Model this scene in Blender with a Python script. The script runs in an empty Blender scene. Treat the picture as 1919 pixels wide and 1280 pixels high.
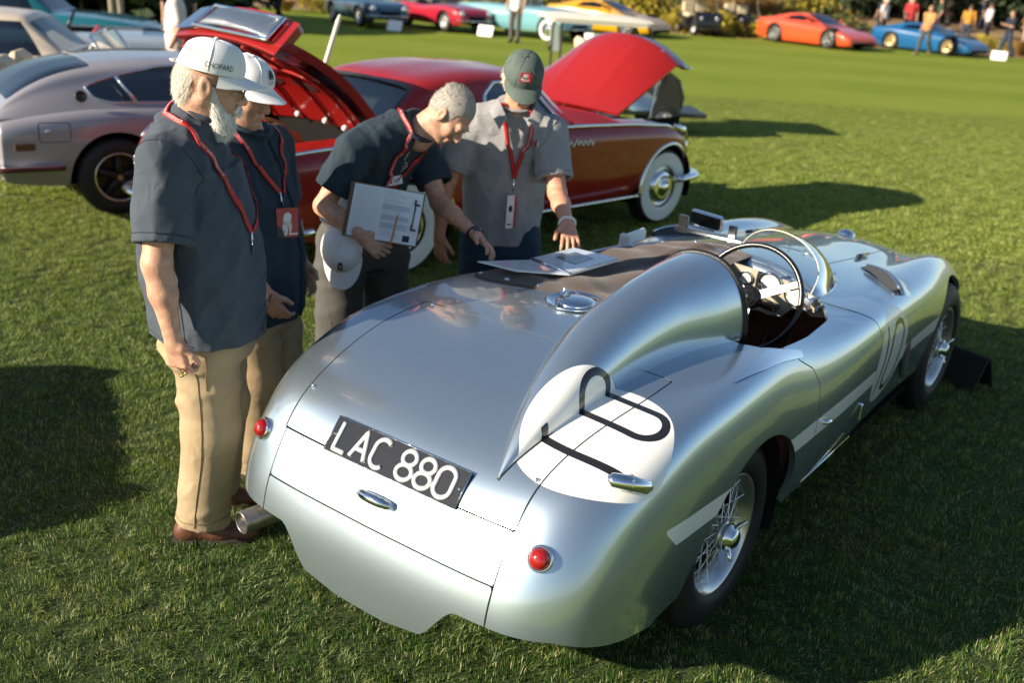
import bpy, math, random
import numpy as np
from mathutils import Vector, Matrix

random.seed(7)
rng = np.random.default_rng(11)
SC = bpy.context.scene
COL = SC.collection
PI = math.pi
R = math.radians

# ------------------------------------------------------------------ camera
cam_d = bpy.data.cameras.new('camera')
cam = bpy.data.objects.new('camera', cam_d)
COL.objects.link(cam)
SC.camera = cam
cam_d.sensor_fit = 'HORIZONTAL'
cam_d.sensor_width = 36.0
cam_d.lens = 35.24
cam_d.clip_start = 0.05
cam_d.clip_end = 900.0
PITCH, ROLL = 0.3593, 0.07
cam.location = (0, 0, 2.1209)
cam.rotation_euler = (Matrix.Rotation(PI/2 - PITCH, 3, 'X') @ Matrix.Rotation(ROLL, 3, 'Z')).to_euler()
cam_d.dof.use_dof = True
cam_d.dof.focus_distance = 3.15
cam_d.dof.aperture_fstop = 2.4

# ------------------------------------------------------------------ light
SUN_AZ, SUN_EL = 25.0, 23.0          # heading in which the light travels, degrees from +X; elevation
world = bpy.data.worlds.new('World')
SC.world = world
world.use_nodes = True
wn = world.node_tree.nodes
bg = wn['Background']
sky = wn.new('ShaderNodeTexSky')
sky.sky_type = 'NISHITA'
sky.sun_disc = False
sky.sun_elevation = R(SUN_EL)
sky.sun_rotation = math.atan2(-math.cos(R(SUN_AZ)), -math.sin(R(SUN_AZ)))
sky.altitude = 700
sky.air_density = 1.0
sky.dust_density = 0.6
sky.ozone_density = 1.2
world.node_tree.links.new(sky.outputs[0], bg.inputs[0])
bg.inputs[1].default_value = 0.07
sun_d = bpy.data.lights.new('sun', 'SUN')
sun_d.energy = 5.0
sun_d.angle = R(0.53)
sun_d.color = (1.0, 0.87, 0.70)
sun = bpy.data.objects.new('sun', sun_d)
COL.objects.link(sun)
d = Vector((math.cos(R(SUN_EL))*math.cos(R(SUN_AZ)), math.cos(R(SUN_EL))*math.sin(R(SUN_AZ)), -math.sin(R(SUN_EL))))
sun.rotation_euler = d.to_track_quat('-Z', 'Y').to_euler()
SC.view_settings.view_transform = 'Standard'
SC.view_settings.look = 'None'
SC.view_settings.exposure = 1.03
SC.view_settings.gamma = 1.0
SC.view_settings.use_curve_mapping = False
SC.cycles.use_denoising = True
SC.cycles.max_bounces = 10
SC.cycles.transparent_max_bounces = 12

# ------------------------------------------------------------------ materials
MATS = {}
def mat(name, col, rough=0.5, metal=0.0, coat=0.0, coat_rough=0.03, spec=0.5, var=0.0, vscale=8.0,
        bump=0.0, bscale=40.0, coat_ior=1.5, trans=0.0, emit=None, estr=0.0, ior=1.45, sheen=0.0, aniso=None, alpha=1.0, bdet=3.0):
    if name in MATS: return MATS[name]
    m = bpy.data.materials.new(name); m.use_nodes = True
    nt = m.node_tree; b = nt.nodes['Principled BSDF']
    b.inputs['Base Color'].default_value = (*col, 1)
    b.inputs['Roughness'].default_value = rough
    b.inputs['Metallic'].default_value = metal
    b.inputs['Coat Weight'].default_value = coat
    b.inputs['Coat Roughness'].default_value = coat_rough; b.inputs['Coat IOR'].default_value = coat_ior
    b.inputs['Specular IOR Level'].default_value = spec
    b.inputs['Transmission Weight'].default_value = trans
    b.inputs['IOR'].default_value = ior
    b.inputs['Sheen Weight'].default_value = sheen
    b.inputs['Alpha'].default_value = alpha
    if emit:
        b.inputs['Emission Color'].default_value = (*emit, 1); b.inputs['Emission Strength'].default_value = estr
    tc = None
    if var > 0 or bump > 0:
        tc = nt.nodes.new('ShaderNodeTexCoord')
    if var > 0:
        n = nt.nodes.new('ShaderNodeTexNoise'); n.inputs['Scale'].default_value = vscale; n.inputs['Detail'].default_value = 4
        nt.links.new(tc.outputs['Object'], n.inputs['Vector'])
        r = nt.nodes.new('ShaderNodeMapRange'); r.inputs[1].default_value = .3; r.inputs[2].default_value = .7
        r.inputs[3].default_value = 1-var; r.inputs[4].default_value = 1+var
        nt.links.new(n.outputs['Fac'], r.inputs[0])
        mx = nt.nodes.new('ShaderNodeMix'); mx.data_type = 'RGBA'; mx.blend_type = 'MULTIPLY'; mx.inputs['Factor'].default_value = 1
        mx.inputs['A'].default_value = (*col, 1)
        nt.links.new(r.outputs[0], mx.inputs['B'])
        nt.links.new(mx.outputs['Result'], b.inputs['Base Color'])
    if bump > 0:
        n = nt.nodes.new('ShaderNodeTexNoise'); n.inputs['Scale'].default_value = bscale; n.inputs['Detail'].default_value = bdet
        nt.links.new(tc.outputs['Object'], n.inputs['Vector'])
        bp = nt.nodes.new('ShaderNodeBump'); bp.inputs['Strength'].default_value = bump; bp.inputs['Distance'].default_value = 0.01
        nt.links.new(n.outputs['Fac'], bp.inputs['Height'])
        nt.links.new(bp.outputs[0], b.inputs['Normal'])
    MATS[name] = m
    return m

def chrome(): return mat('chrome', (.82, .83, .84), .05, 1.0)
def black_rubber(): return mat('rubber', (.012, .012, .013), .55, var=.2, vscale=20)
def glass(): return mat('clear_glass', (.9, .95, .95), .0, trans=1.0, ior=1.45)

# ------------------------------------------------------------------ meshes
def link_mesh(name, V, F, mats, parent=None, smooth=True, mi=None, normals=None, tris=None):
    me = bpy.data.meshes.new(name)
    V = np.asarray(V, np.float64)
    if tris is not None:
        T = np.asarray(tris, np.int32)
        me.vertices.add(len(V)); me.vertices.foreach_set('co', V.ravel())
        k = T.shape[1]
        me.loops.add(T.size); me.loops.foreach_set('vertex_index', T.ravel())
        me.polygons.add(len(T)); me.polygons.foreach_set('loop_start', np.arange(0, T.size, k, dtype=np.int32))
        me.update(calc_edges=True); me.validate()
    else:
        me.from_pydata([tuple(v) for v in V], [], [tuple(int(i) for i in f) for f in F]); me.update()
    if not isinstance(mats, (list, tuple)): mats = [mats]
    for m in mats: me.materials.append(m)
    n = len(me.polygons)
    if mi is not None and len(mi) == n: me.polygons.foreach_set('material_index', np.asarray(mi, np.int32))
    if isinstance(smooth, bool): me.polygons.foreach_set('use_smooth', np.full(n, smooth))
    elif len(smooth) == n: me.polygons.foreach_set('use_smooth', np.asarray(smooth, bool))
    if normals is not None:
        me.normals_split_custom_set_from_vertices([tuple(x) for x in normals])
    o = bpy.data.objects.new(name, me); COL.objects.link(o)
    if parent is not None: o.parent = parent
    return o

def thing(name, label, cat, loc=(0, 0, 0), rotz=0.0, group=None):
    o = bpy.data.objects.new(name, None); COL.objects.link(o)
    o.empty_display_size = .1
    o.location = loc; o.rotation_euler = (0, 0, rotz)
    o['label'] = label; o['category'] = cat
    if group: o['group'] = group
    return o
def tag(o, label, cat, group=None):
    o['label'] = label; o['category'] = cat
    if group: o['group'] = group
    return o

def unit(v):
    v = np.asarray(v, float); return v/(np.linalg.norm(v)+1e-12)
def frame(d, up=(0, 0, 1)):
    d = unit(d); up = np.asarray(up, float)
    if abs(d @ unit(up)) > .98: up = np.array([1., 0, 0])
    x = unit(np.cross(up, d)); y = np.cross(d, x)
    return x, y, d

class B:
    """collects shapes, links them as ONE mesh object"""
    def __init__(s): s.V = []; s.F = []; s.M = []; s.S = []; s.n = 0
    def add(s, V, F, mi=0, sm=True):
        V = np.asarray(V, float); o = s.n
        s.V.append(V); s.n += len(V)
        for f in F:
            s.F.append(tuple(int(i)+o for i in f)); s.M.append(mi); s.S.append(sm)
        return s
    def box(s, c, size, rot=None, ch=0.0, mi=0):
        h = np.asarray(size, float)/2; c = np.asarray(c, float)
        if ch <= 0:
            V = np.array([[x, y, z] for x in (-1, 1) for y in (-1, 1) for z in (-1, 1)])*h
            F = [(0, 1, 3, 2), (4, 6, 7, 5), (0, 4, 5, 1), (2, 3, 7, 6), (0, 2, 6, 4), (1, 5, 7, 3)]
        else:
            ch = min(ch, .45*min(size)); V = []; idx = {}
            for sx in (-1, 1):
                for sy in (-1, 1):
                    for sz in (-1, 1):
                        for a in range(3):
                            p = np.array([sx, sy, sz])*h - np.array([sx, sy, sz])*ch*(np.arange(3) != a)
                            idx[(sx, sy, sz, a)] = len(V); V.append(p)
            V = np.array(V); F = []
            for a in range(3):
                b, c2 = (a+1) % 3, (a+2) % 3
                for sg in (-1, 1):
                    q = []
                    for (u, v) in ((-1, -1), (1, -1), (1, 1), (-1, 1)):
                        k = [0, 0, 0]; k[a] = sg; k[b] = u; k[c2] = v; q.append(idx[(*k, a)])
                    F.append(q if sg > 0 else q[::-1])
                for u in (-1, 1):
                    for v in (-1, 1):
                        k0 = [0, 0, 0]; k1 = [0, 0, 0]
                        k0[a] = -1; k1[a] = 1; k0[b] = k1[b] = u; k0[c2] = k1[c2] = v
                        q = [idx[(*k0, b)], idx[(*k1, b)], idx[(*k1, c2)], idx[(*k0, c2)]]
                        F.append(q if u*v < 0 else q[::-1])
            for sx in (-1, 1):
                for sy in (-1, 1):
                    for sz in (-1, 1):
                        q = [idx[(sx, sy, sz, a)] for a in range(3)]
                        F.append(q if sx*sy*sz > 0 else q[::-1])
        if rot is not None: V = V @ np.asarray(rot, float).T
        return s.add(V+c, F, mi, False)
    def cone(s, a, b, r1, r2, n=16, mi=0, caps=True, up=(0, 0, 1), sm=True):
        a = np.asarray(a, float); b = np.asarray(b, float)
        x, y, d = frame(b-a, up); t = np.arange(n)*2*PI/n
        c = np.cos(t)[:, None]*x+np.sin(t)[:, None]*y
        V = np.vstack([a+c*r1, b+c*r2])
        F = [(i, (i+1) % n, n+(i+1) % n, n+i) for i in range(n)]
        s.add(V, F, mi, sm)
        if caps:
            s.add(V, [tuple(range(n))[::-1], tuple(range(n, 2*n))], mi, False)
        return s
    def tube(s, path, r, n=8, mi=0, closed=False, sm=True, up=(0, 0, 1), flat=1.0):
        P = np.asarray(path, float); m = len(P)
        rr = np.broadcast_to(np.asarray(r, float), (m,))
        if closed: T = np.roll(P, -1, 0)-np.roll(P, 1, 0)
        else: T = np.gradient(P, axis=0)
        T /= np.linalg.norm(T, axis=1)[:, None]+1e-12
        x0, y0, _ = frame(T[0], up); X = []
        x = x0
        for i in range(m):
            x = unit(x-T[i]*(x@T[i])); X.append(x)
        X = np.array(X); Y = np.cross(T, X); t = np.arange(n)*2*PI/n
        V = (P[:, None]+rr[:, None, None]*(np.cos(t)[None, :, None]*X[:, None]+flat*np.sin(t)[None, :, None]*Y[:, None])).reshape(-1, 3)
        F = []
        for i in range(m if closed else m-1):
            j = (i+1) % m
            for k in range(n): F.append((i*n+k, i*n+(k+1) % n, j*n+(k+1) % n, j*n+k))
        if not closed: F += [tuple(range(n))[::-1], tuple(range((m-1)*n, m*n))]
        return s.add(V, F, mi, sm)
    def lathe(s, prof, o=(0, 0, 0), axis=(0, 0, 1), n=32, mi=0, sm=True, up=(0, 0, 1), arc=None):
        """prof: (radius, along axis)"""
        o = np.asarray(o, float); x, y, d = frame(axis, up); m = len(prof)
        full = arc is None
        t = np.arange(n)*2*PI/n if full else np.linspace(arc[0], arc[1], n)
        c = np.cos(t)[:, None]*x+np.sin(t)[:, None]*y
        V = np.vstack([o+c*p[0]+d*p[1] for p in prof]); F = []
        for i in range(m-1):
            for k in range(n if full else n-1):
                F.append((i*n+k, i*n+(k+1) % n, (i+1)*n+(k+1) % n, (i+1)*n+k))
        return s.add(V, F, mi, sm)
    def grid(s, G, mi=0, sm=True, wrapu=False, wrapv=False, flip=False):
        G = np.asarray(G, float); a, b = G.shape[:2]; F = []
        for i in range(a if wrapu else a-1):
            for j in range(b if wrapv else b-1):
                i2, j2 = (i+1) % a, (j+1) % b
                f = (i*b+j, i2*b+j, i2*b+j2, i*b+j2)
                F.append(f[::-1] if flip else f)
        return s.add(G.reshape(-1, 3), F, mi, sm)
    def ball(s, c, r, n=12, mi=0, axes=None):
        th = np.linspace(0, PI, n//2+1); ph = np.arange(n)*2*PI/n
        r = np.broadcast_to(np.asarray(r, float), (3,))
        G = np.stack([np.sin(th)[:, None]*np.cos(ph)[None]*r[0], np.sin(th)[:, None]*np.sin(ph)[None]*r[1], np.cos(th)[:, None]*np.ones(n)[None]*r[2]], -1)
        if axes is not None: G = G @ np.asarray(axes, float)
        return s.grid(G+np.asarray(c, float), mi, True, wrapv=True)
    def prism(s, poly, d, thick, mi=0, sm=False, o=(0, 0, 0), x=(1, 0, 0), y=(0, 1, 0)):
        """flat polygon (2D) in the x,y frame, extruded along x cross y by thick"""
        o = np.asarray(o, float); x = np.asarray(x, float); y = np.asarray(y, float); z = unit(np.cross(x, y))
        P = np.array([o+p[0]*x+p[1]*y+z*d for p in poly]); n = len(P)
        V = np.vstack([P, P+z*thick])
        F = [tuple(range(n))[::-1], tuple(range(n, 2*n))]+[(i, (i+1) % n, n+(i+1) % n, n+i) for i in range(n)]
        return s.add(V, F, mi, sm)
    def build(s, name, mats, parent=None, origin=None):
        V = np.vstack(s.V)
        if origin is not None: V = V-np.asarray(origin, float)
        return link_mesh(name, V, s.F, mats, parent, s.S, s.M)

# ------------------------------------------------------------------ trimmed surfaces
class TM:
    """triangle mesh with point normals and extra per-point values, that can be cut along g = 0"""
    def __init__(s, V, N, T, A=None):
        s.V = V; s.N = N; s.T = T; s.A = A if A is not None else np.zeros((len(V), 1))
    def cut(s, g):
        """-> (part where g < 0, part where g > 0)"""
        g = np.where(np.abs(g) < 1e-7, 1e-7, g); T = s.T; neg = g[T] < 0; k = neg.sum(1)
        allneg = T[k == 3]; allpos = T[k == 0]
        out_n = [allneg]; out_p = [allpos]
        mixed = np.where((k == 1) | (k == 2))[0]
        V, N, A = s.V, s.N, s.A
        if len(mixed):
            tm = T[mixed]; one_neg = k[mixed] == 1
            lone = np.where(one_neg, np.argmax(neg[mixed], 1), np.argmin(neg[mixed], 1))
            i = np.arange(len(tm)); a = tm[i, lone]; b = tm[i, (lone+1) % 3]; c = tm[i, (lone+2) % 3]
            E = np.vstack([np.stack([a, b], 1), np.stack([a, c], 1)]); E.sort(1)
            U, inv = np.unique(E, axis=0, return_inverse=True); inv = inv.reshape(-1)
            t = (g[U[:, 0]]/(g[U[:, 0]]-g[U[:, 1]]))[:, None]
            nv = V[U[:, 0]]*(1-t)+V[U[:, 1]]*t; nn = N[U[:, 0]]*(1-t)+N[U[:, 1]]*t
            nn /= np.linalg.norm(nn, axis=1)[:, None]+1e-12; na = A[U[:, 0]]*(1-t)+A[U[:, 1]]*t
            p = inv[:len(tm)]+len(V); q = inv[len(tm):]+len(V)
            lone_t = np.stack([a, p, q], 1); q1 = np.stack([p, b, c], 1); q2 = np.stack([p, c, q], 1)
            out_n += [lone_t[one_neg], q1[~one_neg], q2[~one_neg]]
            out_p += [lone_t[~one_neg], q1[one_neg], q2[one_neg]]
            V = np.vstack([V, nv]); N = np.vstack([N, nn]); A = np.vstack([A, na])
        return TM(V, N, np.vstack(out_n), A).pack(), TM(V, N, np.vstack(out_p), A).pack()
    def pack(s):
        if len(s.T) == 0: return TM(np.zeros((0, 3)), np.zeros((0, 3)), np.zeros((0, 3), int), np.zeros((0, s.A.shape[1])))
        u, inv = np.unique(s.T, return_inverse=True)
        return TM(s.V[u], s.N[u], inv.reshape(-1, 3), s.A[u])
    def split(s, gfun, gap=0.0):
        g = gfun(s.V)
        if gap == 0: return s.cut(g)
        a, _ = s.cut(g+gap/2); _, b = s.cut(g-gap/2)
        return a, b
    def edges(s):
        E = np.vstack([s.T[:, [0, 1]], s.T[:, [1, 2]], s.T[:, [2, 0]]]); key = np.sort(E, 1)
        u, idx, cnt = np.unique(key, axis=0, return_index=True, return_counts=True)
        return E[idx[cnt == 1]]
    def flange(s, depth):
        """returned edge: a rim turned in along -normal"""
        E = s.edges(); v, inv = np.unique(E, return_inverse=True); e = inv.reshape(-1, 2); m = len(v)
        Vv = s.V[v]; Nn = s.N[v]
        V2 = np.vstack([Vv, Vv-Nn*depth]); T2 = np.vstack([np.stack([e[:, 1], e[:, 0], e[:, 0]+m], 1), np.stack([e[:, 1], e[:, 0]+m, e[:, 1]+m], 1)])
        fn = np.zeros_like(V2)
        tn = np.cross(V2[T2[:, 1]]-V2[T2[:, 0]], V2[T2[:, 2]]-V2[T2[:, 0]])
        for k in range(3): np.add.at(fn, T2[:, k], tn)
        fn /= np.linalg.norm(fn, axis=1)[:, None]+1e-12
        return TM(V2, fn, T2, np.zeros((len(V2), s.A.shape[1])))
    def offset(s, d): return TM(s.V+s.N*d, s.N, s.T, s.A)

def tm_obj(name, pieces, mats, parent=None):
    """pieces: list of (TM, material index) -> one object"""
    Vs, Ns, Ts, Ms = [], [], [], []; o = 0
    for tm, mi in pieces:
        if len(tm.T) == 0: continue
        Vs.append(tm.V); Ns.append(tm.N); Ts.append(tm.T+o); Ms.append(np.full(len(tm.T), mi)); o += len(tm.V)
    V = np.vstack(Vs); T = np.vstack(Ts); M = np.concatenate(Ms)
    area = np.linalg.norm(np.cross(V[T[:, 1]]-V[T[:, 0]], V[T[:, 2]]-V[T[:, 0]]), axis=1)
    keep = area > 1e-12
    return link_mesh(name, V, None, mats, parent, True, M[keep], np.vstack(Ns), T[keep])

def bspline_basis(n, ts):
    """uniform cubic rows over points 0..n-1 with end points repeated by reflection"""
    W = np.zeros((len(ts), n+2))
    i = np.clip(np.floor(ts).astype(int), 0, n-2); f = ts-i
    w = np.stack([(1-f)**3, 3*f**3-6*f**2+4, -3*f**3+3*f**2+3*f+1, f**3], 1)/6
    for k in range(4): W[np.arange(len(ts)), i+k] += w[:, k]
    return W
def ext(C, mirror):
    a = C[1]*np.array([1, -1, 1]) if mirror else 2*C[0]-C[1]
    return np.concatenate([a[None], C, (2*C[-1]-C[-2])[None]], 0)
def surf(C, ss, ts, mirror=True):
    n, m = C.shape[:2]; Ws = bspline_basis(n, ss); Wt = bspline_basis(m, ts)
    E = ext(C, False); E = np.stack([ext(r, mirror) for r in E])
    return np.einsum('ai,bj,ijk->abk', Ws, Wt, E)
def fit_surf(P, mirror=True, it=6):
    P = np.asarray(P, float); C = P.copy(); n, m = P.shape[:2]
    for _ in range(it):
        C = C+(P-surf(C, np.arange(n, dtype=float), np.arange(m, dtype=float), mirror))
        if mirror: C[:, 0, 1] = 0
    return C
def spline1(P, ts, it=8):
    """C2 curve through the points P (n,k) at parameters ts"""
    P = np.asarray(P, float); C = P.copy(); n = len(P)
    e = lambda C: np.concatenate([(2*C[0]-C[1])[None], C, (2*C[-1]-C[-2])[None]])
    W = bspline_basis(n, np.arange(n, dtype=float))
    for _ in range(it): C = C+(P-W@e(C))
    return bspline_basis(n, np.asarray(ts, float))@e(C)
def pchip(x, xs, ys):
    """smooth monotone-ish interpolation (Catmull-Rom on uneven knots)"""
    xs = np.asarray(xs, float); ys = np.asarray(ys, float); x = np.clip(x, xs[0], xs[-1])
    dl = np.diff(ys)/np.diff(xs); mm = np.zeros(len(xs)); mm[0] = dl[0]; mm[-1] = dl[-1]
    for i in range(1, len(xs)-1):
        mm[i] = 0 if dl[i-1]*dl[i] <= 0 else 2*dl[i-1]*dl[i]/(dl[i-1]+dl[i])
    i = np.clip(np.searchsorted(xs, x, side='right')-1, 0, len(xs)-2); h = xs[i+1]-xs[i]; t = (x-xs[i])/h
    return (2*t**3-3*t**2+1)*ys[i]+(t**3-2*t**2+t)*h*mm[i]+(-2*t**3+3*t**2)*ys[i+1]+(t**3-t**2)*h*mm[i+1]
def grid_tm(G, wrapv=False):
    """grid (a,b,3) -> TM with smooth normals"""
    a, b = G.shape[:2]
    du = np.gradient(G, axis=0)
    if wrapv: dv = (np.roll(G, -1, 1)-np.roll(G, 1, 1))/2
    else: dv = np.gradient(G, axis=1)
    N = np.cross(du, dv); N /= np.linalg.norm(N, axis=2)[..., None]+1e-12
    I = np.arange(a*b).reshape(a, b)
    if wrapv: I = np.concatenate([I, I[:, :1]], 1)
    q = np.stack([I[:-1, :-1], I[1:, :-1], I[1:, 1:], I[:-1, 1:]], -1).reshape(-1, 4)
    T = np.vstack([q[:, [0, 1, 2]], q[:, [0, 2, 3]]])
    return TM(G.reshape(-1, 3), N.reshape(-1, 3), T)
def sd_poly(P, poly, r=0.0):
    """signed distance (negative inside) of points (n,2) to a polygon, rounded by r"""
    poly = np.asarray(poly, float); P = np.asarray(P, float); n = len(poly)
    d = np.full(len(P), 1e9); inside = np.zeros(len(P), bool)
    for i in range(n):
        a, b = poly[i], poly[(i+1) % n]; e = b-a; w = P-a
        t = np.clip((w@e)/(e@e), 0, 1); d = np.minimum(d, np.linalg.norm(w-t[:, None]*e, axis=1))
        c = (a[1] > P[:, 1]) != (b[1] > P[:, 1])
        xi = a[0]+(P[:, 1]-a[1])*(b[0]-a[0])/np.where(abs(b[1]-a[1]) < 1e-12, 1e-12, b[1]-a[1])
        inside ^= c & (P[:, 0] < xi)
    return np.where(inside, -d, d)-r
def sd_seg(P, a, b, r):
    a = np.asarray(a, float); b = np.asarray(b, float); e = b-a; w = P-a
    t = np.clip((w@e)/(e@e+1e-12), 0, 1); return np.linalg.norm(w-t[:, None]*e, axis=1)-r
# ------------------------------------------------------------------ the silver roadster (car frame: X forward from the rear axle, Y left, Z up)
BODY_ST = [
 [(-1.09,0,.235),(-1.088,.13,.235),(-1.085,.26,.235),(-1.078,.39,.24),(-1.062,.50,.25),(-1.03,.585,.26),(-.985,.65,.27),(-.925,.685,.28),(-.86,.70,.29)],
 [(-1.085,0,.44),(-1.083,.15,.44),(-1.08,.30,.44),(-1.07,.44,.44),(-1.048,.545,.44),(-1.0,.63,.43),(-.945,.68,.40),(-.885,.70,.36),(-.82,.70,.30)],
 [(-1.045,0,.58),(-1.043,.16,.58),(-1.04,.31,.58),(-1.03,.46,.58),(-1.0,.575,.58),(-.94,.66,.56),(-.88,.70,.50),(-.82,.715,.41),(-.765,.705,.305)],
 [(-.985,0,.695),(-.983,.16,.695),(-.978,.32,.695),(-.966,.46,.70),(-.935,.58,.70),(-.865,.67,.665),(-.80,.715,.575),(-.745,.725,.45),(-.695,.705,.31)],
 [(-.89,0,.795),(-.888,.17,.795),(-.883,.33,.797),(-.87,.475,.805),(-.83,.59,.805),(-.765,.68,.76),(-.70,.725,.64),(-.65,.73,.48),(-.61,.705,.315)],
 [(-.72,0,.875),(-.72,.17,.875),(-.715,.34,.877),(-.70,.485,.880),(-.67,.60,.876),(-.62,.69,.835),(-.57,.735,.69),(-.535,.735,.50),(-.51,.70,.32)],
 [(-.5,0,.932),(-.5,.17,.931),(-.5,.34,.928),(-.49,.49,.926),(-.47,.60,.925),(-.44,.692,.895),(-.41,.74,.735),(-.39,.738,.52),(-.38,.70,.325)],
 [(-.2,0,.962),(-.2,.17,.961),(-.2,.34,.957),(-.2,.49,.953),(-.2,.60,.949),(-.2,.695,.92),(-.2,.745,.76),(-.2,.742,.53),(-.2,.70,.33)],
 [(.12,0,.975),(.12,.17,.973),(.12,.34,.967),(.12,.49,.961),(.12,.60,.954),(.12,.69,.915),(.12,.742,.755),(.12,.74,.53),(.12,.70,.33)],
 [(.46,0,.972),(.46,.17,.97),(.46,.34,.96),(.46,.48,.945),(.46,.585,.93),(.46,.675,.875),(.46,.735,.73),(.46,.738,.52),(.46,.70,.33)],
 [(.85,0,.985),(.85,.17,.98),(.85,.34,.962),(.85,.475,.932),(.85,.58,.90),(.85,.68,.85),(.85,.733,.71),(.85,.728,.51),(.85,.69,.33)],
 [(1.25,0,.985),(1.25,.165,.975),(1.25,.33,.95),(1.25,.46,.91),(1.25,.575,.885),(1.25,.68,.84),(1.25,.725,.705),(1.25,.708,.50),(1.25,.67,.33)],
 [(1.7,0,.945),(1.7,.16,.935),(1.7,.315,.905),(1.7,.44,.877),(1.7,.56,.872),(1.7,.665,.825),(1.7,.71,.69),(1.7,.692,.49),(1.7,.655,.33)],
 [(2.15,0,.89),(2.15,.155,.88),(2.15,.30,.853),(2.15,.42,.845),(2.15,.535,.858),(2.15,.645,.81),(2.15,.695,.675),(2.15,.685,.49),(2.15,.655,.33)],
 [(2.52,0,.845),(2.52,.15,.838),(2.52,.285,.815),(2.52,.40,.815),(2.52,.515,.835),(2.52,.61,.785),(2.52,.675,.655),(2.52,.688,.48),(2.52,.66,.33)],
 [(2.82,0,.79),(2.82,.14,.783),(2.82,.265,.765),(2.82,.375,.768),(2.82,.485,.785),(2.82,.58,.74),(2.82,.645,.62),(2.82,.66,.46),(2.82,.64,.33)],
 [(3.03,0,.71),(3.025,.13,.705),(3.015,.25,.692),(3.0,.35,.695),(2.975,.445,.70),(2.945,.53,.66),(2.92,.59,.56),(2.90,.61,.44),(2.89,.60,.33)],
 [(3.13,0,.56),(3.125,.12,.555),(3.11,.235,.55),(3.09,.33,.545),(3.06,.41,.535),(3.02,.48,.50),(2.99,.53,.45),(2.965,.555,.39),(2.95,.555,.31)],
 [(3.12,0,.30),(3.115,.12,.30),(3.10,.22,.30),(3.08,.31,.30),(3.05,.38,.30),(3.02,.44,.30),(2.99,.49,.30),(2.97,.52,.30),(2.96,.53,.29)],
]
HERO_X, HERO_Y, HERO_YAW = .2403, 3.3808, .9426
WB = 2.585
def sstep(x, a, b):
    t = np.clip((x-a)/(b-a), 0, 1); return t*t*(3-2*t)
def body_tm(ns=400, nt=112):
    C = fit_surf(BODY_ST)
    ss = np.linspace(0, len(BODY_ST)-1, ns); tt = np.linspace(0, 8, nt)
    H = surf(C, ss, tt)
    L = H[:, :0:-1]*np.array([1, -1, 1.])
    return grid_tm(np.concatenate([L, H], 1))
def tail_edge(x, y):
    a = np.abs(y); zs = .300+.150*np.clip((-.54-x)/.46, 0, 1)
    return .305+.02*sstep(a, .08, .24)+(zs-.325)*sstep(a, .222, .36)
# fairing behind the driver's head
def fair_pt(u, a):
    """u 0..1 from the tail tip forward, a 0..pi from the right foot over the top to the left foot"""
    u = np.asarray(u, float); a = np.asarray(a, float)
    X = -.897+1.157*u
    yc = pchip(u, [0, .2, .5, 1.0], [-.337, -.311, -.282, -.311])
    w = yc-pchip(X, [-.897, -.756, -.598, -.40, -.287, -.06, .172, .26], [-.3375, -.369, -.395, -.407, -.414, -.438, -.490, -.505])
    h = .268*(1-(1-u)**1.769)
    base = pchip(X, [-.95, -.897, -.72, -.5, -.2, .12, .46], [.735, .787, .872, .919, .945, .953, .952])
    c = np.cos(a); s_ = np.sin(a)
    y = yc-w*np.sign(c)*np.abs(c)**.86
    z = base+h*np.abs(s_)**.90
    return np.stack([X+0*y, y, z], -1)

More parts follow.
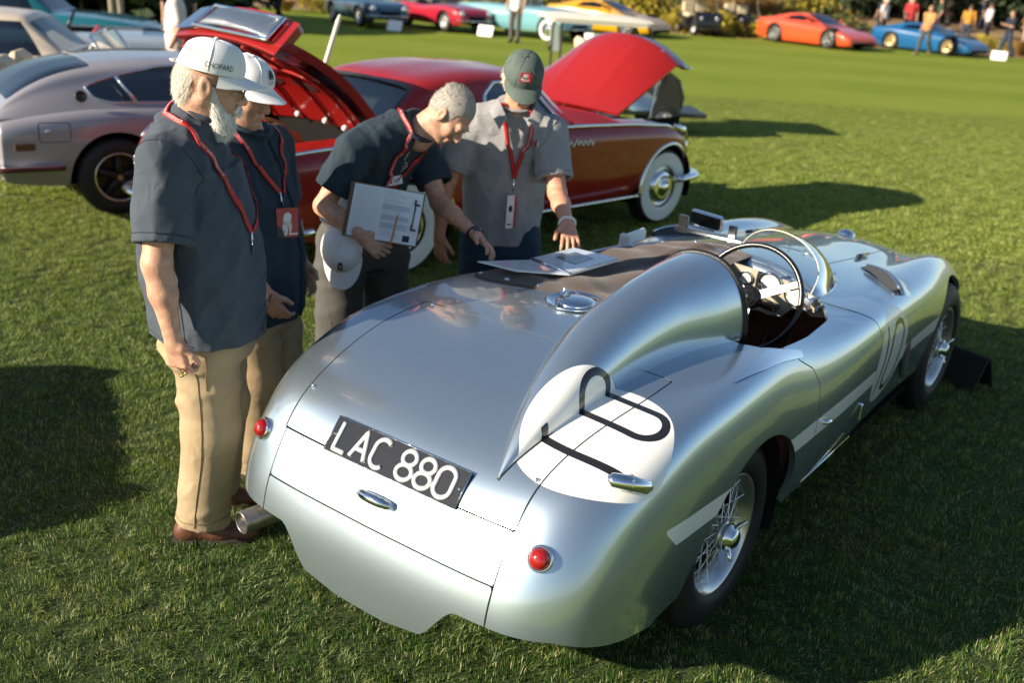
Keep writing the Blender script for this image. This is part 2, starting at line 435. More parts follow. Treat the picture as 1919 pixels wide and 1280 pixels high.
def build_hero():
    car = thing('silver_roadster', 'silver blue open racing roadster with white number roundels and headrest fairing', 'car', (HERO_X, HERO_Y, 0), HERO_YAW)
    paint = mat('silver_paint', (.46, .56, .635), .33, .90, coat=1.0, coat_rough=.02, coat_ior=1.62, var=.02, vscale=3)
    nt = paint.node_tree; b1 = nt.nodes['Principled BSDF']; b2 = nt.nodes.new('ShaderNodeBsdfPrincipled')
    for k in ('Base Color', 'Metallic', 'Coat Weight', 'Coat Roughness', 'Coat IOR'): b2.inputs[k].default_value = b1.inputs[k].default_value
    for lk in list(b1.inputs['Base Color'].links): nt.links.new(lk.from_socket, b2.inputs['Base Color'])
    b1.inputs['Roughness'].default_value = .46; b2.inputs['Roughness'].default_value = .22
    mx = nt.nodes.new('ShaderNodeMixShader'); mx.inputs[0].default_value = .66
    nt.links.new(b1.outputs[0], mx.inputs[1]); nt.links.new(b2.outputs[0], mx.inputs[2]); nt.links.new(mx.outputs[0], nt.nodes['Material Output'].inputs['Surface'])
    white = mat('white_paint', (.86, .85, .81), .35, 0, coat=1.0, coat_rough=.03)
    blk = mat('black_paint', (.015, .015, .016), .3, 0, coat=1.0)
    dark = mat('dark_inside', (.012, .011, .010), .95, spec=.05)
    ch = chrome()
    body = body_tm()
    inner = body.offset(-.012)
    def clean(tm, arches=True):
        V = tm.V
        g = np.where(V[:, 0] < -.5, V[:, 2]-tail_edge(V[:, 0], V[:, 1]), 1.0)
        _, tm = tm.cut(g)
        for cx, r in ((-.01, .392), (WB-.02, .40)):
            V = tm.V; zc = .345
            g = np.where(V[:, 2] > zc, np.hypot(V[:, 0]-cx, V[:, 2]-zc), np.abs(V[:, 0]-cx))-r
            g = np.where(np.abs(V[:, 1]) < .35, 1.0, g)
            _, tm = tm.cut(g)
        return tm
    body = clean(body); inner = clean(inner)
    # cockpit: one opening across the car, the left side under the tonneau
    cock = [(.20, -.30), (.20, -.53), (.235, -.585), (.32, -.622), (.60, -.615), (.88, -.587), (1.02, -.515), (1.10, -.38), (1.17, -.20), (1.19, .10), (1.17, .30), (1.10, .46), (.98, .555), (.85, .575), (.34, .575), (.20, .50)]
    def g_cock(V): return np.where(V[:, 2] > .7, sd_poly(V[:, :2], cock, .0), 1.0)
    _, body = body.split(g_cock); _, inner = inner.split(g_cock)
    # boot lid and tail panels
    def yl(X): return .458+.055*sstep(X, -.95, -.35)
    def g_lid(V): return np.maximum.reduce([np.abs(V[:, 1])-yl(V[:, 0]), V[:, 0]+.255, .703-V[:, 2]+.0*V[:, 0]])
    GAP = .0055
    lid, body = body.split(g_lid, GAP)
    def g_up(V): return np.where(V[:, 0] < -.75, np.maximum.reduce([np.abs(V[:, 1])-.452, V[:, 2]-.703, .562-V[:, 2]]), 1.0)
    up, body = body.split(g_up, .004)
    def g_lo(V): return np.where(V[:, 0] < -.75, np.maximum.reduce([np.abs(V[:, 1])-.452, V[:, 2]-.562]), 1.0)
    lo, body = body.split(g_lo, GAP)
    # doors
    door_poly = [(.50, .36), (1.10, .36), (1.16, .45), (1.21, .60), (1.22, .76), (1.19, .845), (1.13, .878), (1.04, .91), (.98, .95), (.95, 1.2), (.28, 1.2), (.33, .94), (.39, .885), (.47, .84), (.50, .78), (.488, .62)]
    def g_door(V): return np.where(np.abs(V[:, 1]) > .45, sd_poly(V[:, [0, 2]], door_poly), 1.0)
    doors, body = body.split(g_door, .005)
    # bonnet
    bon = [(1.62, -.27), (2.92, -.24), (2.96, -.12), (2.96, .12), (2.92, .24), (1.62, .27)]
    def g_bon(V): return np.where(V[:, 2] > .6, sd_poly(V[:, :2], bon, .03), 1.0)
    bonnet, body = body.split(g_bon, .005)
    # ---- painted marks: cut out of the paint so they have crisp edges
    RC = (-.637, -.472); RR = .230          # boot roundel: centre and radius in X, Y
    def marks(tm):
        V = tm.V
        out = []
        # side marks
        sd = np.abs(V[:, 1]) > .5
        C = (1.415, .635)
        P = V[:, [0, 2]]
        g = np.where(sd & (V[:, 2] < .95), np.hypot(P[:, 0]-C[0], P[:, 1]-C[1])-.218, 1.0)
        disc, rest = tm.cut(g)
        P = disc.V[:, [0, 2]]
        sgn = np.sign(disc.V[:, 1])
        one = sd_seg(P, (1.295, .49), (1.315, .785), .012)
        ring = np.abs(sd_seg(P, (1.460, .56), (1.472, .695), .088))-.0125
        num, disc = disc.cut(np.minimum(one, ring)) if len(disc.T) else (disc, disc)
        out += [(num, 2), (disc, 1)]
        V = rest.V
        g = np.where((np.abs(V[:, 1]) > .5) & (V[:, 0] > -.62), np.maximum(np.abs(V[:, 2]-.621+.018*V[:, 0])-.034, -.585-V[:, 0]-(V[:, 2]-.621)*1.0), 1.0)
        g = np.where(V[:, 0] > 2.3, 1.0, g)
        stripe, rest = rest.cut(g)
        out.append((stripe, 1))
        return out, rest
    def top_marks(tm):
        V = tm.V
        g = np.where((V[:, 1] < -.1) & (V[:, 2] > .6), np.hypot(V[:, 0]-RC[0], V[:, 1]-RC[1])-RR, 1.0)
        disc, rest = tm.cut(g)
        if len(disc.T) == 0: return [], rest
        P = disc.V[:, :2]
        num, disc = disc.cut(num10(P))
        return [(num, 2), (disc, 1)], rest
    def num10(P):
        one = np.maximum(np.abs(P[:, 0]+.728+.02*(P[:, 1]+.47)+.018*(1-((P[:, 1]+.50)/.15)**2).clip(-.05))-.0128, np.abs(P[:, 1]+.485)-.152)
        q = np.array([P[:, 0], P[:, 1]]).T
        ring = np.abs(sd_seg(q, (-.530, -.575), (-.520, -.365), .063))-.0128
        return np.minimum(one, ring)
    m1, rest = marks(body); m2, rest = top_marks(rest)
    pieces = m1+m2+[(rest, 0)]
    fl = []
    o = tm_obj('body', pieces+[(body.flange(.022), 0)], [paint, white, blk], car)
    m2, rest = top_marks(lid)
    lido = tm_obj('boot_lid', m2+[(rest, 0), (lid.flange(.012), 0)], [paint, white, blk], car)
    tm_obj('tail_panel', [(up, 0), (up.flange(.012), 0)], [paint], car)
    tm_obj('skirt_panel', [(lo, 0), (lo.flange(.012), 0)], [paint], car)
    for sgn in (-1, 1):
        dd = doors.cut(np.where(doors.V[:, 1]*sgn > 0, -1., 1.))[0]
        m1, rest = marks(dd)
        do = tm_obj('door', m1+[(rest, 0), (dd.flange(.014), 0)], [paint, white, blk], car)
        if sgn < 0:
            b = B(); b.tube([(.56, -.728, .612), (.565, -.752, .612), (.60, -.757, .606), (.635, -.75, .60)], [.008, .009, .008, .005], 8)
            b.build('door_handle', ch, do)
            b = B(); b.tube([(.545, -.702, .352), (.8, -.702, .352), (1.09, -.699, .352)], .004, 6)
            b.build('door_edge_trim', ch, do)
            b = B(); b.box((1.10, -.72, .47), (.02, .014, .075), ch=.005); b.build('door_catch', ch, do)
    tm_obj('bonnet', [(bonnet, 0), (bonnet.flange(.012), 0)], [paint], car)
    tm_obj('inner_shell', [(inner, 0)], [dark], car)
    # ---- fairing
    uu = np.linspace(0, 1, 120)**1.15; aa = np.linspace(0, PI, 61)
    G = fair_pt(uu[:, None]+0*aa[None], aa[None]+0*uu[:, None])
    tm = grid_tm(G)
    # coordinates of the roundel unrolled over the fairing: forward, and up the right flank from the foot
    cen = G[:, 0]
    arc = np.concatenate([np.zeros((G.shape[0], 1)), np.cumsum(np.linalg.norm(np.diff(G, axis=1), axis=2), 1)], 1)
    q = G[:, :1, 1]+arc
    tm.A = np.stack([G[..., 0].ravel(), q.ravel()], 1)
    disc, rest = tm.cut(np.hypot(tm.A[:, 0]-RC[0], tm.A[:, 1]-RC[1])-RR)
    num, disc = disc.cut(num10(disc.A))
    f = tm_obj('headrest_fairing', [(num, 2), (disc, 1), (rest, 0)], [paint, white, blk], car)
    # dark seam where fairing and deck meet
    edge = np.array([fair_pt(u, 0.0) for u in np.linspace(0.0, 1, 60)])+np.array([0, -.001, .0])
    b = B(); b.tube(edge[:-1], .0045, 6); b.build('fairing_seal', blk, f)
    # padded front face
    fr = np.array([fair_pt(1.0, a) for a in np.linspace(0, PI, 41)])
    b = B(); c = fr.mean(0)+np.array([0, 0, -.03])
    b.tube(fr+np.array([.004, 0, -.002]), .012, 8)
    inn = c+(fr-c)*.94; g = np.stack([inn+np.array([.0, 0, 0]), c+(inn-c)*.6+np.array([.012, 0, 0]), np.repeat(c[None], 41, 0)+np.array([.016, 0, 0])])
    b.grid(g, 0, True); b.build('headrest_pad', mat('black_leather', (.014, .013, .012), .45, bump=.2, bscale=150), f)
    build_hero_fittings(car, dict(paint=paint, white=white, blk=blk, dark=dark, ch=ch))
    return car
GLYPH = {
 'L': [[(0, 1), (0, 0), (.52, 0)]],
 'A': [[(0, 0), (.31, 1), (.62, 0)], [(.10, .33), (.52, .33)]],
 'C': [[(.31+.31*math.cos(t), .5+.31*math.sin(t)+(.19 if math.sin(t) > 0 else -.19)) for t in np.linspace(R(42), R(318), 22)]],
 '8': [[(.29+.25*math.cos(t), .755+.245*math.sin(t)) for t in np.linspace(-PI/2, 1.5*PI, 25)], [(.29+.29*math.cos(t), .255+.255*math.sin(t)) for t in np.linspace(-PI/2, 1.5*PI, 25)]],
 '0': [[(.30+.30*math.cos(t), .5+.30*math.sin(t)+(.2 if math.sin(t) > 0 else -.2)) for t in np.linspace(0, 2*PI, 33)]],
}
def densify(path, step):
    out = [np.array(path[0], float)]
    for a, b in zip(path[:-1], path[1:]):
        a = np.array(a, float); b = np.array(b, float); n = max(1, int(np.linalg.norm(b-a)/step))
        out += [a+(b-a)*k/n for k in range(1, n+1)]
    return np.array(out)

def wire_wheel(car, x, sgn, full=True):
    c = np.array([x, sgn*.592, .343]); ax = (0, sgn, 0)
    silver = mat('wheel_silver', (.62, .62, .60), .28, .9)
    b = B()
    b.lathe([(.225, .058), (.226, .066), (.221, .068), (.212, .066), (.206, .052), (.199, .047), (.195, .020), (.176, .006), (.176, -.006), (.195, -.020), (.199, -.047), (.206, -.052), (.224, -.066), (.226, -.058)], c, ax, 64)
    rim = b.build('wheel', silver, car)
    b = B()
    b.lathe([(.221, .060), (.230, .074), (.250, .081), (.272, .083), (.300, .078), (.322, .068), (.328, .060), (.331, .062), (.340, .050), (.346, .03), (.348, 0), (.346, -.03), (.340, -.050), (.322, -.068), (.29, -.080), (.25, -.080), (.222, -.062)], c, ax, 72)
    t = np.arange(72)*2*PI/72
    for o in (-.032, -.012, .012, .032):
        b.lathe([(.3478, o-.003), (.351, o-.002), (.351, o+.002), (.3478, o+.003)], c, ax, 72)
    b.build('tyre', black_rubber(), rim)
    b = B()
    b.lathe([(.0, -.045), (.15, -.045), (.155, -.04), (.155, -.075)], c, ax, 40)
    for k in range(5): b.lathe([(.155, -.045-.008*k), (.163, -.047-.008*k), (.155, -.049-.008*k)], c, ax, 40)
    b.build('brake_drum', mat('drum_metal', (.35, .35, .34), .5, .8), rim)
    b = B()
    b.lathe([(.10, -.04), (.085, -.02), (.050, -.01), (.043, .01), (.043, .050), (.052, .056), (.052, .064), (.040, .068)], c, ax, 32)
    b.build('hub', silver, rim)
    b = B()
    b.lathe([(.040, .066), (.050, .072), (.050, .082), (.040, .090), (.034, .104), (.026, .112), (.0, .114)], c, ax, 24)
    a0 = .9 if sgn < 0 else .3
    for k in (0, 1):
        a = a0+k*PI; e = np.array([math.cos(a), 0, math.sin(a)]); n = np.array([0, sgn, 0.])
        b.tube([c+n*.088+e*.03, c+n*.10+e*.052, c+n*.118+e*.074], [.013, .011, .006], 8, flat=.7)
    b.build('spinner', chrome(), rim)
    first = None
    spm = mat('spoke_metal', (.7, .7, .69), .22, 1.0)
    cnt = 24
    for k in range(cnt):
        for lay in (0, 1):
            a = 2*PI*(k+.5*lay)/cnt; da = (.32 if k % 2 else -.32)*(1 if lay else 1.25)
            rh, oh = (.046, .052) if lay == 0 else (.060, -.004)
            orr = .018 if lay == 0 else (.040 if k % 2 else -.012)
            def pt(ang, r, o): return c+np.array([math.cos(ang)*r, sgn*o, math.sin(ang)*r])
            p0 = pt(a+da*1.5, rh, oh); p1 = pt(a, .197, orr)
            bb = B(); bb.cone(p0, p1, .0022, .0022, 5, caps=False); bb.build('spoke', spm, rim)
    return rim

def build_hero_fittings(car, M):
    paint, white, blk, dark, ch = M['paint'], M['white'], M['blk'], M['dark'], M['ch']
    bt = body_tm(220, 70)
    def near(p):
        p = np.asarray(p, float); i = np.argsort(((bt.V-p)**2).sum(1))[:4]
        d2 = ((bt.V[i]-p)**2).sum(1)+1e-9; w = (1/d2)/(1/d2).sum(); n = unit((bt.N[i]*w[:, None]).sum(0))
        q = (bt.V[i]*w[:, None]).sum(0); return p+n*((q-p)@n), n
    def deck(x, y):
        k = bt.V[:, 2] > .6; V = bt.V[k]; N = bt.N[k]; d2 = ((V[:, :2]-np.array([x, y]))**2).sum(1); i = np.argsort(d2)[:4]
        w = 1/(d2[i]+1e-9); w /= w.sum(); n = unit((N[i]*w[:, None]).sum(0)); q = (V[i]*w[:, None]).sum(0)
        z = q[2]-(n[0]*(x-q[0])+n[1]*(y-q[1]))/n[2]; return np.array([x, y, z]), n
    for x in (0.0, WB):
        for s in (-1, 1): wire_wheel(car, x, s)
    # wheel wells, underbody and floor
    b = B()
    for x in (-.01, WB-.02):
        for s in (-1, 1):
            t = np.linspace(-.35, PI+.35, 24); yy = np.array([s*(.68 if x < 1 else .60), s*.40])
            G = np.stack([np.stack([x+.40*np.cos(t), np.full(24, y), .345+.40*np.sin(t)], -1) for y in yy]); b.grid(G, 0, True)
            cx = [(x+.40*math.cos(q), .345+.40*math.sin(q)) for q in t]
            b.add([(p[0], s*.40, p[1]) for p in cx], [tuple(range(24))], 0, False)
    b.box((1.0, 0, .27), (3.7, .84, .02)); b.box((1.25, 0, .27), (1.6, 1.3, .018))
    b.build('underbody', dark, car)
    brown = mat('brown_trim', (.16, .075, .04), .6, bump=.25, bscale=60, var=.25, vscale=12)
    b = B(); b.box((.75, -.30, .30), (1.3, .62, .02)); b.box((.8, .0, .42), (1.3, .06, .24), ch=.02)
    b.box((1.32, -.28, .55), (.02, .66, .6)); b.box((.90, -.650, .56), (.86, .014, .48), ch=.004)
    b.build('cockpit_trim', brown, car)
    b = B()
    for y in (-.20, -.31, -.42): b.box((1.17, y, .48), (.02, .055, .075), np.array(Matrix.Rotation(.5, 3, 'Y')), .006); b.cone((1.2, y, .52), (1.28, y, .66), .008, .008, 8)
    b.build('pedal', mat('dark_metal', (.08, .075, .07), .4, .8), car)
    b = B(); b.cone((1.02, -.12, .32), (.98, -.10, .62), .011, .009, 10); b.ball((.98, -.10, .64), .024)
    b.build('gear_lever', ch, car)
    b = B(); b.box((.42, -.31, .50), (.44, .44, .14), ch=.05); b.box((.27, -.31, .70), (.12, .44, .42), np.array(Matrix.Rotation(-.12, 3, 'Y')), .05)
    b.build('seat', mat('black_leather', (.014, .013, .012), .45), car)
    # tonneau cover over the passenger side
    ton = body_tm(420, 110)
    poly = [(.115, .575), (.10, .50), (.165, .18), (.19, -.09), (1.20, -.09), (1.265, .05), (1.275, .20), (1.22, .36), (1.10, .485), (.95, .57), (.80, .592), (.40, .592)]
    t_in, _ = ton.cut(np.where(ton.V[:, 2] > .7, sd_poly(ton.V[:, :2], poly, .012), 1.0))
    V = t_in.V; e = np.clip(-sd_poly(V[:, :2], poly, .012)/.10, 0, 1)
    wr = .010*np.sin(V[:, 0]*9+V[:, 1]*14+2*np.sin(V[:, 1]*7))+.008*np.sin(V[:, 0]*27-V[:, 1]*18+3*np.sin(V[:, 0]*5))+.012*np.exp(-((V[:, 1]-.25+.25*(V[:, 0]-.6))/.03)**2)*sstep(V[:, 0], .2, .7)
    dz = .006+e*(.004+wr*.9)-.012*e*(1-np.abs((V[:, 0]-.68)/.6)).clip(0)
    V2 = V.copy(); V2[:, 2] += dz
    F = t_in.T; nrm = np.zeros_like(V2); fn = np.cross(V2[F[:, 1]]-V2[F[:, 0]], V2[F[:, 2]]-V2[F[:, 0]])
    for k in range(3): np.add.at(nrm, F[:, k], fn)
    nrm /= np.linalg.norm(nrm, axis=1)[:, None]+1e-12
    t2 = TM(V2, nrm, F)
    to = tm_obj('tonneau_cover', [(t2, 0), (t2.flange(.006), 0)], [mat('tonneau_cloth', (.060, .040, .030), .85, bump=.25, bscale=500, sheen=.15)], car)
    for (x, y) in [(.135, .57), (.135, .44), (.155, .30), (.18, .14), (.20, .0), (.30, .585), (.48, .585), (.66, .585), (.84, .577), (1.0, .545), (1.13, .455), (1.22, .35), (1.265, .20)]:
        p, n = deck(x, y); bb = B(); bb.lathe([(.011, 0), (.010, .004), (.006, .007), (0, .008)], p+n*.007, n, 10); bb.build('snap', ch, to)
    # number plate
    c = np.array([-.9475, 0, .7425]); up = unit(np.array([.066, 0, .082])); rt = np.array([0, -1., 0]); nn = np.cross(rt, up)
    b = B(); b.prism([(-.262, -.056), (.262, -.056), (.262, .056), (-.262, .056)], -.004, .008, o=c, x=rt, y=up)
    pl = b.build('number_plate', mat('plate_black', (.016, .016, .018), .16, coat=.6, bump=.06, bscale=14), car)
    b = B()
    for (q0, q1) in (((-.262, -.056), (.262, -.056)), ((.262, -.056), (.262, .056)), ((.262, .056), (-.262, .056)), ((-.262, .056), (-.262, -.056))):
        b.tube([c+rt*q0[0]+up*q0[1]+nn*.004, c+rt*q1[0]+up*q1[1]+nn*.004], .0022, 6)
    b.build('plate_edge', ch, pl)
    alu = mat('plate_character', (.66, .67, .66), .34, .55)
    HH = .088
    for chx, xx, w in (('L', -.230, .95), ('A', -.160, .95), ('C', -.083, .95), ('8', .022, 1.0), ('8', .094, 1.0), ('0', .166, 1.0)):
        b = B()
        for path in GLYPH[chx]:
            P = densify(path, .08); Q = np.array([c+rt*(xx+p[0]*HH*1.12*w)+up*((p[1]-.5)*HH)+nn*.0055 for p in P])
            closed = np.linalg.norm(Q[0]-Q[-1]) < 1e-4
            b.tube(Q[:-1] if closed else Q, .0082, 8, closed=closed, up=nn, flat=.6)
        b.build('character', alu, pl)
    for y in (-.248, .250):
        bb = B(); bb.lathe([(.006, 0), (.005, .004), (0, .005)], c+rt*y+nn*.004, nn, 10); bb.build('screw', ch, pl)
    # tail lamps
    red = mat('red_lens', (.36, .010, .008), .06, coat=1.0, trans=.25, bump=.5, bscale=55)
    for s in (-1, 1):
        p, n = near((-.955, s*.546, .655)); n = unit(n+np.array([-.25, 0, .05]))
        b = B(); b.lathe([(.036, -.012), (.037, .010), (.034, .016), (.030, .016), (.029, .010)], p, n, 32)
        l = b.build('tail_lamp', ch, car)
        b = B(); b.lathe([(.029, .010), (.0285, .018), (.025, .027), (.017, .034), (.006, .037), (0, .037)], p, n, 28); b.build('lens', red, l)
    # boot handle
    p, n = near((-1.02, 0, .642))
    b = B(); pts = [p+n*a+np.array([0, y, 0]) for y, a in ((.060, .002), (.055, .018), (.03, .028), (0, .031), (-.03, .028), (-.055, .018), (-.060, .002))]
    b.tube(pts, [.010, .014, .016, .0165, .016, .014, .010], 12, up=n); b.build('boot_handle', ch, car)
    # side lamp on the right rear wing
    p, n = near((-.735, -.655, .83)); ax = unit(np.array([.42, -.80, .10])); ax = unit(ax-n*(ax@n))
    b = B(); b.tube([p-ax*.062+n*.014, p-ax*.052+n*.020, p+n*.024, p+ax*.052+n*.020, p+ax*.062+n*.014], [.012, .021, .0235, .021, .012], 16, up=n)
    sl = b.build('wing_lamp', ch, car)
    b = B(); b.lathe([(.025, -.002), (.0265, 0), (.025, .002)], p+n*.024, ax, 20); b.ball(p+n*.048, .004, 8); b.build('lamp_band', ch, sl)
    # lid fasteners
    for (x, y) in ((-.86, .445), (-.86, -.445), (-.27, .47)):
        p, n = near(deck(x, y)[0]); bb = B(); bb.lathe([(.007, 0), (.0065, .005), (.003, .009), (0, .009)], p, n, 12); bb.build('fastener', ch, car)
    # exhaust
    b = B(); b.lathe([(.038, -.35), (.038, 0), (.0355, .002), (.033, 0), (.033, -.34)], (-1.095, .530, .375), unit((-1, .15, -.02)), 28)
    b.build('exhaust_pipe', mat('exhaust_metal', (.30, .27, .23), .35, .9, var=.3, vscale=30), car)
    # fuel filler
    p, n = deck(.085, .085)
    b = B(); b.lathe([(.112, .002), (.114, .006), (.106, .008), (.100, .002), (.085, -.001), (0, -.001)], p+n*.003, n, 40)
    fu = b.build('fuel_filler', ch, car)
    b = B(); b.lathe([(.074, .0), (.074, .005), (.068, .011), (.045, .017), (.02, .020), (0, .020)], p+n*.003, n, 36); b.box(p+n*.018+np.array([.03, .070, 0]), (.04, .022, .014), ch=.004); b.cone(p+n*.012+np.array([.04, .076, 0]), p+n*.034+np.array([.04, .078, 0]), .007, .006, 10)
    b.build('filler_cap', ch, fu)
    # chrome capping behind the cockpit
    ct, _ = ton.cut(np.where((ton.V[:, 2] > .7), sd_poly(ton.V[:, :2], [(-.12, -.655), (.09, -.632), (.23, -.612), (.32, -.632), (.44, -.652), (.43, -.666), (.26, -.664), (.087, -.668)], .004), 1.0))
    tm_obj('cockpit_capping', [(ct.offset(.003), 0)], [ch], car)
    # dashboard
    cream = mat('dash_cream', (.62, .56, .44), .35, .3)
    dx = 1.045; top = 1.0
    pts = [(.115, .99), (-.02, .995), (-.20, .985), (-.36, .965), (-.455, .93), (-.51, .90), (-.525, .875), (-.51, .845), (-.46, .835), (-.41, .855), (-.37, .845), (-.33, .80), (-.27, .79), (-.22, .80), (-.15, .78), (.115, .76)]
    b = B(); b.prism(pts, 0, .006, o=(dx, 0, 0), x=(0, 1, 0), y=(.28, 0, 1)); 
    V = np.vstack(b.V); 
    db = B(); db.prism([(p[0], p[1]-.88) for p in pts], 0, .008, o=(dx, 0, .88), x=(0, 1, 0), y=(-.25, 0, 1))
    dash = db.build('dashboard', cream, car)
    face = mat('gauge_face', (.75, .74, .70), .4); bez = ch
    dn = unit(np.cross((0, 1, 0), (-.25, 0, 1))); dn = -dn if dn[0] > 0 else dn
    def dpt(y, z): return np.array([dx-.25*(z-.88), y, z])
    for (y, z, r) in ((-.075, .935, .030), (-.165, .945, .030), (-.275, .945, .052), (-.388, .915, .050), (-.005, .90, .024)):
        p = dpt(y, z)+dn*.004
        b = B(); b.lathe([(r, 0), (r, .008), (r*.86, .011), (r*.82, .006)], p, dn, 28); g = b.build('gauge', bez, dash)
        b = B(); b.lathe([(r*.84, .005), (0, .005)], p, dn, 24); b.build('dial', face, g)
        b = B()
        for k in range(9):
            a = -2.2+k*.55; e = np.array([0, math.sin(a), math.cos(a)]); b.tube([p+dn*.0065+e*r*.62, p+dn*.0065+e*r*.78], .0013, 4)
        b.tube([p+dn*.007, p+dn*.007+np.array([0, math.sin(.8), math.cos(.8)])*r*.6], .0014, 4); b.build('needle_marks', blk, g)
    for (y, z) in ((-.445, .872), (-.488, .885), (-.20, .86), (-.31, .845), (-.12, .86)):
        p = dpt(y, z)+dn*.004; b = B(); b.lathe([(.012, 0), (.012, .006), (.006, .008), (.006, .022), (.009, .024), (0, .028)], p, dn, 12); b.build('switch', ch if y < -.4 else blk, dash)
    # steering wheel
    hc = np.array([.785, -.288, .938]); nst = unit((-.88, 0, .34)); sx, sy, _ = frame(nst, (0, 0, 1))
    b = B(); t = np.linspace(0, 2*PI, 73)[:-1]; ring = hc+.212*(np.cos(t)[:, None]*sx+np.sin(t)[:, None]*sy)
    b.tube(ring, .0115, 10, closed=True, up=nst); sw = b.build('steering_wheel', mat('black_plastic', (.012, .012, .013), .22, coat=.5), car)
    b = B(); b.lathe([(.040, -.05), (.046, -.02), (.046, .006), (.040, .014), (.032, .016), (.031, .020), (.027, .022), (.020, .022), (.019, .026), (0, .027)], hc, nst, 32); b.build('horn_boss', mat('black_plastic', (.012, .012, .013), .22), sw)
    silv = mat('brushed_metal', (.34, .36, .39), .45, .8)
    for k, ang in enumerate((R(-90), R(28), R(152))):
        e = math.cos(ang)*sx+math.sin(ang)*sy; f = np.cross(nst, e)
        if (e@np.array([0, -1, 0])) > .5: pass
        b = B(); Q = [hc+e*.03-f*.017-nst*.004, hc+e*.19-f*.013-nst*.008, hc+e*.19+f*.013-nst*.008, hc+e*.03+f*.017-nst*.004]
        V = np.vstack([Q, np.array(Q)-nst*.004]); b.add(V, [(0, 1, 2, 3), (7, 6, 5, 4), (0, 4, 5, 1), (1, 5, 6, 2), (2, 6, 7, 3), (3, 7, 4, 0)], 0, False); sp = b.build('wheel_spoke', silv, sw)
        b = B(); b.box(hc+e*.185-nst*.006, (.045, .036, .016), np.stack([e, f, nst], 1), .004); b.build('spoke_end', blk, sp)
    b = B(); b.cone(hc-nst*.03, hc-nst*.62, .022, .022, 14); b.build('steering_column', blk, car)
    # aero screen
    t = np.linspace(0, PI, 41)
    base = []
    for q in t:
        x = 1.03+.10*(1-math.cos(q))/2*2+.50*math.sin(q)**.75; y = -.475+.485*(1-math.cos(q))/2
        base.append(deck(x, y)[0])
    base = np.array(base); cen = np.array([1.10, -.235, 0])
    tops = []
    for q, p in zip(t, base):
        h = .150*math.sin(q)**.6; back = .30*math.sin(q)**.8
        tops.append(p+np.array([-back, (cen[1]-p[1])*.12, h]))
    tops = np.array(tops)
    G = np.stack([base*(1-k)+tops*k+np.array([0, 0, .035])[None]*math.sin(PI*k)*np.sin(t)[:, None] for k in np.linspace(0, 1, 9)])
    b = B(); b.grid(G, 0, True)
    per = pane_mat('perspex', (.93, .96, .95), .05)
    scr = b.build('aero_screen', per, car)
    b = B(); b.tube(tops, .0024, 6); b.build('screen_edge', mat('perspex_edge', (.78, .74, .56), .3), scr)
    b = B(); b.tube(base+np.array([0, 0, .001]), .0042, 8, flat=.6); fr = b.build('screen_frame', ch, scr)
    for k in range(3, 40, 4):
        bb = B(); bb.ball(base[k]+np.array([0, 0, .012]), .006, 8); bb.build('rivet', ch, fr)
    # inner cowl lip in front of the driver
    lip = [(1.06, -.475), (1.15, -.38), (1.215, -.22), (1.235, -.05), (1.22, .06)]
    pts = spline1(np.array([deck(*q)[0] for q in lip]), np.linspace(0, 4, 40))
    G = np.stack([pts+np.array([0, 0, .004]), pts+np.array([-.05, 0, .002]), pts+np.array([-.085, 0, -.012]), pts+np.array([-.09, 0, -.03])]); b = B(); b.grid(G, 0, True); b.build('cowl_lip', white if False else paint, car)
    # mirror on its black bracket
    mc = np.array([1.38, .225, 1.055])
    b = B(); b.box(mc+np.array([.012, 0, 0]), (.03, .20, .075), np.array(Matrix.Rotation(-.25, 3, 'Z')), .012); mi = b.build('mirror', ch, car)
    b = B(); b.box(mc+np.array([-.005, -.002, 0]), (.006, .185, .062), np.array(Matrix.Rotation(-.25, 3, 'Z')), .002); b.build('mirror_glass', mat('mirror_surface', (.9, .9, .9), .01, 1.0), mi)
    b = B(); b.box(mc+np.array([.05, .14, -.05]), (.02, .05, .085), None, .004); b.box(mc+np.array([.05, -.12, -.05]), (.02, .04, .085), None, .004); b.box(mc+np.array([.06, 0, -.075]), (.05, .36, .02), None, .004); b.build('mirror_bracket', blk, mi)
    # passenger-side deflector
    p, n = deck(1.29, .545)
    b = B(); b.box(p+np.array([0, 0, .035]), (.20, .03, .06), np.array(Matrix.Rotation(.05, 3, 'Z')), .01); b.box(p+np.array([-.085, .0, .033]), (.03, .06, .062), None, .008)
    b.build('side_deflector', mat('white_metal', (.75, .76, .72), .3, .2), car)
    b = B(); P = [deck(x, y)[0]+np.array([0, 0, .006]) for x, y in ((.75, .608), (.95, .60), (1.1, .57), (1.22, .50), (1.32, .40))]
    b.tube(P, .008, 8, flat=.5); b.build('screen_rail', ch, car)
    # wing vent scoops
    for s in (-1, 1):
        a = np.array([1.875, s*.405]); e = np.array([1.64, s*.635]); d_ = e-a; pr = unit(np.array([d_[1], -d_[0]])); pr = pr if pr[0] < 0 else -pr
        rows = []
        for k in np.linspace(0, 1, 12):
            q = a+d_*k; h = .040*(math.sin(PI*(.12+.76*k)))**.5
            f0 = deck(*(q-pr*.10))[0]; f1 = deck(*q)[0]
            rows.append([f0+np.array([0, 0, .001]), (f0+f1)/2+np.array([0, 0, h*.7]), f1+np.array([0, 0, h]), f1+np.array([0, 0, h-.005])])
        b = B(); b.grid(np.array(rows), 0, True); vt = b.build('wing_vent', paint, car)
        b = B(); b.tube([r[2] for r in rows], .006, 8); b.build('vent_lip', ch, vt)
        b = B(); g = np.array([[r[3], np.array([*(r[3][:2]+pr*.035), deck(*(r[3][:2]+pr*.035))[0][2]+.002])] for r in rows]); b.grid(g, 0, False)
        b.build('vent_mesh', mat('vent_mesh', (.10, .105, .11), .5, .6, bump=1.0, bscale=400), vt)
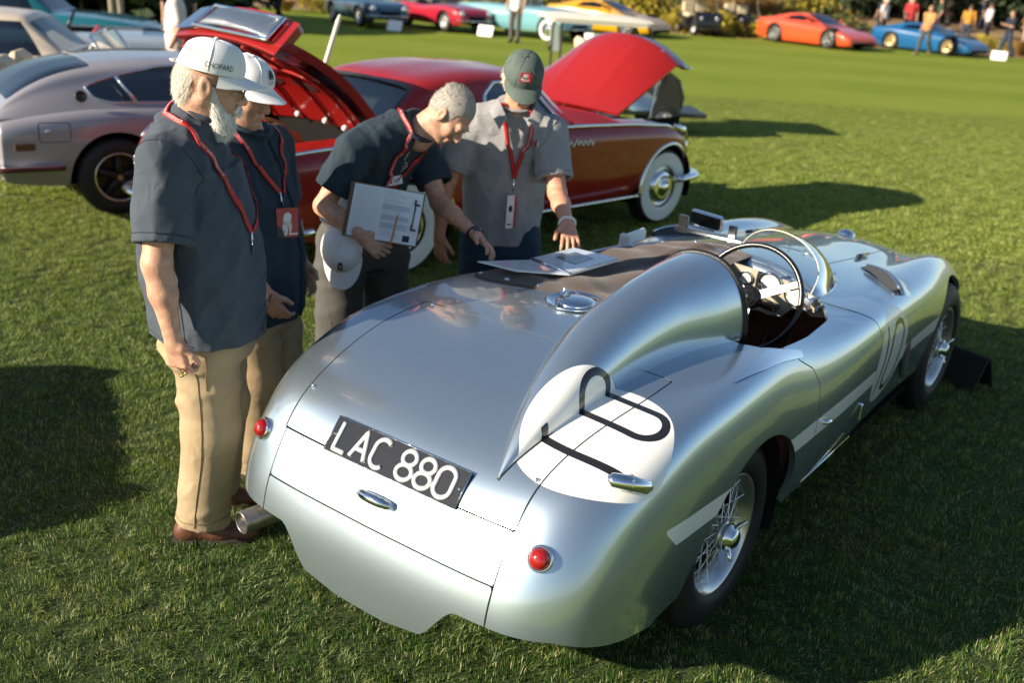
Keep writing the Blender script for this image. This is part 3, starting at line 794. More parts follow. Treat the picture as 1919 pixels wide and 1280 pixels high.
    # door vents behind the front wheels
    for s in (-1, 1):
        p, n = near((1.705, s*.71, .60))
        b = B(); b.box(p+np.array([0, -s*.006, -.01]), (.085, .022, .27), np.array(Matrix.Rotation(s*.10, 3, 'X')), .01); b.build('side_vent', mat('vent_dark', (.02, .03, .04), .4), car)
    # nose details seen over the top
    for s in (-1, 1):
        p, n = near((3.0, s*.46, .60)); b = B(); b.lathe([(.085, -.02), (.088, .01), (.08, .02), (.06, .035), (.03, .046), (0, .05)], p, unit(n+np.array([.6, 0, -.3])), 28); b.build('headlamp', ch, car)
    p, n = deck(2.75, 0); b = B(); b.lathe([(.05, 0), (.045, .018), (.02, .03), (0, .032)], p, n, 20); b.build('bonnet_cap', ch, car)
    b = B(); b.box((3.12, 0, .47), (.03, .50, .16), None, .02); b.build('grille', dark, car)
    for s in (-1, 1):
        pts = [deck(x, s*.30)[0]+np.array([0, 0, .012]) for x in (2.05, 2.12, 2.2)]; b = B(); b.tube(pts, .010, 8); b.build('bonnet_catch', blk, car)
# ------------------------------------------------------------------ lawn
def lawn_material(name, blades):
    m = bpy.data.materials.new(name); m.use_nodes = True; nt = m.node_tree; N = nt.nodes; L = nt.links
    b = N['Principled BSDF']; out = N['Material Output']
    geo = N.new('ShaderNodeNewGeometry')
    def noise(scale, detail=3):
        n = N.new('ShaderNodeTexNoise'); n.inputs['Scale'].default_value = scale; n.inputs['Detail'].default_value = detail
        L.new(geo.outputs['Position'], n.inputs['Vector']); return n.outputs['Fac']
    def mapr(x, a, b_, c, d):
        r = N.new('ShaderNodeMapRange'); r.inputs[1].default_value = a; r.inputs[2].default_value = b_; r.inputs[3].default_value = c; r.inputs[4].default_value = d
        L.new(x, r.inputs[0]); return r.outputs[0]
    def mix(f, a, b_):
        x = N.new('ShaderNodeMix'); x.data_type = 'RGBA'
        if isinstance(f, float): x.inputs['Factor'].default_value = f
        else: L.new(f, x.inputs['Factor'])
        for k, v in (('A', a), ('B', b_)):
            if isinstance(v, tuple): x.inputs[k].default_value = (*v, 1)
            else: L.new(v, x.inputs[k])
        return x.outputs['Result']
    if blades:
        sp = N.new('ShaderNodeSeparateXYZ'); L.new(geo.outputs['Position'], sp.inputs[0]); far_lit = mapr(sp.outputs['Y'], 3.2, 8.0, 0, 1)
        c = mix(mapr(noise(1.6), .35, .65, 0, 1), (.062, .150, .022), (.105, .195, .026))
        c = mix(far_lit, c, (.31, .385, .055))  # brighter, yellower with distance: sunlit tips of a glancing view painted into the colour
        c = mix(mapr(noise(14), .45, .75, 0, .8), c, (.23, .29, .055))
        c = mix(mapr(noise(.9, 4), .52, .68, 0, .55), c, (.27, .29, .075)); c = mix(mapr(noise(3.3, 4), .58, .72, 0, .6), c, (.045, .105, .014))
        rnd = N.new('ShaderNodeAttribute'); rnd.attribute_name = 'tone'; rnd.attribute_type = 'GEOMETRY'
        c = mix(mapr(rnd.outputs['Fac'], .80, .95, 0, .9), c, (.56, .54, .27))
        c = mix(mapr(rnd.outputs['Fac'], 0, .55, .75, 0), c, (.030, .080, .012))
    else:
        c = mix(mapr(noise(.35), .35, .65, 0, 1), (.17, .225, .022), (.215, .26, .028))
        c = mix(mapr(noise(5, 5), .3, .7, 0, .6), c, (.13, .18, .018))
        sep = N.new('ShaderNodeSeparateXYZ'); L.new(geo.outputs['Position'], sep.inputs[0])
        w = N.new('ShaderNodeMath'); w.operation = 'SINE'
        mm = N.new('ShaderNodeMath'); mm.operation = 'MULTIPLY'; mm.inputs[1].default_value = 1.25; L.new(sep.outputs['Y'], mm.inputs[0]); L.new(mm.outputs[0], w.inputs[0])
        c = mix(mapr(w.outputs[0], -.4, .4, 0, .28), c, (.25, .28, .045))
    L.new(c, b.inputs['Base Color'])
    b.inputs['Roughness'].default_value = .55 if blades else .9
    b.inputs['Specular IOR Level'].default_value = .35 if blades else .1
    if blades:
        tr = N.new('ShaderNodeBsdfTranslucent'); L.new(c, tr.inputs['Color'])
        ms = N.new('ShaderNodeMixShader'); ms.inputs[0].default_value = .38
        L.new(b.outputs[0], ms.inputs[1]); L.new(tr.outputs[0], ms.inputs[2]); L.new(ms.outputs[0], out.inputs['Surface'])
    else:
        n = N.new('ShaderNodeTexNoise'); n.inputs['Scale'].default_value = 45; n.inputs['Detail'].default_value = 6; L.new(geo.outputs['Position'], n.inputs['Vector'])
        bp = N.new('ShaderNodeBump'); bp.inputs['Strength'].default_value = .5; bp.inputs['Distance'].default_value = .03
        L.new(n.outputs['Fac'], bp.inputs['Height']); L.new(bp.outputs[0], b.inputs['Normal'])
    return m

def build_lawn():
    b = B(); b.add([(-9, .5, .004), (11, .5, .004), (11, 8.4, .004), (-9, 8.4, .004)], [(0, 1, 2, 3)], 0, False); g = b.build('turf_base', mat('thatch', (.030, .050, .012), .95, var=.4, vscale=20)); g['kind'] = 'structure'
    b = B(); b.add([(-420, -420, 0), (420, -420, 0), (420, 420, 0), (-420, 420, 0)], [(0, 1, 2, 3)], 0, False)
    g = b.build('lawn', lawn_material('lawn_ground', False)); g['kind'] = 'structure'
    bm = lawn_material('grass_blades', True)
    tiles = []
    TS = .5
    def tile(seed, n, hmin, hmax, wid):
        r = np.random.default_rng(seed)
        P = r.uniform(-TS/2, TS/2, (n, 2))
        # clumps lean together; the field repeats over the tile so tiles join up
        def field(k):
            f = np.zeros(n)
            for _ in range(7):
                a, c = r.integers(-3, 4, 2); f += r.normal()*np.sin(2*PI*(a*P[:, 0]+c*P[:, 1])/TS+r.uniform(0, 6.28))
            return f
        ang = field(0)*1.0+r.normal(0, .9, n); lean = np.clip(.55+.28*field(1)+r.normal(0, .25, n), .05, 1.35)
        h = r.uniform(hmin, hmax, n)*(1+.18*np.tanh(field(2)))
        w = wid*r.uniform(.7, 1.3, n); tone = r.uniform(0, 1, n)
        dx, dy = np.cos(ang), np.sin(ang); fa = ang+PI/2+r.normal(0, .7, n); sx, sy = np.cos(fa), np.sin(fa)
        V = np.zeros((n, 5, 3))
        for i, (t, ww) in enumerate(((0, 1), (.55, .85))):
            hor = h*np.sin(lean*t)*t; ver = h*np.cos(lean*t*.9)*t
            for s in (0, 1):
                k = i*2+s; sg = s*2-1
                V[:, k, 0] = P[:, 0]+dx*hor+sx*sg*w*ww/2; V[:, k, 1] = P[:, 1]+dy*hor+sy*sg*w*ww/2; V[:, k, 2] = ver
        V[:, 4, 0] = P[:, 0]+dx*h*np.sin(lean); V[:, 4, 1] = P[:, 1]+dy*h*np.sin(lean); V[:, 4, 2] = h*np.cos(lean)*.95
        base = (np.arange(n)*5)[:, None]
        T = np.concatenate([base+np.array([0, 1, 3]), base+np.array([0, 3, 2]), base+np.array([2, 3, 4])])
        me = bpy.data.meshes.new('grass_tile'); VV = V.reshape(-1, 3)
        me.vertices.add(len(VV)); me.vertices.foreach_set('co', VV.ravel()); me.loops.add(T.size); me.loops.foreach_set('vertex_index', T.astype(np.int32).ravel())
        me.polygons.add(len(T)); me.polygons.foreach_set('loop_start', np.arange(0, T.size, 3, dtype=np.int32)); me.update(calc_edges=True)
        me.polygons.foreach_set('use_smooth', np.ones(len(T), bool))
        at = me.attributes.new('tone', 'FLOAT', 'POINT'); at.data.foreach_set('value', np.repeat(tone, 5).astype(np.float32))
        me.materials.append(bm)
        return bpy.data.objects.new('grass_tile', me)
    near = [tile(s, 5200, .013, .038, .0025) for s in (1, 2, 3, 4)]
    far = [tile(s+10, 1500, .022, .036, .0075) for s in (1, 2)]
    def field_obj(name, cells, tiles, seed):
        r = np.random.default_rng(seed)
        me = bpy.data.meshes.new(name); me.from_pydata([(x, y, 0) for x, y in cells], [], [])
        o = bpy.data.objects.new(name, me); COL.objects.link(o); o['kind'] = 'stuff'
        at = me.attributes.new('turn', 'FLOAT', 'POINT'); at.data.foreach_set('value', (r.integers(0, 4, len(cells))*PI/2).astype(np.float32))
        sz = me.attributes.new('height', 'FLOAT', 'POINT'); sz.data.foreach_set('value', np.array([1.0 if c[1] < 9 else max(.12, 1-(c[1]-9)/11.5) for c in cells], np.float32))
        pk = me.attributes.new('pick', 'INT', 'POINT'); pk.data.foreach_set('value', r.integers(0, len(tiles), len(cells)).astype(np.int32))
        ng = bpy.data.node_groups.new(name, 'GeometryNodeTree')
        ng.interface.new_socket('Geometry', in_out='INPUT', socket_type='NodeSocketGeometry'); ng.interface.new_socket('Geometry', in_out='OUTPUT', socket_type='NodeSocketGeometry')
        n = ng.nodes; l = ng.links; gi = n.new('NodeGroupInput'); go = n.new('NodeGroupOutput')
        iop = n.new('GeometryNodeInstanceOnPoints'); l.new(gi.outputs[0], iop.inputs['Points'])
        gti = n.new('GeometryNodeGeometryToInstance')
        for t in tiles:
            oi = n.new('GeometryNodeObjectInfo'); oi.inputs['Object'].default_value = t; l.new(oi.outputs['Geometry'], gti.inputs[0])
        l.new(gti.outputs[0], iop.inputs['Instance']); iop.inputs['Pick Instance'].default_value = True
        a = n.new('GeometryNodeInputNamedAttribute'); a.data_type = 'INT'; a.inputs['Name'].default_value = 'pick'; l.new(a.outputs['Attribute'], iop.inputs['Instance Index'])
        a = n.new('GeometryNodeInputNamedAttribute'); a.data_type = 'FLOAT'; a.inputs['Name'].default_value = 'turn'
        cx = n.new('ShaderNodeCombineXYZ'); l.new(a.outputs['Attribute'], cx.inputs['Z']); l.new(cx.outputs[0], iop.inputs['Rotation'])
        a = n.new('GeometryNodeInputNamedAttribute'); a.data_type = 'FLOAT'; a.inputs['Name'].default_value = 'height'
        cs = n.new('ShaderNodeCombineXYZ'); cs.inputs['X'].default_value = 1; cs.inputs['Y'].default_value = 1; l.new(a.outputs['Attribute'], cs.inputs['Z']); l.new(cs.outputs[0], iop.inputs['Scale'])
        l.new(iop.outputs[0], go.inputs[0])
        md = o.modifiers.new('grass', 'NODES'); md.node_group = ng
        return o
    nc, fc = [], []; rr = np.random.default_rng(4)
    for i in range(-18, 22):
        for j in range(3, 40):
            x, y = i*TS, j*TS
            if abs(x) > .62*y+1.2: continue
            (nc if y < 8.2 else fc).append((x, y))
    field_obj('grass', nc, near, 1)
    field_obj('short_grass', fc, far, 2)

# ------------------------------------------------------------------ the planted bank behind the far row of cars
def leaf_cloud(seed, n, rx, ry, h, size, flare=1.0, strand=False):
    r = np.random.default_rng(seed); b = B(); V = []; F = []
    cl = r.normal(0, .45, (14, 2)); ch = r.uniform(.25, .85, 14)
    for i in range(n):
        if strand:
            a = r.uniform(0, 6.28); q = r.uniform(0, .25); L = h*r.uniform(.6, 1.1); out = r.uniform(.1, 1.0)*flare
            p0 = np.array([rx*q*math.cos(a), ry*q*math.sin(a), 0]); p1 = p0+np.array([rx*.5*out*math.cos(a), ry*.5*out*math.sin(a), L*.75]); p2 = p0+np.array([rx*out*math.cos(a), ry*out*math.sin(a), L*r.uniform(.65, 1.0)])
            s_ = np.array([-math.sin(a), math.cos(a), 0])*size
            k = len(V); V += [p0-s_, p0+s_, p1+s_, p1-s_, p2]; F += [(k, k+1, k+2, k+3), (k+3, k+2, k+4)]
        else:
            c = r.integers(0, 14); z = np.clip(ch[c]+r.normal(0, .16), .02, 1.0); sp = math.sqrt(max(.05, 1-(z-.35)**2*1.6))
            x = np.clip(cl[c, 0]+r.normal(0, .24), -1, 1)*rx*sp; y = np.clip(cl[c, 1]+r.normal(0, .24), -1, 1)*ry*sp
            u = unit(r.normal(size=3)); v = unit(np.cross(u, r.normal(size=3))); s_ = size*r.uniform(.6, 1.5); p = np.array([x, y, z*h])
            k = len(V); V += [p-u*s_, p+v*s_*.5, p+u*s_, p-v*s_*.5]; F.append((k, k+1, k+2, k+3))
    b.add(V, F, 0, False); return b
def build_bank():
    b = B(); xs = np.linspace(-60, 60, 61); ys = [41.2, 44.2, 47.5, 52, 60, 75]; zs = [0, .04, .30, .9, 1.5, 2.2]
    r = np.random.default_rng(5)
    G = np.array([[(x, y-.18*(x-0)*.0+(-2.0 if x < 0 else 0)*min(1, -x/12 if x < 0 else 0), z*(1+.2*math.sin(x*.4))+.004) for y, z in zip(ys, zs)] for x in xs])
    b.grid(G, 0, True)
    o = b.build('planted_bank', mat('bank_soil', (.25, .165, .085), .95, var=.4, vscale=2)); o['kind'] = 'structure'
    cols = {'y': mat('bush_yellow', (.33, .26, .025), .8, var=.5, vscale=1.5), 'g': mat('bush_olive', (.10, .115, .025), .8, var=.5, vscale=1.5), 'o': mat('grass_ochre', (.38, .245, .085), .85, var=.45, vscale=2), 'd': mat('bush_dark', (.025, .040, .015), .8, var=.5, vscale=1.5)}
    protos = {}
    spec = {'y': ('yellow_bush', 'rounded bush covered in yellow flowers on the bank', 'bush', 'yellow flowering bushes on the bank'),
            'g': ('olive_bush', 'low olive green bush on the bank', 'bush', 'olive bushes on the bank'),
            'o': ('grass_tussock', 'dry ochre tussock of ornamental grass on the bank', 'grass tussock', 'dry grass tussocks on the bank'),
            'd': ('dark_tree', 'dark evergreen shrub behind the crowd', 'shrub', 'dark shrubs behind the crowd')}
    marks = [(560, 'left of the dark blue roadster'), (705, 'behind the dark blue roadster'), (780, 'between the dark blue and crimson roadsters'), (850, 'behind the crimson roadster'), (920, 'between the crimson roadster and turquoise convertible'), (1000, 'behind the turquoise convertible'), (1130, 'behind the yellow sports car'), (1225, 'between the yellow sports car and golf carts'), (1290, 'behind the left dark golf cart'), (1370, 'behind the right dark golf cart'), (1430, 'between the golf carts and orange supercar'), (1520, 'behind the orange supercar'), (1625, 'between the orange and blue supercars'), (1745, 'behind the blue supercar'), (1850, 'behind the onlookers at the right')]
    base = {'y': 'yellow bush', 'g': 'olive bush', 'o': 'ochre tussock', 'd': 'dark shrub'}
    used = {}
    def plant(kind, x, y, z, s, rot):
        nm, lb, ct, gp = spec[kind]
        D = .936*y+.7; u = 1003+1874*x/D
        if u < 520 or u > 1990:
            if kind != 'd' or x > 0: return
        if kind not in protos:
            lc = leaf_cloud(ord(kind), {'y': 1500, 'g': 1300, 'o': 900, 'd': 2200}[kind], 1.1, 1.0, 1.0, {'y': .055, 'g': .06, 'o': .016, 'd': .08}[kind], strand=(kind == 'o'))
            root = bpy.data.objects.new(nm, None); COL.objects.link(root); root['category'] = ct; root['group'] = gp
            lc.build('foliage', cols[kind], root)
            st = B()
            for k in range(5): st.cone((.06*math.cos(k*1.3), .06*math.sin(k*1.3), -.1), (.35*math.cos(k*1.3), .35*math.sin(k*1.3), .55), .03, .012, 6, caps=False)
            st.build('stem', mat('bark', (.08, .055, .035), .9), root)
            protos[kind] = root; o = root
        else:
            root = protos[kind]; o = root.copy(); COL.objects.link(o)
            for c in root.children:
                d_ = c.copy(); COL.objects.link(d_); d_.parent = o
        where = min(marks, key=lambda m: abs(m[0]-u))[1] if x > -9 else 'behind the cars at top left'
        size = 'tiny' if s < .62 else 'low' if s < .75 else 'towering' if s > 1.5 else 'tall' if s > 1.2 else 'big' if s > 1.0 else 'waist high'
        if kind == 'd': size = 'squat' if s < 2.5 else 'broad' if s < 2.8 else 'tall' if s < 3.2 else 'towering'
        row = 'low on the bank' if z < .1 else 'midway up the bank' if z < .3 else 'high on the bank'
        if kind == 'd': row = ''
        o['label'] = ' '.join(f'{size} {base[kind]} {row} {where}'.split())
        o.location = (x, y, z); o.scale = (s*1.1, s*1.1, s); o.rotation_euler = (0, 0, rot)
    r = np.random.default_rng(21)
    for i in range(84):
        x = -13+i*.40+r.normal(0, .25); row = r.integers(0, 3); y = (42.6, 45.0, 48.0)[row]+r.normal(0, .5)+(-4.5 if x < -4 else 0); z = (.0, .15, .4)[row]
        kind = r.choice(['o', 'y', 'g', 'y', 'o'] if x < 13 else ['o', 'o', 'y', 'g'])
        if x > 13.5 and (row > 0 or r.uniform() < .5): continue
        plant(kind, x, y, z, r.uniform(.6, 1.05)*(1.2 if row else .8)*(1.35 if x > 2 and x < 13 else 1), r.uniform(0, 6.28))
    for i in range(17):
        x = 13+i*.75+r.normal(0, .3); plant('d', x, 54+r.normal(0, 1.0), .8, r.uniform(2.2, 3.6), r.uniform(0, 6.28))
    for i in range(7): plant('d', -19.5+i*1.5, 30+r.normal(0, .7), 0, r.uniform(2.2, 3.2), r.uniform(0, 6.28))
build_lawn()
build_bank()
# ------------------------------------------------------------------ other cars
def pane_mat(name='window_glass', tint=(.55, .62, .58), fac=.14):
    if name in MATS: return MATS[name]
    m = bpy.data.materials.new(name); m.use_nodes = True; nt = m.node_tree; N = nt.nodes; L = nt.links
    out = N['Material Output']; N.remove(N['Principled BSDF'])
    t = N.new('ShaderNodeBsdfTransparent'); t.inputs[0].default_value = (*tint, 1)
    g = N.new('ShaderNodeBsdfGlossy'); g.inputs['Roughness'].default_value = .02
    fr = N.new('ShaderNodeFresnel'); fr.inputs[0].default_value = 1.5
    ad = N.new('ShaderNodeMath'); ad.operation = 'ADD'; ad.inputs[1].default_value = fac; L.new(fr.outputs[0], ad.inputs[0])
    mx = N.new('ShaderNodeMixShader'); L.new(ad.outputs[0], mx.inputs[0]); L.new(t.outputs[0], mx.inputs[1]); L.new(g.outputs[0], mx.inputs[2])
    L.new(mx.outputs[0], out.inputs['Surface']); MATS[name] = m; return m
def shell_tm(P, ns, nt, mirror=True):
    P = np.asarray(P, float); C = fit_surf(P)
    H = surf(C, np.linspace(0, P.shape[0]-1, ns), np.linspace(0, P.shape[1]-1, nt))
    L = H[:, :0:-1]*np.array([1, -1, 1.]); return grid_tm(np.concatenate([L, H], 1))
def body_points(xs, zt, zb, w, zl, crown=.012, tuck=.06, wm=.02, zm=.62):
    P = []
    for x, a, b_, ww, l in zip(xs, zt, zb, w, zl):
        m = l+(b_-l)*zm
        P.append([(x, 0, a), (x, .42*ww, a-crown*.3), (x, .74*ww, (a*.35+b_*.65)+.006), (x, .93*ww, b_), (x, ww+wm*.6, b_-(b_-m)*.35), (x, ww+wm, m), (x, ww+wm*.5, l+(m-l)*.45), (x, ww-tuck, l)])
    return P
def cabin_points(xs, zr, wr, zbase, wb):
    P = []
    for x, z, a, zb, b_ in zip(xs, zr, wr, zbase, wb):
        h = z-zb
        P.append([(x, 0, z), (x, .40*a, z-.02*h), (x, .76*a, z-.06*h), (x, a*.97, z-.20*h), (x, a*.985+.15*(b_-a)+.01, z-.42*h), (x, a+.55*(b_-a), z-.70*h), (x, b_, zb-.01)])
    return P
def cut_arches(tm, ws):
    for cx, cz, r in ws:
        V = tm.V; g = np.where(V[:, 2] > cz, np.hypot(V[:, 0]-cx, V[:, 2]-cz), np.abs(V[:, 0]-cx))-r
        g = np.where(np.abs(V[:, 1]) < .4, 1.0, g); _, tm = tm.cut(g)
    return tm
def wheel(root, x, y, r, w, style, rr=None, n=32):
    s = 1 if y > 0 else -1; c = np.array([x, y, r]); ax = (0, s, 0); rr = rr or r*.60; h = w/2
    ch = chrome(); b = B()
    if style == 'whitewall':
        b.lathe([(rr, h*.55), (rr*.96, h*.75), (rr*.86, h*.7), (rr*.82, h*.5)], c, ax, n)
        b.lathe([(rr*.82, h*.5), (rr*.75, h*.9), (rr*.55, h*1.1), (rr*.50, h*1.05), (rr*.40, h*1.1), (rr*.30, h*1.35), (rr*.12, h*1.5), (0, h*1.52)], c, ax, n)
        o = b.build('wheel', ch, root)
    elif style == 'five':
        b.lathe([(rr*1.0, h*.85), (rr*1.0, h*.95), (rr*.93, h*.95), (rr*.88, h*.6), (rr*.86, -h)], c, ax, n)
        o = b.build('wheel', mat('polished_rim', (.62, .55, .46), .22, 1.0), root)
        b = B()
        for k in range(5):
            a = k*2*PI/5+.3; e = np.array([math.cos(a), 0, math.sin(a)]); b.tube([c+e*rr*.1+np.array([0, s*h*.45, 0]), c+e*rr*.45+np.array([0, s*h*.45, 0]), c+e*rr*.9+np.array([0, s*h*.35, 0])], [.05, .032, .042], 6, up=ax)
        b.lathe([(rr*.86, h*.0), (0, h*.0)], c, ax, 24); b.build('wheel_spokes', mat('spoke_black', (.02, .017, .018), .35, .3), o)
        b = B(); b.lathe([(rr*.22, h*.4), (rr*.2, h*.8), (rr*.1, h*.9), (0, h*.9)], c, ax, 16); b.build('hub_cap', mat('hub_gold', (.42, .34, .25), .3, .9), o)
    else:
        col = {'gold': (.60, .47, .24), 'grey': (.30, .29, .28), 'wire': (.6, .6, .6), 'cap': (.8, .8, .8)}[style]
        b.lathe([(rr, h*.8), (rr*.98, h*.95), (rr*.90, h*.9), (rr*.86, h*.2), (rr*.2, h*.1), (rr*.18, h*.7), (0, h*.75)], c, ax, n)
        for k in range(10 if style != 'gold' else 5):
            a = k*2*PI/(10 if style != 'gold' else 5); e = np.array([math.cos(a), 0, math.sin(a)]); b.tube([c+e*rr*.15+np.array([0, s*h*.6, 0]), c+e*rr*.92+np.array([0, s*h*.6, 0])], [rr*.11, rr*.09], 5, up=ax)
        o = b.build('wheel', mat('rim_'+style, col, .3, .9), root)
    b = B(); b.lathe([(rr*.97, h*.8), (rr*1.06, h*.98), (rr*1.16, h*1.02), (r*.90, h*.92), (r*.975, h*.7), (r, h*.3), (r, -h*.3), (r*.975, -h*.7), (r*.9, -h), (rr, -h*.9)], c, ax, n)
    t = b.build('tyre', black_rubber(), o)
    if style == 'whitewall':
        b = B(); b.lathe([(rr*1.0, h*.90), (rr*1.10, h*1.04), (rr*1.2, h*1.065), (r*.885, h*.985)], c, ax, n+16); b.build('whitewall', mat('whitewall', (.72, .72, .69), .6), t)
    return o
def arch_liners(b, ws, half):
    for cx, cz, r in ws:
        for s in (-1, 1):
            t = np.linspace(-.3, PI+.3, 20)
            G = np.stack([np.stack([cx+(r+.01)*np.cos(t), np.full(20, s*y), cz+(r+.01)*np.sin(t)], -1) for y in (half-.03, half-.34)]); b.grid(G)
            b.add([(cx+(r+.01)*math.cos(q), s*(half-.34), cz+(r+.01)*math.sin(q)) for q in t], [tuple(range(20))], 0, False)

DARK = lambda: mat('dark_inside', (.012, .011, .010), .95, spec=.05)

# ------------------------------------------------------------------ the red coupe behind the men
def build_red_coupe():
    car = thing('red_coupe', 'red fifties coupe with whitewall tyres and both lids raised', 'car', (-1.382, 7.398, 0), .8006)
    red = mat('red_paint', (.28, .011, .009), .30, 0, coat=.7, coat_rough=.02, spec=.3)
    ch = chrome(); dark = DARK()
    xs = [-1.24, -1.20, -1.13, -.95, -.5, .3, 1.2, 1.8, 2.4, 2.9, 3.2, 3.34, 3.40]
    zt = [.50, .72, .86, .945, .985, .99, .995, 1.0, .985, .945, .86, .72, .50]
    zb = [.48, .69, .82, .925, .955, .962, .962, .952, .93, .89, .80, .66, .46]
    w = [.60, .72, .80, .845, .862, .868, .868, .868, .86, .84, .79, .72, .62]
    zl = [.44, .42, .40, .37, .32, .30, .30, .30, .31, .34, .36, .38, .40]
    body = shell_tm(body_points(xs, zt, zb, w, zl), 200, 60)
    arch = [(0, .34, .385), (2.938, .34, .385)]
    body = cut_arches(body, arch)
    boot = [(-1.05, -.60), (-.13, -.62), (-.13, .62), (-1.05, .60)]
    hood = [(2.36, -.64), (3.22, -.60), (3.22, .60), (2.36, .64)]
    cab = [(.02, -.74), (1.70, -.78), (1.80, -.6), (1.84, 0), (1.80, .6), (1.70, .78), (.02, .74)]
    for poly in (boot, hood, cab):
        _, body = body.cut(np.where(body.V[:, 2] > .8, sd_poly(body.V[:, :2], poly, .02), 1.0))
    bo = tm_obj('body', [(body, 0), (body.flange(.03), 0)], [red], car)
    b = B(); arch_liners(b, arch, .86); b.box((1.0, 0, .33), (4.6, 1.2, .02)); b.box((-.62, 0, .62), (.94, 1.30, .02)); b.box((-1.07, 0, .78), (.02, 1.26, .3)); b.box((-.12, 0, .80), (.02, 1.3, .34))
    for s in (-1, 1): b.box((-.6, s*.66, .78), (.94, .02, .3)); b.box((2.8, s*.66, .75), (.95, .02, .36))
    b.box((2.8, 0, .50), (.95, 1.3, .02)); b.box((2.34, 0, .75), (.02, 1.3, .40))
    b.build('underbody', dark, car)
    # engine
    b = B(); b.box((2.78, .05, .72), (.6, .5, .3), None, .05); b.lathe([(.0, .12), (.17, .12), (.19, .06), (.17, 0)], (2.75, .05, .88), (0, 0, 1), 20); b.box((2.55, -.45, .76), (.22, .22, .2), None, .02); b.box((2.6, .48, .80), (.3, .2, .2), None, .02)
    b.build('engine', mat('dark_metal', (.08, .075, .07), .4, .8), car)
    for (x, y, z) in ((2.46, -.35, .93), (2.5, .1, .95)):
        b = B(); b.lathe([(.0, .06), (.03, .055), (.045, .02), (.045, -.06)], (x, y, z-.02), (0, 0, 1), 14); b.build('filler_pot', ch, car)
    # cabin
    cx = [-.06, .06, .25, .5, .9, 1.25, 1.43, 1.64, 1.80]
    zr = [.985, 1.11, 1.285, 1.355, 1.385, 1.372, 1.335, 1.13, .985]
    wr = [.66, .64, .60, .60, .605, .60, .585, .62, .66]
    zbs = [.97]*9; wb = [.76, .77, .78, .79, .80, .80, .79, .77, .70]
    cb = shell_tm(cabin_points(cx, zr, wr, zbs, wb), 120, 60)
    g_side = lambda V: np.where((np.abs(V[:, 1]) > .52), sd_poly(V[:, [0, 2]], [(.80, 1.0), (.86, 1.20), (.97, 1.275), (1.36, 1.27), (1.57, 1.0)], .015), 1.0)
    g_rear = lambda V: np.where(V[:, 0] < .5, sd_poly(V[:, [1, 0]], [(-.54, -.01), (.54, -.01), (.50, .225), (-.50, .225)], .02), 1.0)
    g_front = lambda V: np.where(V[:, 0] > 1.3, sd_poly(V[:, [1, 0]], [(-.58, 1.76), (.58, 1.76), (.53, 1.455), (-.53, 1.455)], .015), 1.0)
    gl = pane_mat(); panes = []
    side, cb = cb.split(g_side); rear, cb = cb.split(g_rear); front, cb = cb.split(g_front)
    ro = tm_obj('roof', [(cb, 0), (cb.flange(.03), 0)], [red], car)
    for s in (-1, 1): tm_obj('side_window', [(side.cut(np.where(side.V[:, 1]*s > 0, -1., 1.))[0].offset(-.012), 0)], [gl], ro)
    tm_obj('rear_window', [(rear.offset(-.012), 0)], [pane_mat('rear_glass', (.50, .60, .56), .16)], ro)
    tm_obj('windscreen', [(front.offset(-.012), 0)], [gl], ro)
    blk = mat('black_paint', (.015, .015, .016), .3, coat=1.0)
    def loop_trim(tm, name, m, r, par, flat=1.0):
        E = tm.edges(); nxt = {a: b_ for a, b_ in E}; st = E[0][0]; path = [st]; k = nxt[st]
        while k != st and len(path) < 5000: path.append(k); k = nxt[k]
        P = tm.V[path][::3]; bb = B(); bb.tube(P, r, 6, closed=True, flat=flat); return bb.build(name, m, par)
    loop_trim(rear, 'window_seal', blk, .016, ro)
    loop_trim(front, 'window_trim', ch, .018, ro)
    for s in (-1, 1): loop_trim(side.cut(np.where(side.V[:, 1]*s > 0, -1., 1.))[0], 'window_trim', ch, .014, ro)
    b = B(); b.box((.75, 0, .62), (.9, 1.2, .3), None, .05); b.box((.52, 0, .92), (.16, 1.15, .34), np.array(Matrix.Rotation(-.2, 3, 'Y')), .06); b.box((1.15, .38, .92), (.16, .5, .34), np.array(Matrix.Rotation(-.2, 3, 'Y')), .06); b.box((1.15, -.38, .92), (.16, .5, .34), np.array(Matrix.Rotation(-.2, 3, 'Y')), .06)
    b.build('seats', mat('dark_seat', (.04, .032, .03), .6), car)
    b = B(); b.box((1.62, 0, .96), (.26, 1.3, .10), None, .04); b.build('dashboard', mat('dash_dark', (.03, .03, .03), .5), car)
    b = B(); t = np.linspace(0, 2*PI, 33)[:-1]; hc = np.array([1.40, .38, 1.02]); b.tube(hc+.19*(np.cos(t)[:, None]*np.array([0, 1, 0])+np.sin(t)[:, None]*np.array([.45, 0, .89])), .011, 6, closed=True); b.build('steering_wheel', mat('cream_plastic', (.6, .55, .42), .4), car)
    # chrome belt, sills, arches
    for s in (-1, 1):
        X = np.linspace(-1.14, 3.26, 70); yb = np.interp(X, xs, w)*.95; zz = np.interp(X, xs, zb)+.004
        b = B(); b.tube(np.stack([X, s*(yb+.012), zz], 1), .015, 6, up=(0, 0, 1)); b.build('belt_moulding', ch, car)
        X = np.linspace(.42, 2.50, 20); b = B(); b.tube(np.stack([X, np.full(20, s*.872), np.full(20, .325)], 1), .026, 6, flat=.5); b.build('sill_moulding', ch, car)
        for ax_, r0 in ((0, .395), (2.938, .395)):
            t = np.linspace(-.05, PI*1.02, 40); wv = np.interp(ax_+r0*np.cos(t), xs, w)+.016; b = B(); b.tube(np.stack([ax_+r0*np.cos(t), s*wv, .34+r0*np.sin(t)], 1), .019, 6); b.build('arch_moulding', ch, car)
    for x in (0, 2.938):
        for s in (-1, 1): wheel(car, x, s*.735, .345, .17, 'whitewall', .185, 40)
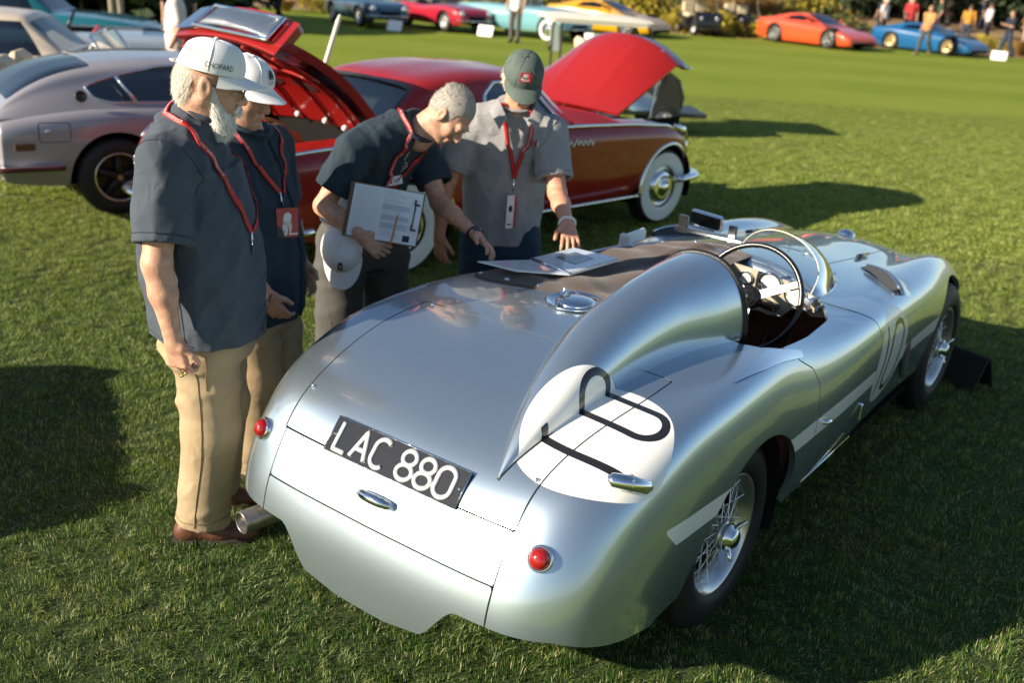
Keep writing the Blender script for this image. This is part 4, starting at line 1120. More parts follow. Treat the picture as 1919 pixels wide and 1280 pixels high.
    b = B(); P = spline1(np.array([(3.0, -.92, .43), (3.36, -.84, .43), (3.50, -.5, .43), (3.53, 0, .43), (3.50, .5, .43), (3.36, .84, .43), (3.0, .92, .43)]), np.linspace(0, 6, 40)); b.tube(P, .055, 10, flat=.55); b.build('front_bumper', ch, car)
    b = B(); P = spline1(np.array([(-.85, -.92, .46), (-1.22, -.82, .46), (-1.31, -.4, .46), (-1.31, .4, .46), (-1.22, .82, .46), (-.85, .92, .46)]), np.linspace(0, 5, 40)); b.tube(P, .05, 10, flat=.55); b.build('rear_bumper', ch, car)
    for s in (-1, 1):
        b = B(); b.lathe([(.105, -.03), (.11, .01), (.095, .02), (.07, .04), (0, .055)], (3.30, s*.66, .66), (1, 0, 0), 24); b.build('headlamp', ch, car)
        b = B(); b.tube([(3.02, s*.80, .885), (3.2, s*.765, .83), (3.31, s*.73, .74)], [.02, .04, .03], 8); b.build('wing_cap', ch, car)
        b = B(); b.lathe([(.05, 0), (.045, .02), (0, .03)], (-1.20, s*.60, .62), (-1, 0, 0), 16); b.build('rear_lamp', mat('red_lens', (.55, .012, .010), .1, coat=1.0), car)
    # script on the wing: a chrome squiggle as the photograph shows it
    b = B(); x0 = 1.50; pts = []
    for k in range(60):
        q = k/59; pts.append((x0+.34*q, -.895, .832+.020*math.sin(q*38)*(1.4 if q in (0,) else 1)+(.02 if .38 < q < .46 else 0)))
    b.tube(pts, .0055, 5); b.build('wing_script', ch, car)
    # bonnet, raised at its front
    L = 1.02; an = R(26); u = np.linspace(0, 1, 24); v = np.linspace(-1, 1, 31); rows = []
    for a in u:
        r_ = []
        for q in v:
            dome = .23*(1-abs(q)**2.2)*sstep(a, -.15, .85)+.012*math.exp(-((abs(q)-.42)/.05)**2)*sstep(a, .05, .3)*(1-sstep(a, .72, .82))
            wd = .66-.03*a; ax_ = a*L+.035*(1-q*q)*a; drop = -.10*sstep(a, .86, 1.0)
            h = dome+drop
            r_.append((2.40+ax_*math.cos(an)-h*math.sin(an)*.6, q*wd, .995+ax_*math.sin(an)+h*math.cos(an)))
        rows.append(r_)
    G = np.array(rows); tm = grid_tm(G)
    ho = tm_obj('bonnet', [(tm, 0), (TM(tm.V-tm.N*.022, -tm.N, tm.T[:, ::-1]), 0), (tm.flange(.022), 0)], [red], car)
    b = B(); b.tube(G[-1]+np.array([.008, 0, -.005]), .022, 8, flat=.7); b.tube(np.vstack([G[-1][-1]+np.array([0, 0, 0]), G[-1][-1]+np.array([.07, .01, -.005])]), [.018, .006], 6); b.tube(np.vstack([G[-1][0], G[-1][0]+np.array([.07, -.01, -.005])]), [.018, .006], 6); b.build('bonnet_lip', ch, ho)
    b = B(); b.cone((3.05, -.5, .92), G[20][4], .008, .008, 6); b.build('bonnet_stay', ch, car)
    # boot lid, raised, its meshed rear face now on top
    p0 = np.array([-.13, 0, 1.0]); p1 = np.array([-.90, 0, 1.58]); p2 = np.array([-.72, 0, 1.72])
    rows = []
    for a in np.linspace(0, 1, 16):
        m = p0+(p1-p0)*a+np.array([.16, 0, .20])*math.sin(PI*a)*.30; rows.append([(m[0]+.05*q*q*0, q*.63, m[2]-.05*q*q) for q in np.linspace(-1, 1, 21)])
    for a in np.linspace(.1, 1, 8):
        m = p1+(p2-p1)*a; rows.append([(m[0], q*(.63-.05*a), m[2]-.05*q*q) for q in np.linspace(-1, 1, 21)])
    tm = grid_tm(np.array(rows)); tm = TM(tm.V, tm.N, tm.T)
    outer = TM(tm.V+np.array([.02, 0, .02]), tm.N, tm.T)
    inn = TM(tm.V-np.array([.025, 0, .025]), -tm.N, tm.T[:, ::-1])
    bl = tm_obj('boot_lid', [(inn, 0), (outer, 0), (TM(outer.V, outer.N, outer.T).flange(.06), 0)], [red], car)
    rows = np.array(rows)
    ribs = B()
    def lid_pt(a, q, off):
        i = a*15; k = int(min(i, 14)); f = i-k; j = (q+1)*10; jj = int(min(j, 19)); g = j-jj
        p = (rows[k][jj]*(1-f)+rows[k+1][jj]*f)*(1-g)+(rows[k][jj+1]*(1-f)+rows[k+1][jj+1]*f)*g
        return p-np.array([.026+off, 0, .026+off])
    for (a, q, ra, rq) in ((.80, -.05, .09, .20), (.78, -.62, .09, .17), (.80, .55, .09, .18), (.42, -.35, .05, .24), (.40, .35, .05, .24), (.45, -.86, .11, .03)):
        t = np.arange(20)*2*PI/20; P = [lid_pt(a+ra*math.cos(x), q+rq*math.sin(x), .004) for x in t]; holes = B(); holes.add(P, [tuple(range(20))], 0, False); holes.build('lid_opening', mat('opening_dark', (.03, .006, .006), .8), bl)
    
    for q in (-.9, -.33, .33, .9): ribs.tube([lid_pt(a, q, .012) for a in np.linspace(.05, .95, 8)], .013, 6)
    ribs.tube([lid_pt(.62, q, .012) for q in np.linspace(-.9, .9, 8)], .013, 6); ribs.build('lid_rib', red, bl)
    for q in (-.62, -.25, .3):
        b = B(); b.ball(lid_pt(.07, q, .02), .022, 10); b.build('lid_bolt', mat('white_cap', (.8, .8, .76), .4), bl)
    # mesh and its chrome frame on the lid's rear face
    tn = unit(p2-p1); nn = unit(np.cross((0, 1, 0), tn)); nn = nn if nn[2] > 0 else -nn
    nn = unit(np.array([-tn[2], 0, tn[0]])); nn = nn if nn[0] < 0 or True else nn
    def mp(a, q, off=.0): return p1+(p2-p1)*a+np.array([0, q*(.63-.05*a), -.05*q*q])+np.array([-.52, 0, .86])*(.032+off)
    Gm = np.array([[mp(a, q) for q in np.linspace(-.80, .55, 25)] for a in np.linspace(.12, .88, 7)])
    b = B(); b.grid(Gm, 0, True); ms = b.build('lid_mesh', mat('mesh_dark', (.10, .12, .14), .45, .7, bump=1.0, bscale=160), bl)
    fr = [mp(.06, -.84, .012), mp(.06, .6, .012), mp(.94, .6, .012), mp(.94, -.84, .012)]
    b = B(); b.tube(densify(fr+[fr[0]], .04)[:-1], .014, 6, closed=True); b.build('mesh_frame', ch, ms)
    for q in np.linspace(-.8, .55, 46):
        pass
    b = B()
    for a in np.linspace(.15, .85, 10): b.tube([mp(a, q, .006) for q in np.linspace(-.8, .55, 12)], .0035, 4)
    for q in np.linspace(-.78, .53, 34): b.tube([mp(a, q, .006) for a in (.13, .5, .87)], .0030, 4)
    b.build('mesh_wire', ch, ms)
    b = B(); fl = np.array([[mp(a, q, .003) for q in np.linspace(.62, 1.0, 6)] for a in np.linspace(0, 1, 5)]); b.grid(fl, 0, True); b.build('lid_end_plate', ch, bl)
    b = B(); b.cone((.245, .70, .96), (.495, .70, 1.62), .017, .019, 10); b.cone((.495, .70, 1.62), (.511, .70, 1.663), .019, .010, 10); b.build('prop_rod', mat('pale_green_rod', (.62, .68, .55), .5), car)
    # bag in the boot
    t = thing('leather_bag', 'tan leather bag lying in the open boot of the red coupe', 'bag', tuple(car_pt(-.78, -.22, .63, car)), .8006)
    b = B(); tan = mat('tan_leather', (.40, .19, .065), .55, bump=.5, bscale=14, var=.25, vscale=9)
    b.tube([(-.26, 0, .17), (-.24, 0, .175), (-.08, .01, .20), (.1, .0, .19), (.26, 0, .175), (.28, 0, .17)], [.04, .15, .185, .18, .15, .04], 16); b.build('bag_body', tan, t)
    b = B(); a = np.linspace(0, PI, 14); b.tube(np.stack([.16*np.cos(a), np.full(14, -.05), .34+.09*np.sin(a)], 1), .014, 6); b.build('handle', tan, t)
    for x in (-.14, .14):
        b = B(); a = np.linspace(-.6, PI+.6, 16); b.tube(np.stack([np.full(16, x), .192*np.cos(a), .19+.195*np.sin(a)], 1), .016, 5, flat=.4); b.build('strap', mat('dark_strap', (.10, .05, .02), .5), t)
    return car
def car_pt(x, y, z, root):
    a = root.rotation_euler[2]; c, s = math.cos(a), math.sin(a); return (root.location[0]+c*x-s*y, root.location[1]+s*x+c*y, z)

# ------------------------------------------------------------------ the silver grey fastback on the left
def build_fastback():
    car = thing('grey_fastback', 'silver grey fastback sports coupe parked at the left', 'car', (-3.69, 8.56, 0), .628)
    p = mat('fastback_paint', (.34, .325, .350), .32, .25, coat=1.0, coat_rough=.04)
    ch = chrome(); dark = DARK()
    xs = [-.86, -.84, -.80, -.6, -.2, .3, .9, 1.5, 2.0, 2.5, 2.85, 3.05, 3.12]
    zt = [.62, .76, .80, .83, .87, .89, .90, .89, .86, .80, .72, .60, .45]
    zb = [.60, .72, .765, .80, .845, .86, .865, .85, .82, .76, .68, .56, .42]
    w = [.68, .72, .735, .755, .77, .775, .775, .77, .755, .73, .69, .63, .55]
    zl = [.36, .33, .30, .27, .25, .24, .24, .24, .24, .25, .27, .30, .33]
    body = shell_tm(body_points(xs, zt, zb, w, zl, wm=.03), 170, 56)
    arch = [(0, .315, .365), (2.305, .315, .365)]
    body = cut_arches(body, arch)
    cabp = [(-.68, -.6), (1.35, -.66), (1.55, -.5), (1.6, 0), (1.55, .5), (1.35, .66), (-.68, .6)]
    _, body = body.cut(np.where(body.V[:, 2] > .74, sd_poly(body.V[:, :2], cabp, .0), 1.0))
    fd, body = body.split(lambda V: np.where(V[:, 1] < -.5, sd_poly(V[:, [0, 2]], [(-.56, .63), (-.36, .63), (-.36, .75), (-.56, .75)], .012), 1.0), .006)
    tm_obj('body', [(body, 0), (body.flange(.025), 0)], [p], car); tm_obj('fuel_flap', [(fd, 0)], [p], car)
    b = B(); b.lathe([(.018, 0), (.018, .006), (0, .008)], (-.51, -.79, .70), (0, -1, 0), 12); b.build('fuel_lock', ch, car)
    b = B(); arch_liners(b, arch, .77); b.box((1.1, 0, .28), (3.7, 1.1, .02)); b.build('underbody', dark, car)
    cx = [-.84, -.70, -.40, 0, .35, .65, .85, 1.15, 1.45, 1.6]
    zr = [.82, .96, 1.125, 1.20, 1.225, 1.225, 1.21, 1.09, .95, .875]
    wr = [.60, .59, .575, .57, .57, .565, .555, .575, .60, .62]
    zbs = [.79, .80, .825, .85, .862, .865, .866, .865, .86, .86]; wb = [.67, .69, .715, .735, .74, .745, .745, .74, .72, .69]
    cb = shell_tm(cabin_points(cx, zr, wr, zbs, wb), 130, 60)
    side, cb = cb.split(lambda V: np.where(np.abs(V[:, 1]) > .48, sd_poly(V[:, [0, 2]], [(-.17, 1.005), (-.12, .935), (.0, .905), (1.28, .90), (1.02, 1.08), (.72, 1.16), (.40, 1.15), (.10, 1.09), (-.08, 1.04)], .01), 1.0))
    rear, cb = cb.split(lambda V: np.where((V[:, 0] < .2), sd_poly(V[:, [1, 0]], [(-.52, -.71), (.52, -.71), (.47, -.13), (-.47, -.13)], .03), 1.0))
    front, cb = cb.split(lambda V: np.where(V[:, 0] > .8, sd_poly(V[:, [1, 0]], [(-.55, 1.5), (.55, 1.5), (.48, .92), (-.48, .92)], .02), 1.0))
    ro = tm_obj('roof', [(cb, 0), (cb.flange(.025), 0)], [p], car); gl = pane_mat()
    tm_obj('rear_window', [(rear.offset(-.008), 0)], [pane_mat('tinted_glass', (.25, .32, .33), .12)], ro)
    tm_obj('windscreen', [(front.offset(-.01), 0)], [gl], ro)
    for s in (-1, 1):
        sd = side.cut(np.where(side.V[:, 1]*s > 0, -1., 1.))[0]; tm_obj('side_window', [(sd.offset(-.012), 0)], [gl], ro)
        E = sd.edges(); nxt = {a: c for a, c in E}; st = E[0][0]; path = [st]; k = nxt[st]
        while k != st and len(path) < 4000: path.append(k); k = nxt[k]
        b = B(); b.tube(sd.V[path][::3], .010, 6, closed=True); b.build('window_trim', ch, ro)
        b = B(); b.tube([(.17, s*.745, .905), (.05, s*.645, 1.09)], .014, 6); b.build('window_post', ch, ro)
        b = B(); b.lathe([(.045, 0), (.046, .008), (.038, .010), (.034, .003), (0, .003)], (-.235, s*.708, .948), (0, s*.96, .25), 20); b.build('pillar_vent', mat('vent_black', (.03, .03, .03), .4), ro)
        b = B(); b.box((-.68, s*.783, .585), (.15, .02, .055), None, .008); b.build('side_marker', mat('dark_amber', (.10, .035, .02), .2, coat=1.0), car)
        b = B(); b.box((-.86, s*.52, .60), (.04, .36, .16), None, .02); tl = b.build('tail_lamp', mat('lamp_red', (.45, .02, .015), .2, coat=1.0), car)
        b = B(); b.tube([(-.885, s*.34, .685), (-.885, s*.71, .685), (-.86, s*.72, .52), (-.885, s*.34, .515)], .012, 6); b.build('lamp_trim', ch, tl)
    b = B(); P = spline1(np.array([(-.42, -.83, .425), (-.72, -.825, .425), (-.93, -.70, .425), (-.97, 0, .425), (-.93, .70, .425), (-.72, .825, .425), (-.42, .83, .425)]), np.linspace(0, 6, 50)); b.tube(P, .048, 10, flat=.5); bu = b.build('rear_bumper', ch, car)
    b = B(); b.tube(P+np.array([0, 0, .004])+np.where(P[:, :1] > -.9, [[0, 0, 0]], [[0, 0, 0]])+np.sign(P[:, 1:2])*np.array([[0, .034, 0]]), .020, 6); b.build('bumper_strip', mat('strip_maroon', (.07, .012, .014), .4), bu)
    for x in (0, 2.305):
        for s in (-1, 1): wheel(car, x, s*.70, .315, .19, 'five', .20, 36)
    b = B()
    for s in (-1, 1): b.box((.75, s*.34, .62), (.5, .46, .16), None, .05); b.box((.50, s*.34, .86), (.14, .44, .46), np.array(Matrix.Rotation(-.25, 3, 'Y')), .05)
    b.build('seats', mat('dark_seat', (.04, .032, .03), .6), car)
    return car
# ------------------------------------------------------------------ soft volumes for bodies and clothes
class Vol:
    def __init__(s, lo, hi, res):
        s.lo = np.asarray(lo, float); s.res = res; n = np.ceil((np.asarray(hi, float)-s.lo)/res).astype(int)+1; s.n = n
        s.f = np.full(n, 1.0, np.float32)
        s.ax = [(s.lo[k]+np.arange(n[k])*res).astype(np.float32) for k in range(3)]
    def win(s, lo, hi, pad):
        a = np.clip(np.floor((np.asarray(lo)-pad-s.lo)/s.res).astype(int), 0, s.n); b = np.clip(np.ceil((np.asarray(hi)+pad-s.lo)/s.res).astype(int)+1, 0, s.n)
        if (b <= a).any(): return None
        sl = tuple(slice(a[k], b[k]) for k in range(3))
        X = s.ax[0][sl[0]][:, None, None]; Y = s.ax[1][sl[1]][None, :, None]; Z = s.ax[2][sl[2]][None, None, :]
        return sl, X, Y, Z
    def mix(s, sl, d, k, sub=False):
        f = s.f[sl]
        if sub:
            d = -d
            if k <= 0: s.f[sl] = np.maximum(f, d); return
            h = np.clip(.5-.5*(d-f)/k*-1*-1, 0, 1); h = np.clip(.5+.5*(d-f)/k, 0, 1); s.f[sl] = f*(1-h)+d*h+k*h*(1-h); return
        if k <= 0: s.f[sl] = np.minimum(f, d); return
        h = np.clip(.5+.5*(f-d)/k, 0, 1); s.f[sl] = f*(1-h)+d*h-k*h*(1-h)
    def cone(s, a, b, r1, r2, k=.01, flat=None, sub=False):
        a = np.asarray(a, float); b = np.asarray(b, float); r = max(r1, r2)
        w = s.win(np.minimum(a, b), np.maximum(a, b), r+max(k, 2*s.res)+s.res*2+.01)
        if w is None: return
        sl, X, Y, Z = w; e = b-a; L2 = float(e@e)+1e-9
        px, py, pz = X-a[0], Y-a[1], Z-a[2]
        t = np.clip((px*e[0]+py*e[1]+pz*e[2])/L2, 0, 1)
        px = px-t*e[0]; py = py-t*e[1]; pz = pz-t*e[2]
        q = px*px+py*py+pz*pz
        if flat is not None:
            dr, fac = flat; c = px*dr[0]+py*dr[1]+pz*dr[2]; q = q+(fac*fac-1)*c*c
        d = np.sqrt(q)-(r1+(r2-r1)*t)
        s.mix(sl, d.astype(np.float32), k, sub)
    def ell(s, c, rad, axes=None, k=.01, sub=False):
        c = np.asarray(c, float); rad = np.asarray(rad, float); R_ = np.eye(3) if axes is None else np.asarray(axes, float)
        m = rad.max(); w = s.win(c, c, m+max(k, 2*s.res)+s.res*2)
        if w is None: return
        sl, X, Y, Z = w; px, py, pz = X-c[0], Y-c[1], Z-c[2]
        q = 0; g = 0
        for i in range(3):
            u = (px*R_[i][0]+py*R_[i][1]+pz*R_[i][2])/rad[i]; q = q+u*u; g = g+(u/rad[i])**2
        q = np.sqrt(q); g = np.sqrt(g)+1e-6
        d = q*(q-1)/g
        d = np.where(q < .25, (q-1)*rad.min(), d)
        s.mix(sl, d.astype(np.float32), k, sub)
    def loft(s, C, W, D, lat, k=.02, shrink=0.0, sub=False, t0=None, t1=None, cap=True):
        """tube of oval sections along points C, half width W along lat, half depth D across"""
        C = np.asarray(C, float); W = np.asarray(W, float)-shrink; D = np.asarray(D, float)-shrink
        m = max(W.max(), D.max()); w = s.win(C.min(0), C.max(0), m+.03)
        if w is None: return
        sl, X, Y, Z = w; best = None; lat = unit(lat)
        n = len(C)-1
        for i in range(n):
            a, b = C[i], C[i+1]; e = b-a; L2 = e@e
            tt = ((X-a[0])*e[0]+(Y-a[1])*e[1]+(Z-a[2])*e[2])/L2; t = np.clip(tt, 0, 1)
            px = X-a[0]-t*e[0]; py = Y-a[1]-t*e[1]; pz = Z-a[2]-t*e[2]
            ww = W[i]+(W[i+1]-W[i])*t; dd = D[i]+(D[i+1]-D[i])*t
            u = px*lat[0]+py*lat[1]+pz*lat[2]; ed = unit(e); al = px*ed[0]+py*ed[1]+pz*ed[2]
            q = np.maximum(px*px+py*py+pz*pz-u*u-al*al, 0)
            mn = np.minimum(ww, dd); v = (np.sqrt((u/ww)**2+q/(dd*dd))-1)*mn
            if cap: v = np.maximum(v, np.abs(al)-(.0 if (i in (0, n-1)) else 9)) if False else np.where(np.abs(al) > 1e-5, np.maximum(v, np.abs(al)), v)
            best = v if best is None else np.minimum(best, v)
        s.mix(sl, best.astype(np.float32), k, sub)
    def plane(s, p, n, side=1, k=0.0):
        """keep what lies behind the plane"""
        p = np.asarray(p, float); n = unit(n)
        d = ((s.ax[0]-p[0])*n[0])[:, None, None]+((s.ax[1]-p[1])*n[1])[None, :, None]+((s.ax[2]-p[2])*n[2])[None, None, :]
        s.f = np.maximum(s.f, d.astype(np.float32))
    def ripple(s, amp, waves, seed=0, mask=None):
        """small cloth relief: waves = list of (direction, wavelength, weight)"""
        r = np.random.default_rng(seed); X = s.ax[0][:, None, None]; Y = s.ax[1][None, :, None]; Z = s.ax[2][None, None, :]
        wx = .35*np.sin(X*11+Z*7+r.uniform(0, 6))+.35*np.sin(Y*13-Z*5+r.uniform(0, 6))
        tot = 0
        for d, L, w in waves:
            d = unit(d); ph = r.uniform(0, 6.28)
            q = (X*d[0]+Y*d[1]+Z*d[2])*2*PI/L+ph+wx*2.2
            tot = tot+w*(1-np.abs(np.sin(q*.5)))**1.5
        m = 1.0 if mask is None else mask(X, Y, Z)
        s.f = s.f-(amp*tot*m).astype(np.float32)
    def mesh(s):
        f = s.f; S = f < 0; n = s.n-1
        cnt = np.zeros(n, np.int8)
        for a in (0, 1):
            for b in (0, 1):
                for c in (0, 1): cnt += S[a:n[0]+a, b:n[1]+b, c:n[2]+c]
        act = (cnt > 0) & (cnt < 8); I = np.argwhere(act); idx = np.full(n, -1, np.int32); idx[act] = np.arange(len(I))
        acc = np.zeros((len(I), 3)); num = np.zeros(len(I))
        ijk = I.T
        for axis in range(3):
            o1, o2 = [k for k in range(3) if k != axis]
            for a in (0, 1):
                for b in (0, 1):
                    p = [ijk[0].copy(), ijk[1].copy(), ijk[2].copy()]; p[o1] += a; p[o2] += b
                    q = [x.copy() for x in p]; q[axis] += 1
                    f0 = f[p[0], p[1], p[2]]; f1 = f[q[0], q[1], q[2]]; cr = (f0 < 0) != (f1 < 0)
                    t = np.where(cr, f0/np.where(f0 == f1, 1, f0-f1), 0)
                    pos = np.zeros((len(I), 3)); pos[:, o1] = a; pos[:, o2] = b; pos[:, axis] = t
                    acc[cr] += pos[cr]; num[cr] += 1
        V = s.lo+(I+acc/np.maximum(num, 1)[:, None])*s.res
        Q = []
        for axis in range(3):
            o1, o2 = (axis+1) % 3, (axis+2) % 3
            A = [slice(1, n[k]) for k in range(3)]; A[axis] = slice(0, n[axis])
            B_ = list(A); B_[axis] = slice(1, n[axis]+1)
            s0 = S[tuple(A)]; s1 = S[tuple(B_)]; P = np.argwhere(s0 != s1)
            if len(P) == 0: continue
            sg = s0[tuple(P.T)]; off = np.array([1, 1, 1]); off[axis] = 0; P = P+off
            def cell(d1, d2):
                R_ = P.copy(); R_[:, o1] -= d1; R_[:, o2] -= d2; return idx[R_[:, 0], R_[:, 1], R_[:, 2]]
            q = np.stack([cell(1, 1), cell(0, 1), cell(0, 0), cell(1, 0)], 1)
            q[~sg] = q[~sg][:, ::-1]; Q.append(q)
        Q = np.vstack(Q); Q = Q[(Q >= 0).all(1)]
        return V, Q
    def val(s, P):
        P = np.asarray(P, float); g = (P-s.lo)/s.res; i = np.clip(np.floor(g).astype(int), 0, s.n-2); t = np.clip(g-i, 0, 1); out = 0
        for a in (0, 1):
            for b in (0, 1):
                for c in (0, 1):
                    out = out+s.f[i[:, 0]+a, i[:, 1]+b, i[:, 2]+c]*np.where(a, t[:, 0], 1-t[:, 0])*np.where(b, t[:, 1], 1-t[:, 1])*np.where(c, t[:, 2], 1-t[:, 2])
        return out
    def grad(s, P):
        h = s.res; return np.stack([s.val(P+np.eye(3)[k]*h)-s.val(P-np.eye(3)[k]*h) for k in range(3)], 1)/(2*h)
    def snap(s, P, off, it=8):
        P = np.asarray(P, float).copy()
        for _ in range(it):
            g = s.grad(P); g2 = (g*g).sum(1)[:, None]+1e-3; P -= g*((s.val(P)-off)[:, None])/g2*.8
        return P, s.grad(P)/(np.linalg.norm(s.grad(P), axis=1)[:, None]+1e-9)
def relax(V, Q, it=1, w=.5):
    n = len(V)
    for _ in range(it):
        A = np.zeros((n, 3)); c = np.zeros(n)
        for a, b in ((0, 1), (1, 2), (2, 3), (3, 0)):
            np.add.at(A, Q[:, a], V[Q[:, b]]); np.add.at(A, Q[:, b], V[Q[:, a]]); np.add.at(c, Q[:, a], 1); np.add.at(c, Q[:, b], 1)
        V = V*(1-w)+w*A/np.maximum(c, 1)[:, None]
    return V
def vol_obj(name, vols, m, parent, origin, smooth=1):
    Vs, Qs, o = [], [], 0
    for v in (vols if isinstance(vols, (list, tuple)) else [vols]):
        V, Q = v.mesh()
        if smooth: V = relax(V, Q, smooth)
        Vs.append(V); Qs.append(Q+o); o += len(V)
    return link_mesh(name, np.vstack(Vs)-np.asarray(origin), None, m, parent, True, tris=np.vstack(Qs))

def skin(name='skin', col=(.54, .30, .20)):
    if name in MATS: return MATS[name]
    m = mat(name, col, .52, var=.20, vscale=34, bump=.22, bscale=190, bdet=6)
    b = m.node_tree.nodes['Principled BSDF']; b.inputs['Subsurface Weight'].default_value = .12; b.inputs['Subsurface Radius'].default_value = (.012, .005, .003); b.inputs['Subsurface Scale'].default_value = 1.0
    return m
def cloth(name, col, bump=.35, crease=.5):
    if name in MATS: return MATS[name]
    m = mat(name, col, .85, spec=.2, var=.12, vscale=7, bump=bump, bscale=700, sheen=.06); nt = m.node_tree; N = nt.nodes; L = nt.links
    b = N['Principled BSDF']; tc = [n for n in N if n.type == 'TEX_COORD'][0]; fine = [n for n in N if n.type == 'BUMP'][0]
    n = N.new('ShaderNodeTexNoise'); n.inputs['Scale'].default_value = 11; n.inputs['Detail'].default_value = 2.5; n.inputs['Distortion'].default_value = 1.6; n.noise_type = 'RIDGED_MULTIFRACTAL' if hasattr(n, 'noise_type') else n.noise_type
    L.new(tc.outputs['Object'], n.inputs['Vector']); bp = N.new('ShaderNodeBump'); bp.inputs['Strength'].default_value = crease; bp.inputs['Distance'].default_value = .012
    L.new(n.outputs[0], bp.inputs['Height']); L.new(bp.outputs[0], fine.inputs['Normal']); return m

class Head:
    """head frame: x forward, y to the person's left, z up; unit = metre for a .235 m head"""
    def __init__(s, c, fdir, up=(0, 0, 1), scale=1.0):
        s.c = np.asarray(c, float); x = unit(fdir); u = np.asarray(up, float); z = unit(u-x*(u@x)); y = np.cross(z, x); s.A = np.stack([x, y, z]); s.k = scale
    def p(s, *v):
        v = np.asarray(v[0] if len(v) == 1 else v, float); return s.c+(v*s.k)@s.A
def head_vol(h, neck, res=.0035, chin=1.0, fat=0.0):
    k = h.k; c = h.c
    lo = np.minimum(c-.20*k, neck-.09); hi = np.maximum(c+.20*k, neck+.09); v = Vol(lo, hi, res); p = h.p; A = h.A
    v.ell(p(-.012, 0, .030), np.array([.097, .076, .100])*k, A, .01)
    v.ell(p(.028, 0, -.032), np.array([.066, .060+.004*fat, .085])*k, A, .02*k)
    for s_ in (-1, 1):
        v.cone(p(-.008, s_*.050, -.045), p(.060, s_*.018, -.094), .026*k, .020*k, .02*k)
        v.ell(p(.060, s_*.038, -.022), np.array([.028, .026, .026])*k, A, .02*k)
    v.ell(p(.070, 0, -.096), np.array([.022, .024, .020])*k*chin, A, .015*k)
    if fat > 0: v.ell(p(.022, 0, -.105), np.array([.050, .052, .030])*k*(.7+.4*fat), A, .03*k)
    v.cone(p(.080, -.036, .026), p(.080, .036, .026), .015*k, .015*k, .014*k)
    v.cone(p(.088, 0, .012), p(.113, 0, -.026), .0095*k, .0145*k, .010*k)
    for s_ in (-1, 1): v.ell(p(.099, s_*.013, -.030), np.array([.011, .009, .009])*k, A, .006*k)
    for s_ in (-1, 1):
        v.ell(p(.097, s_*.033, .004), np.array([.016, .017, .0105])*k, A, .012*k, sub=True)
        v.ell(p(.0815, s_*.033, .004), np.array([.0125, .0145, .0125])*k, A, .002)
    v.cone(p(.089, -.019, -.0585), p(.089, .019, -.0585), .0085*k, .0085*k, .007*k)
    v.cone(p(.086, -.017, -.072), p(.086, .017, -.072), .0085*k, .0085*k, .007*k)
    v.cone(p(.101, -.020, -.0652), p(.101, .020, -.0652), .0028*k, .0028*k, .004*k, sub=True)
    for s_ in (-1, 1):
        e = p(-.006, s_*.078, -.004); ax = np.stack([unit(A[0]+.15*A[2]-s_*.25*A[1]), unit(A[1]*s_), unit(A[2]-.15*A[0])])
        e = e+A[1]*s_*.005; v.ell(e, np.array([.022, .009, .036])*k, ax, .006*k); v.ell(p(-.001, s_*.094, .002), np.array([.011, .007, .022])*k, ax, .004*k, sub=True)
        v.ell(p(.010, s_*.083, -.008), np.array([.006, .006, .009])*k, ax, .004*k)
    v.cone(p(-.028, 0, -.055), neck, .058*k, .066*k, .03*k)
    v.cone(p(.0, 0, -.085), neck+(h.A[0]*.03), .045*k, .055*k, .03*k)
    return v
def eyes(h, parent, origin, iris=(.06, .05, .03)):
    for s_ in (-1, 1):
        b = B(); b.ball(h.p(.0825, s_*.033, .0035)-origin, .0122*h.k, 10); e = b.build('eye', mat('eye_white', (.55, .50, .46), .25), parent)
        b = B(); b.ball(h.p(.0905, s_*.033, .0025)-origin, np.array([.0052]*3)*h.k, 8); b.build('iris', mat('iris_dark', iris, .15), e)
        b = B(); b.tube(np.array([h.p(.093, s_*.018, .0095), h.p(.0975, s_*.033, .0125), h.p(.086, s_*.049, .008)])-origin, [.0018*h.k, .003*h.k, .0015*h.k], 5); b.build('eyelid', skin(), e)
def strands(name, pts, nrm, flow, L, w, m, parent, origin, seed=0, jit=.35, curl=.3, lift=.35):
    """fine tufts of hair lying along flow over the given surface points"""
    r = np.random.default_rng(seed); n = len(pts); fl = np.asarray(flow, float)
    d = fl+nrm*lift+r.normal(0, jit, (n, 3)); d /= np.linalg.norm(d, axis=1)[:, None]
    LL = L*r.uniform(.5, 1.25, n)[:, None]; s_ = np.cross(d, nrm+1e-3); s_ /= np.linalg.norm(s_, axis=1)[:, None]+1e-9; s_ *= w
    g = r.normal(0, curl, (n, 3))
    p0 = pts-nrm*.002; p1 = p0+d*LL*.5; p2 = p1+(d+fl*.3-nrm*.12+g*.5)*LL*.5
    V = np.stack([p0-s_, p0+s_, p1+s_*.8, p1-s_*.8, p2], 1).reshape(-1, 3); b = (np.arange(n)*5)[:, None]
    T = np.concatenate([b+np.array([0, 1, 2]), b+np.array([0, 2, 3]), b+np.array([3, 2, 4])])
    return link_mesh(name, V-np.asarray(origin), None, m, parent, True, tris=T)
def sample(V, Q, n, seed, keep=None):
    r = np.random.default_rng(seed); a = V[Q[:, 1]]-V[Q[:, 0]]; c = V[Q[:, 3]]-V[Q[:, 0]]; N = np.cross(a, c); ar = np.linalg.norm(N, axis=1); i = r.choice(len(Q), n, p=ar/ar.sum())
    u, v = r.uniform(0, 1, (2, n, 1)); P = V[Q[i, 0]]*(1-u)*(1-v)+V[Q[i, 1]]*u*(1-v)+V[Q[i, 2]]*u*v+V[Q[i, 3]]*(1-u)*v
    N = N[i]/(ar[i][:, None]+1e-12)
    if keep is not None: k = keep(P); P, N = P[k], N[k]
    return P, N
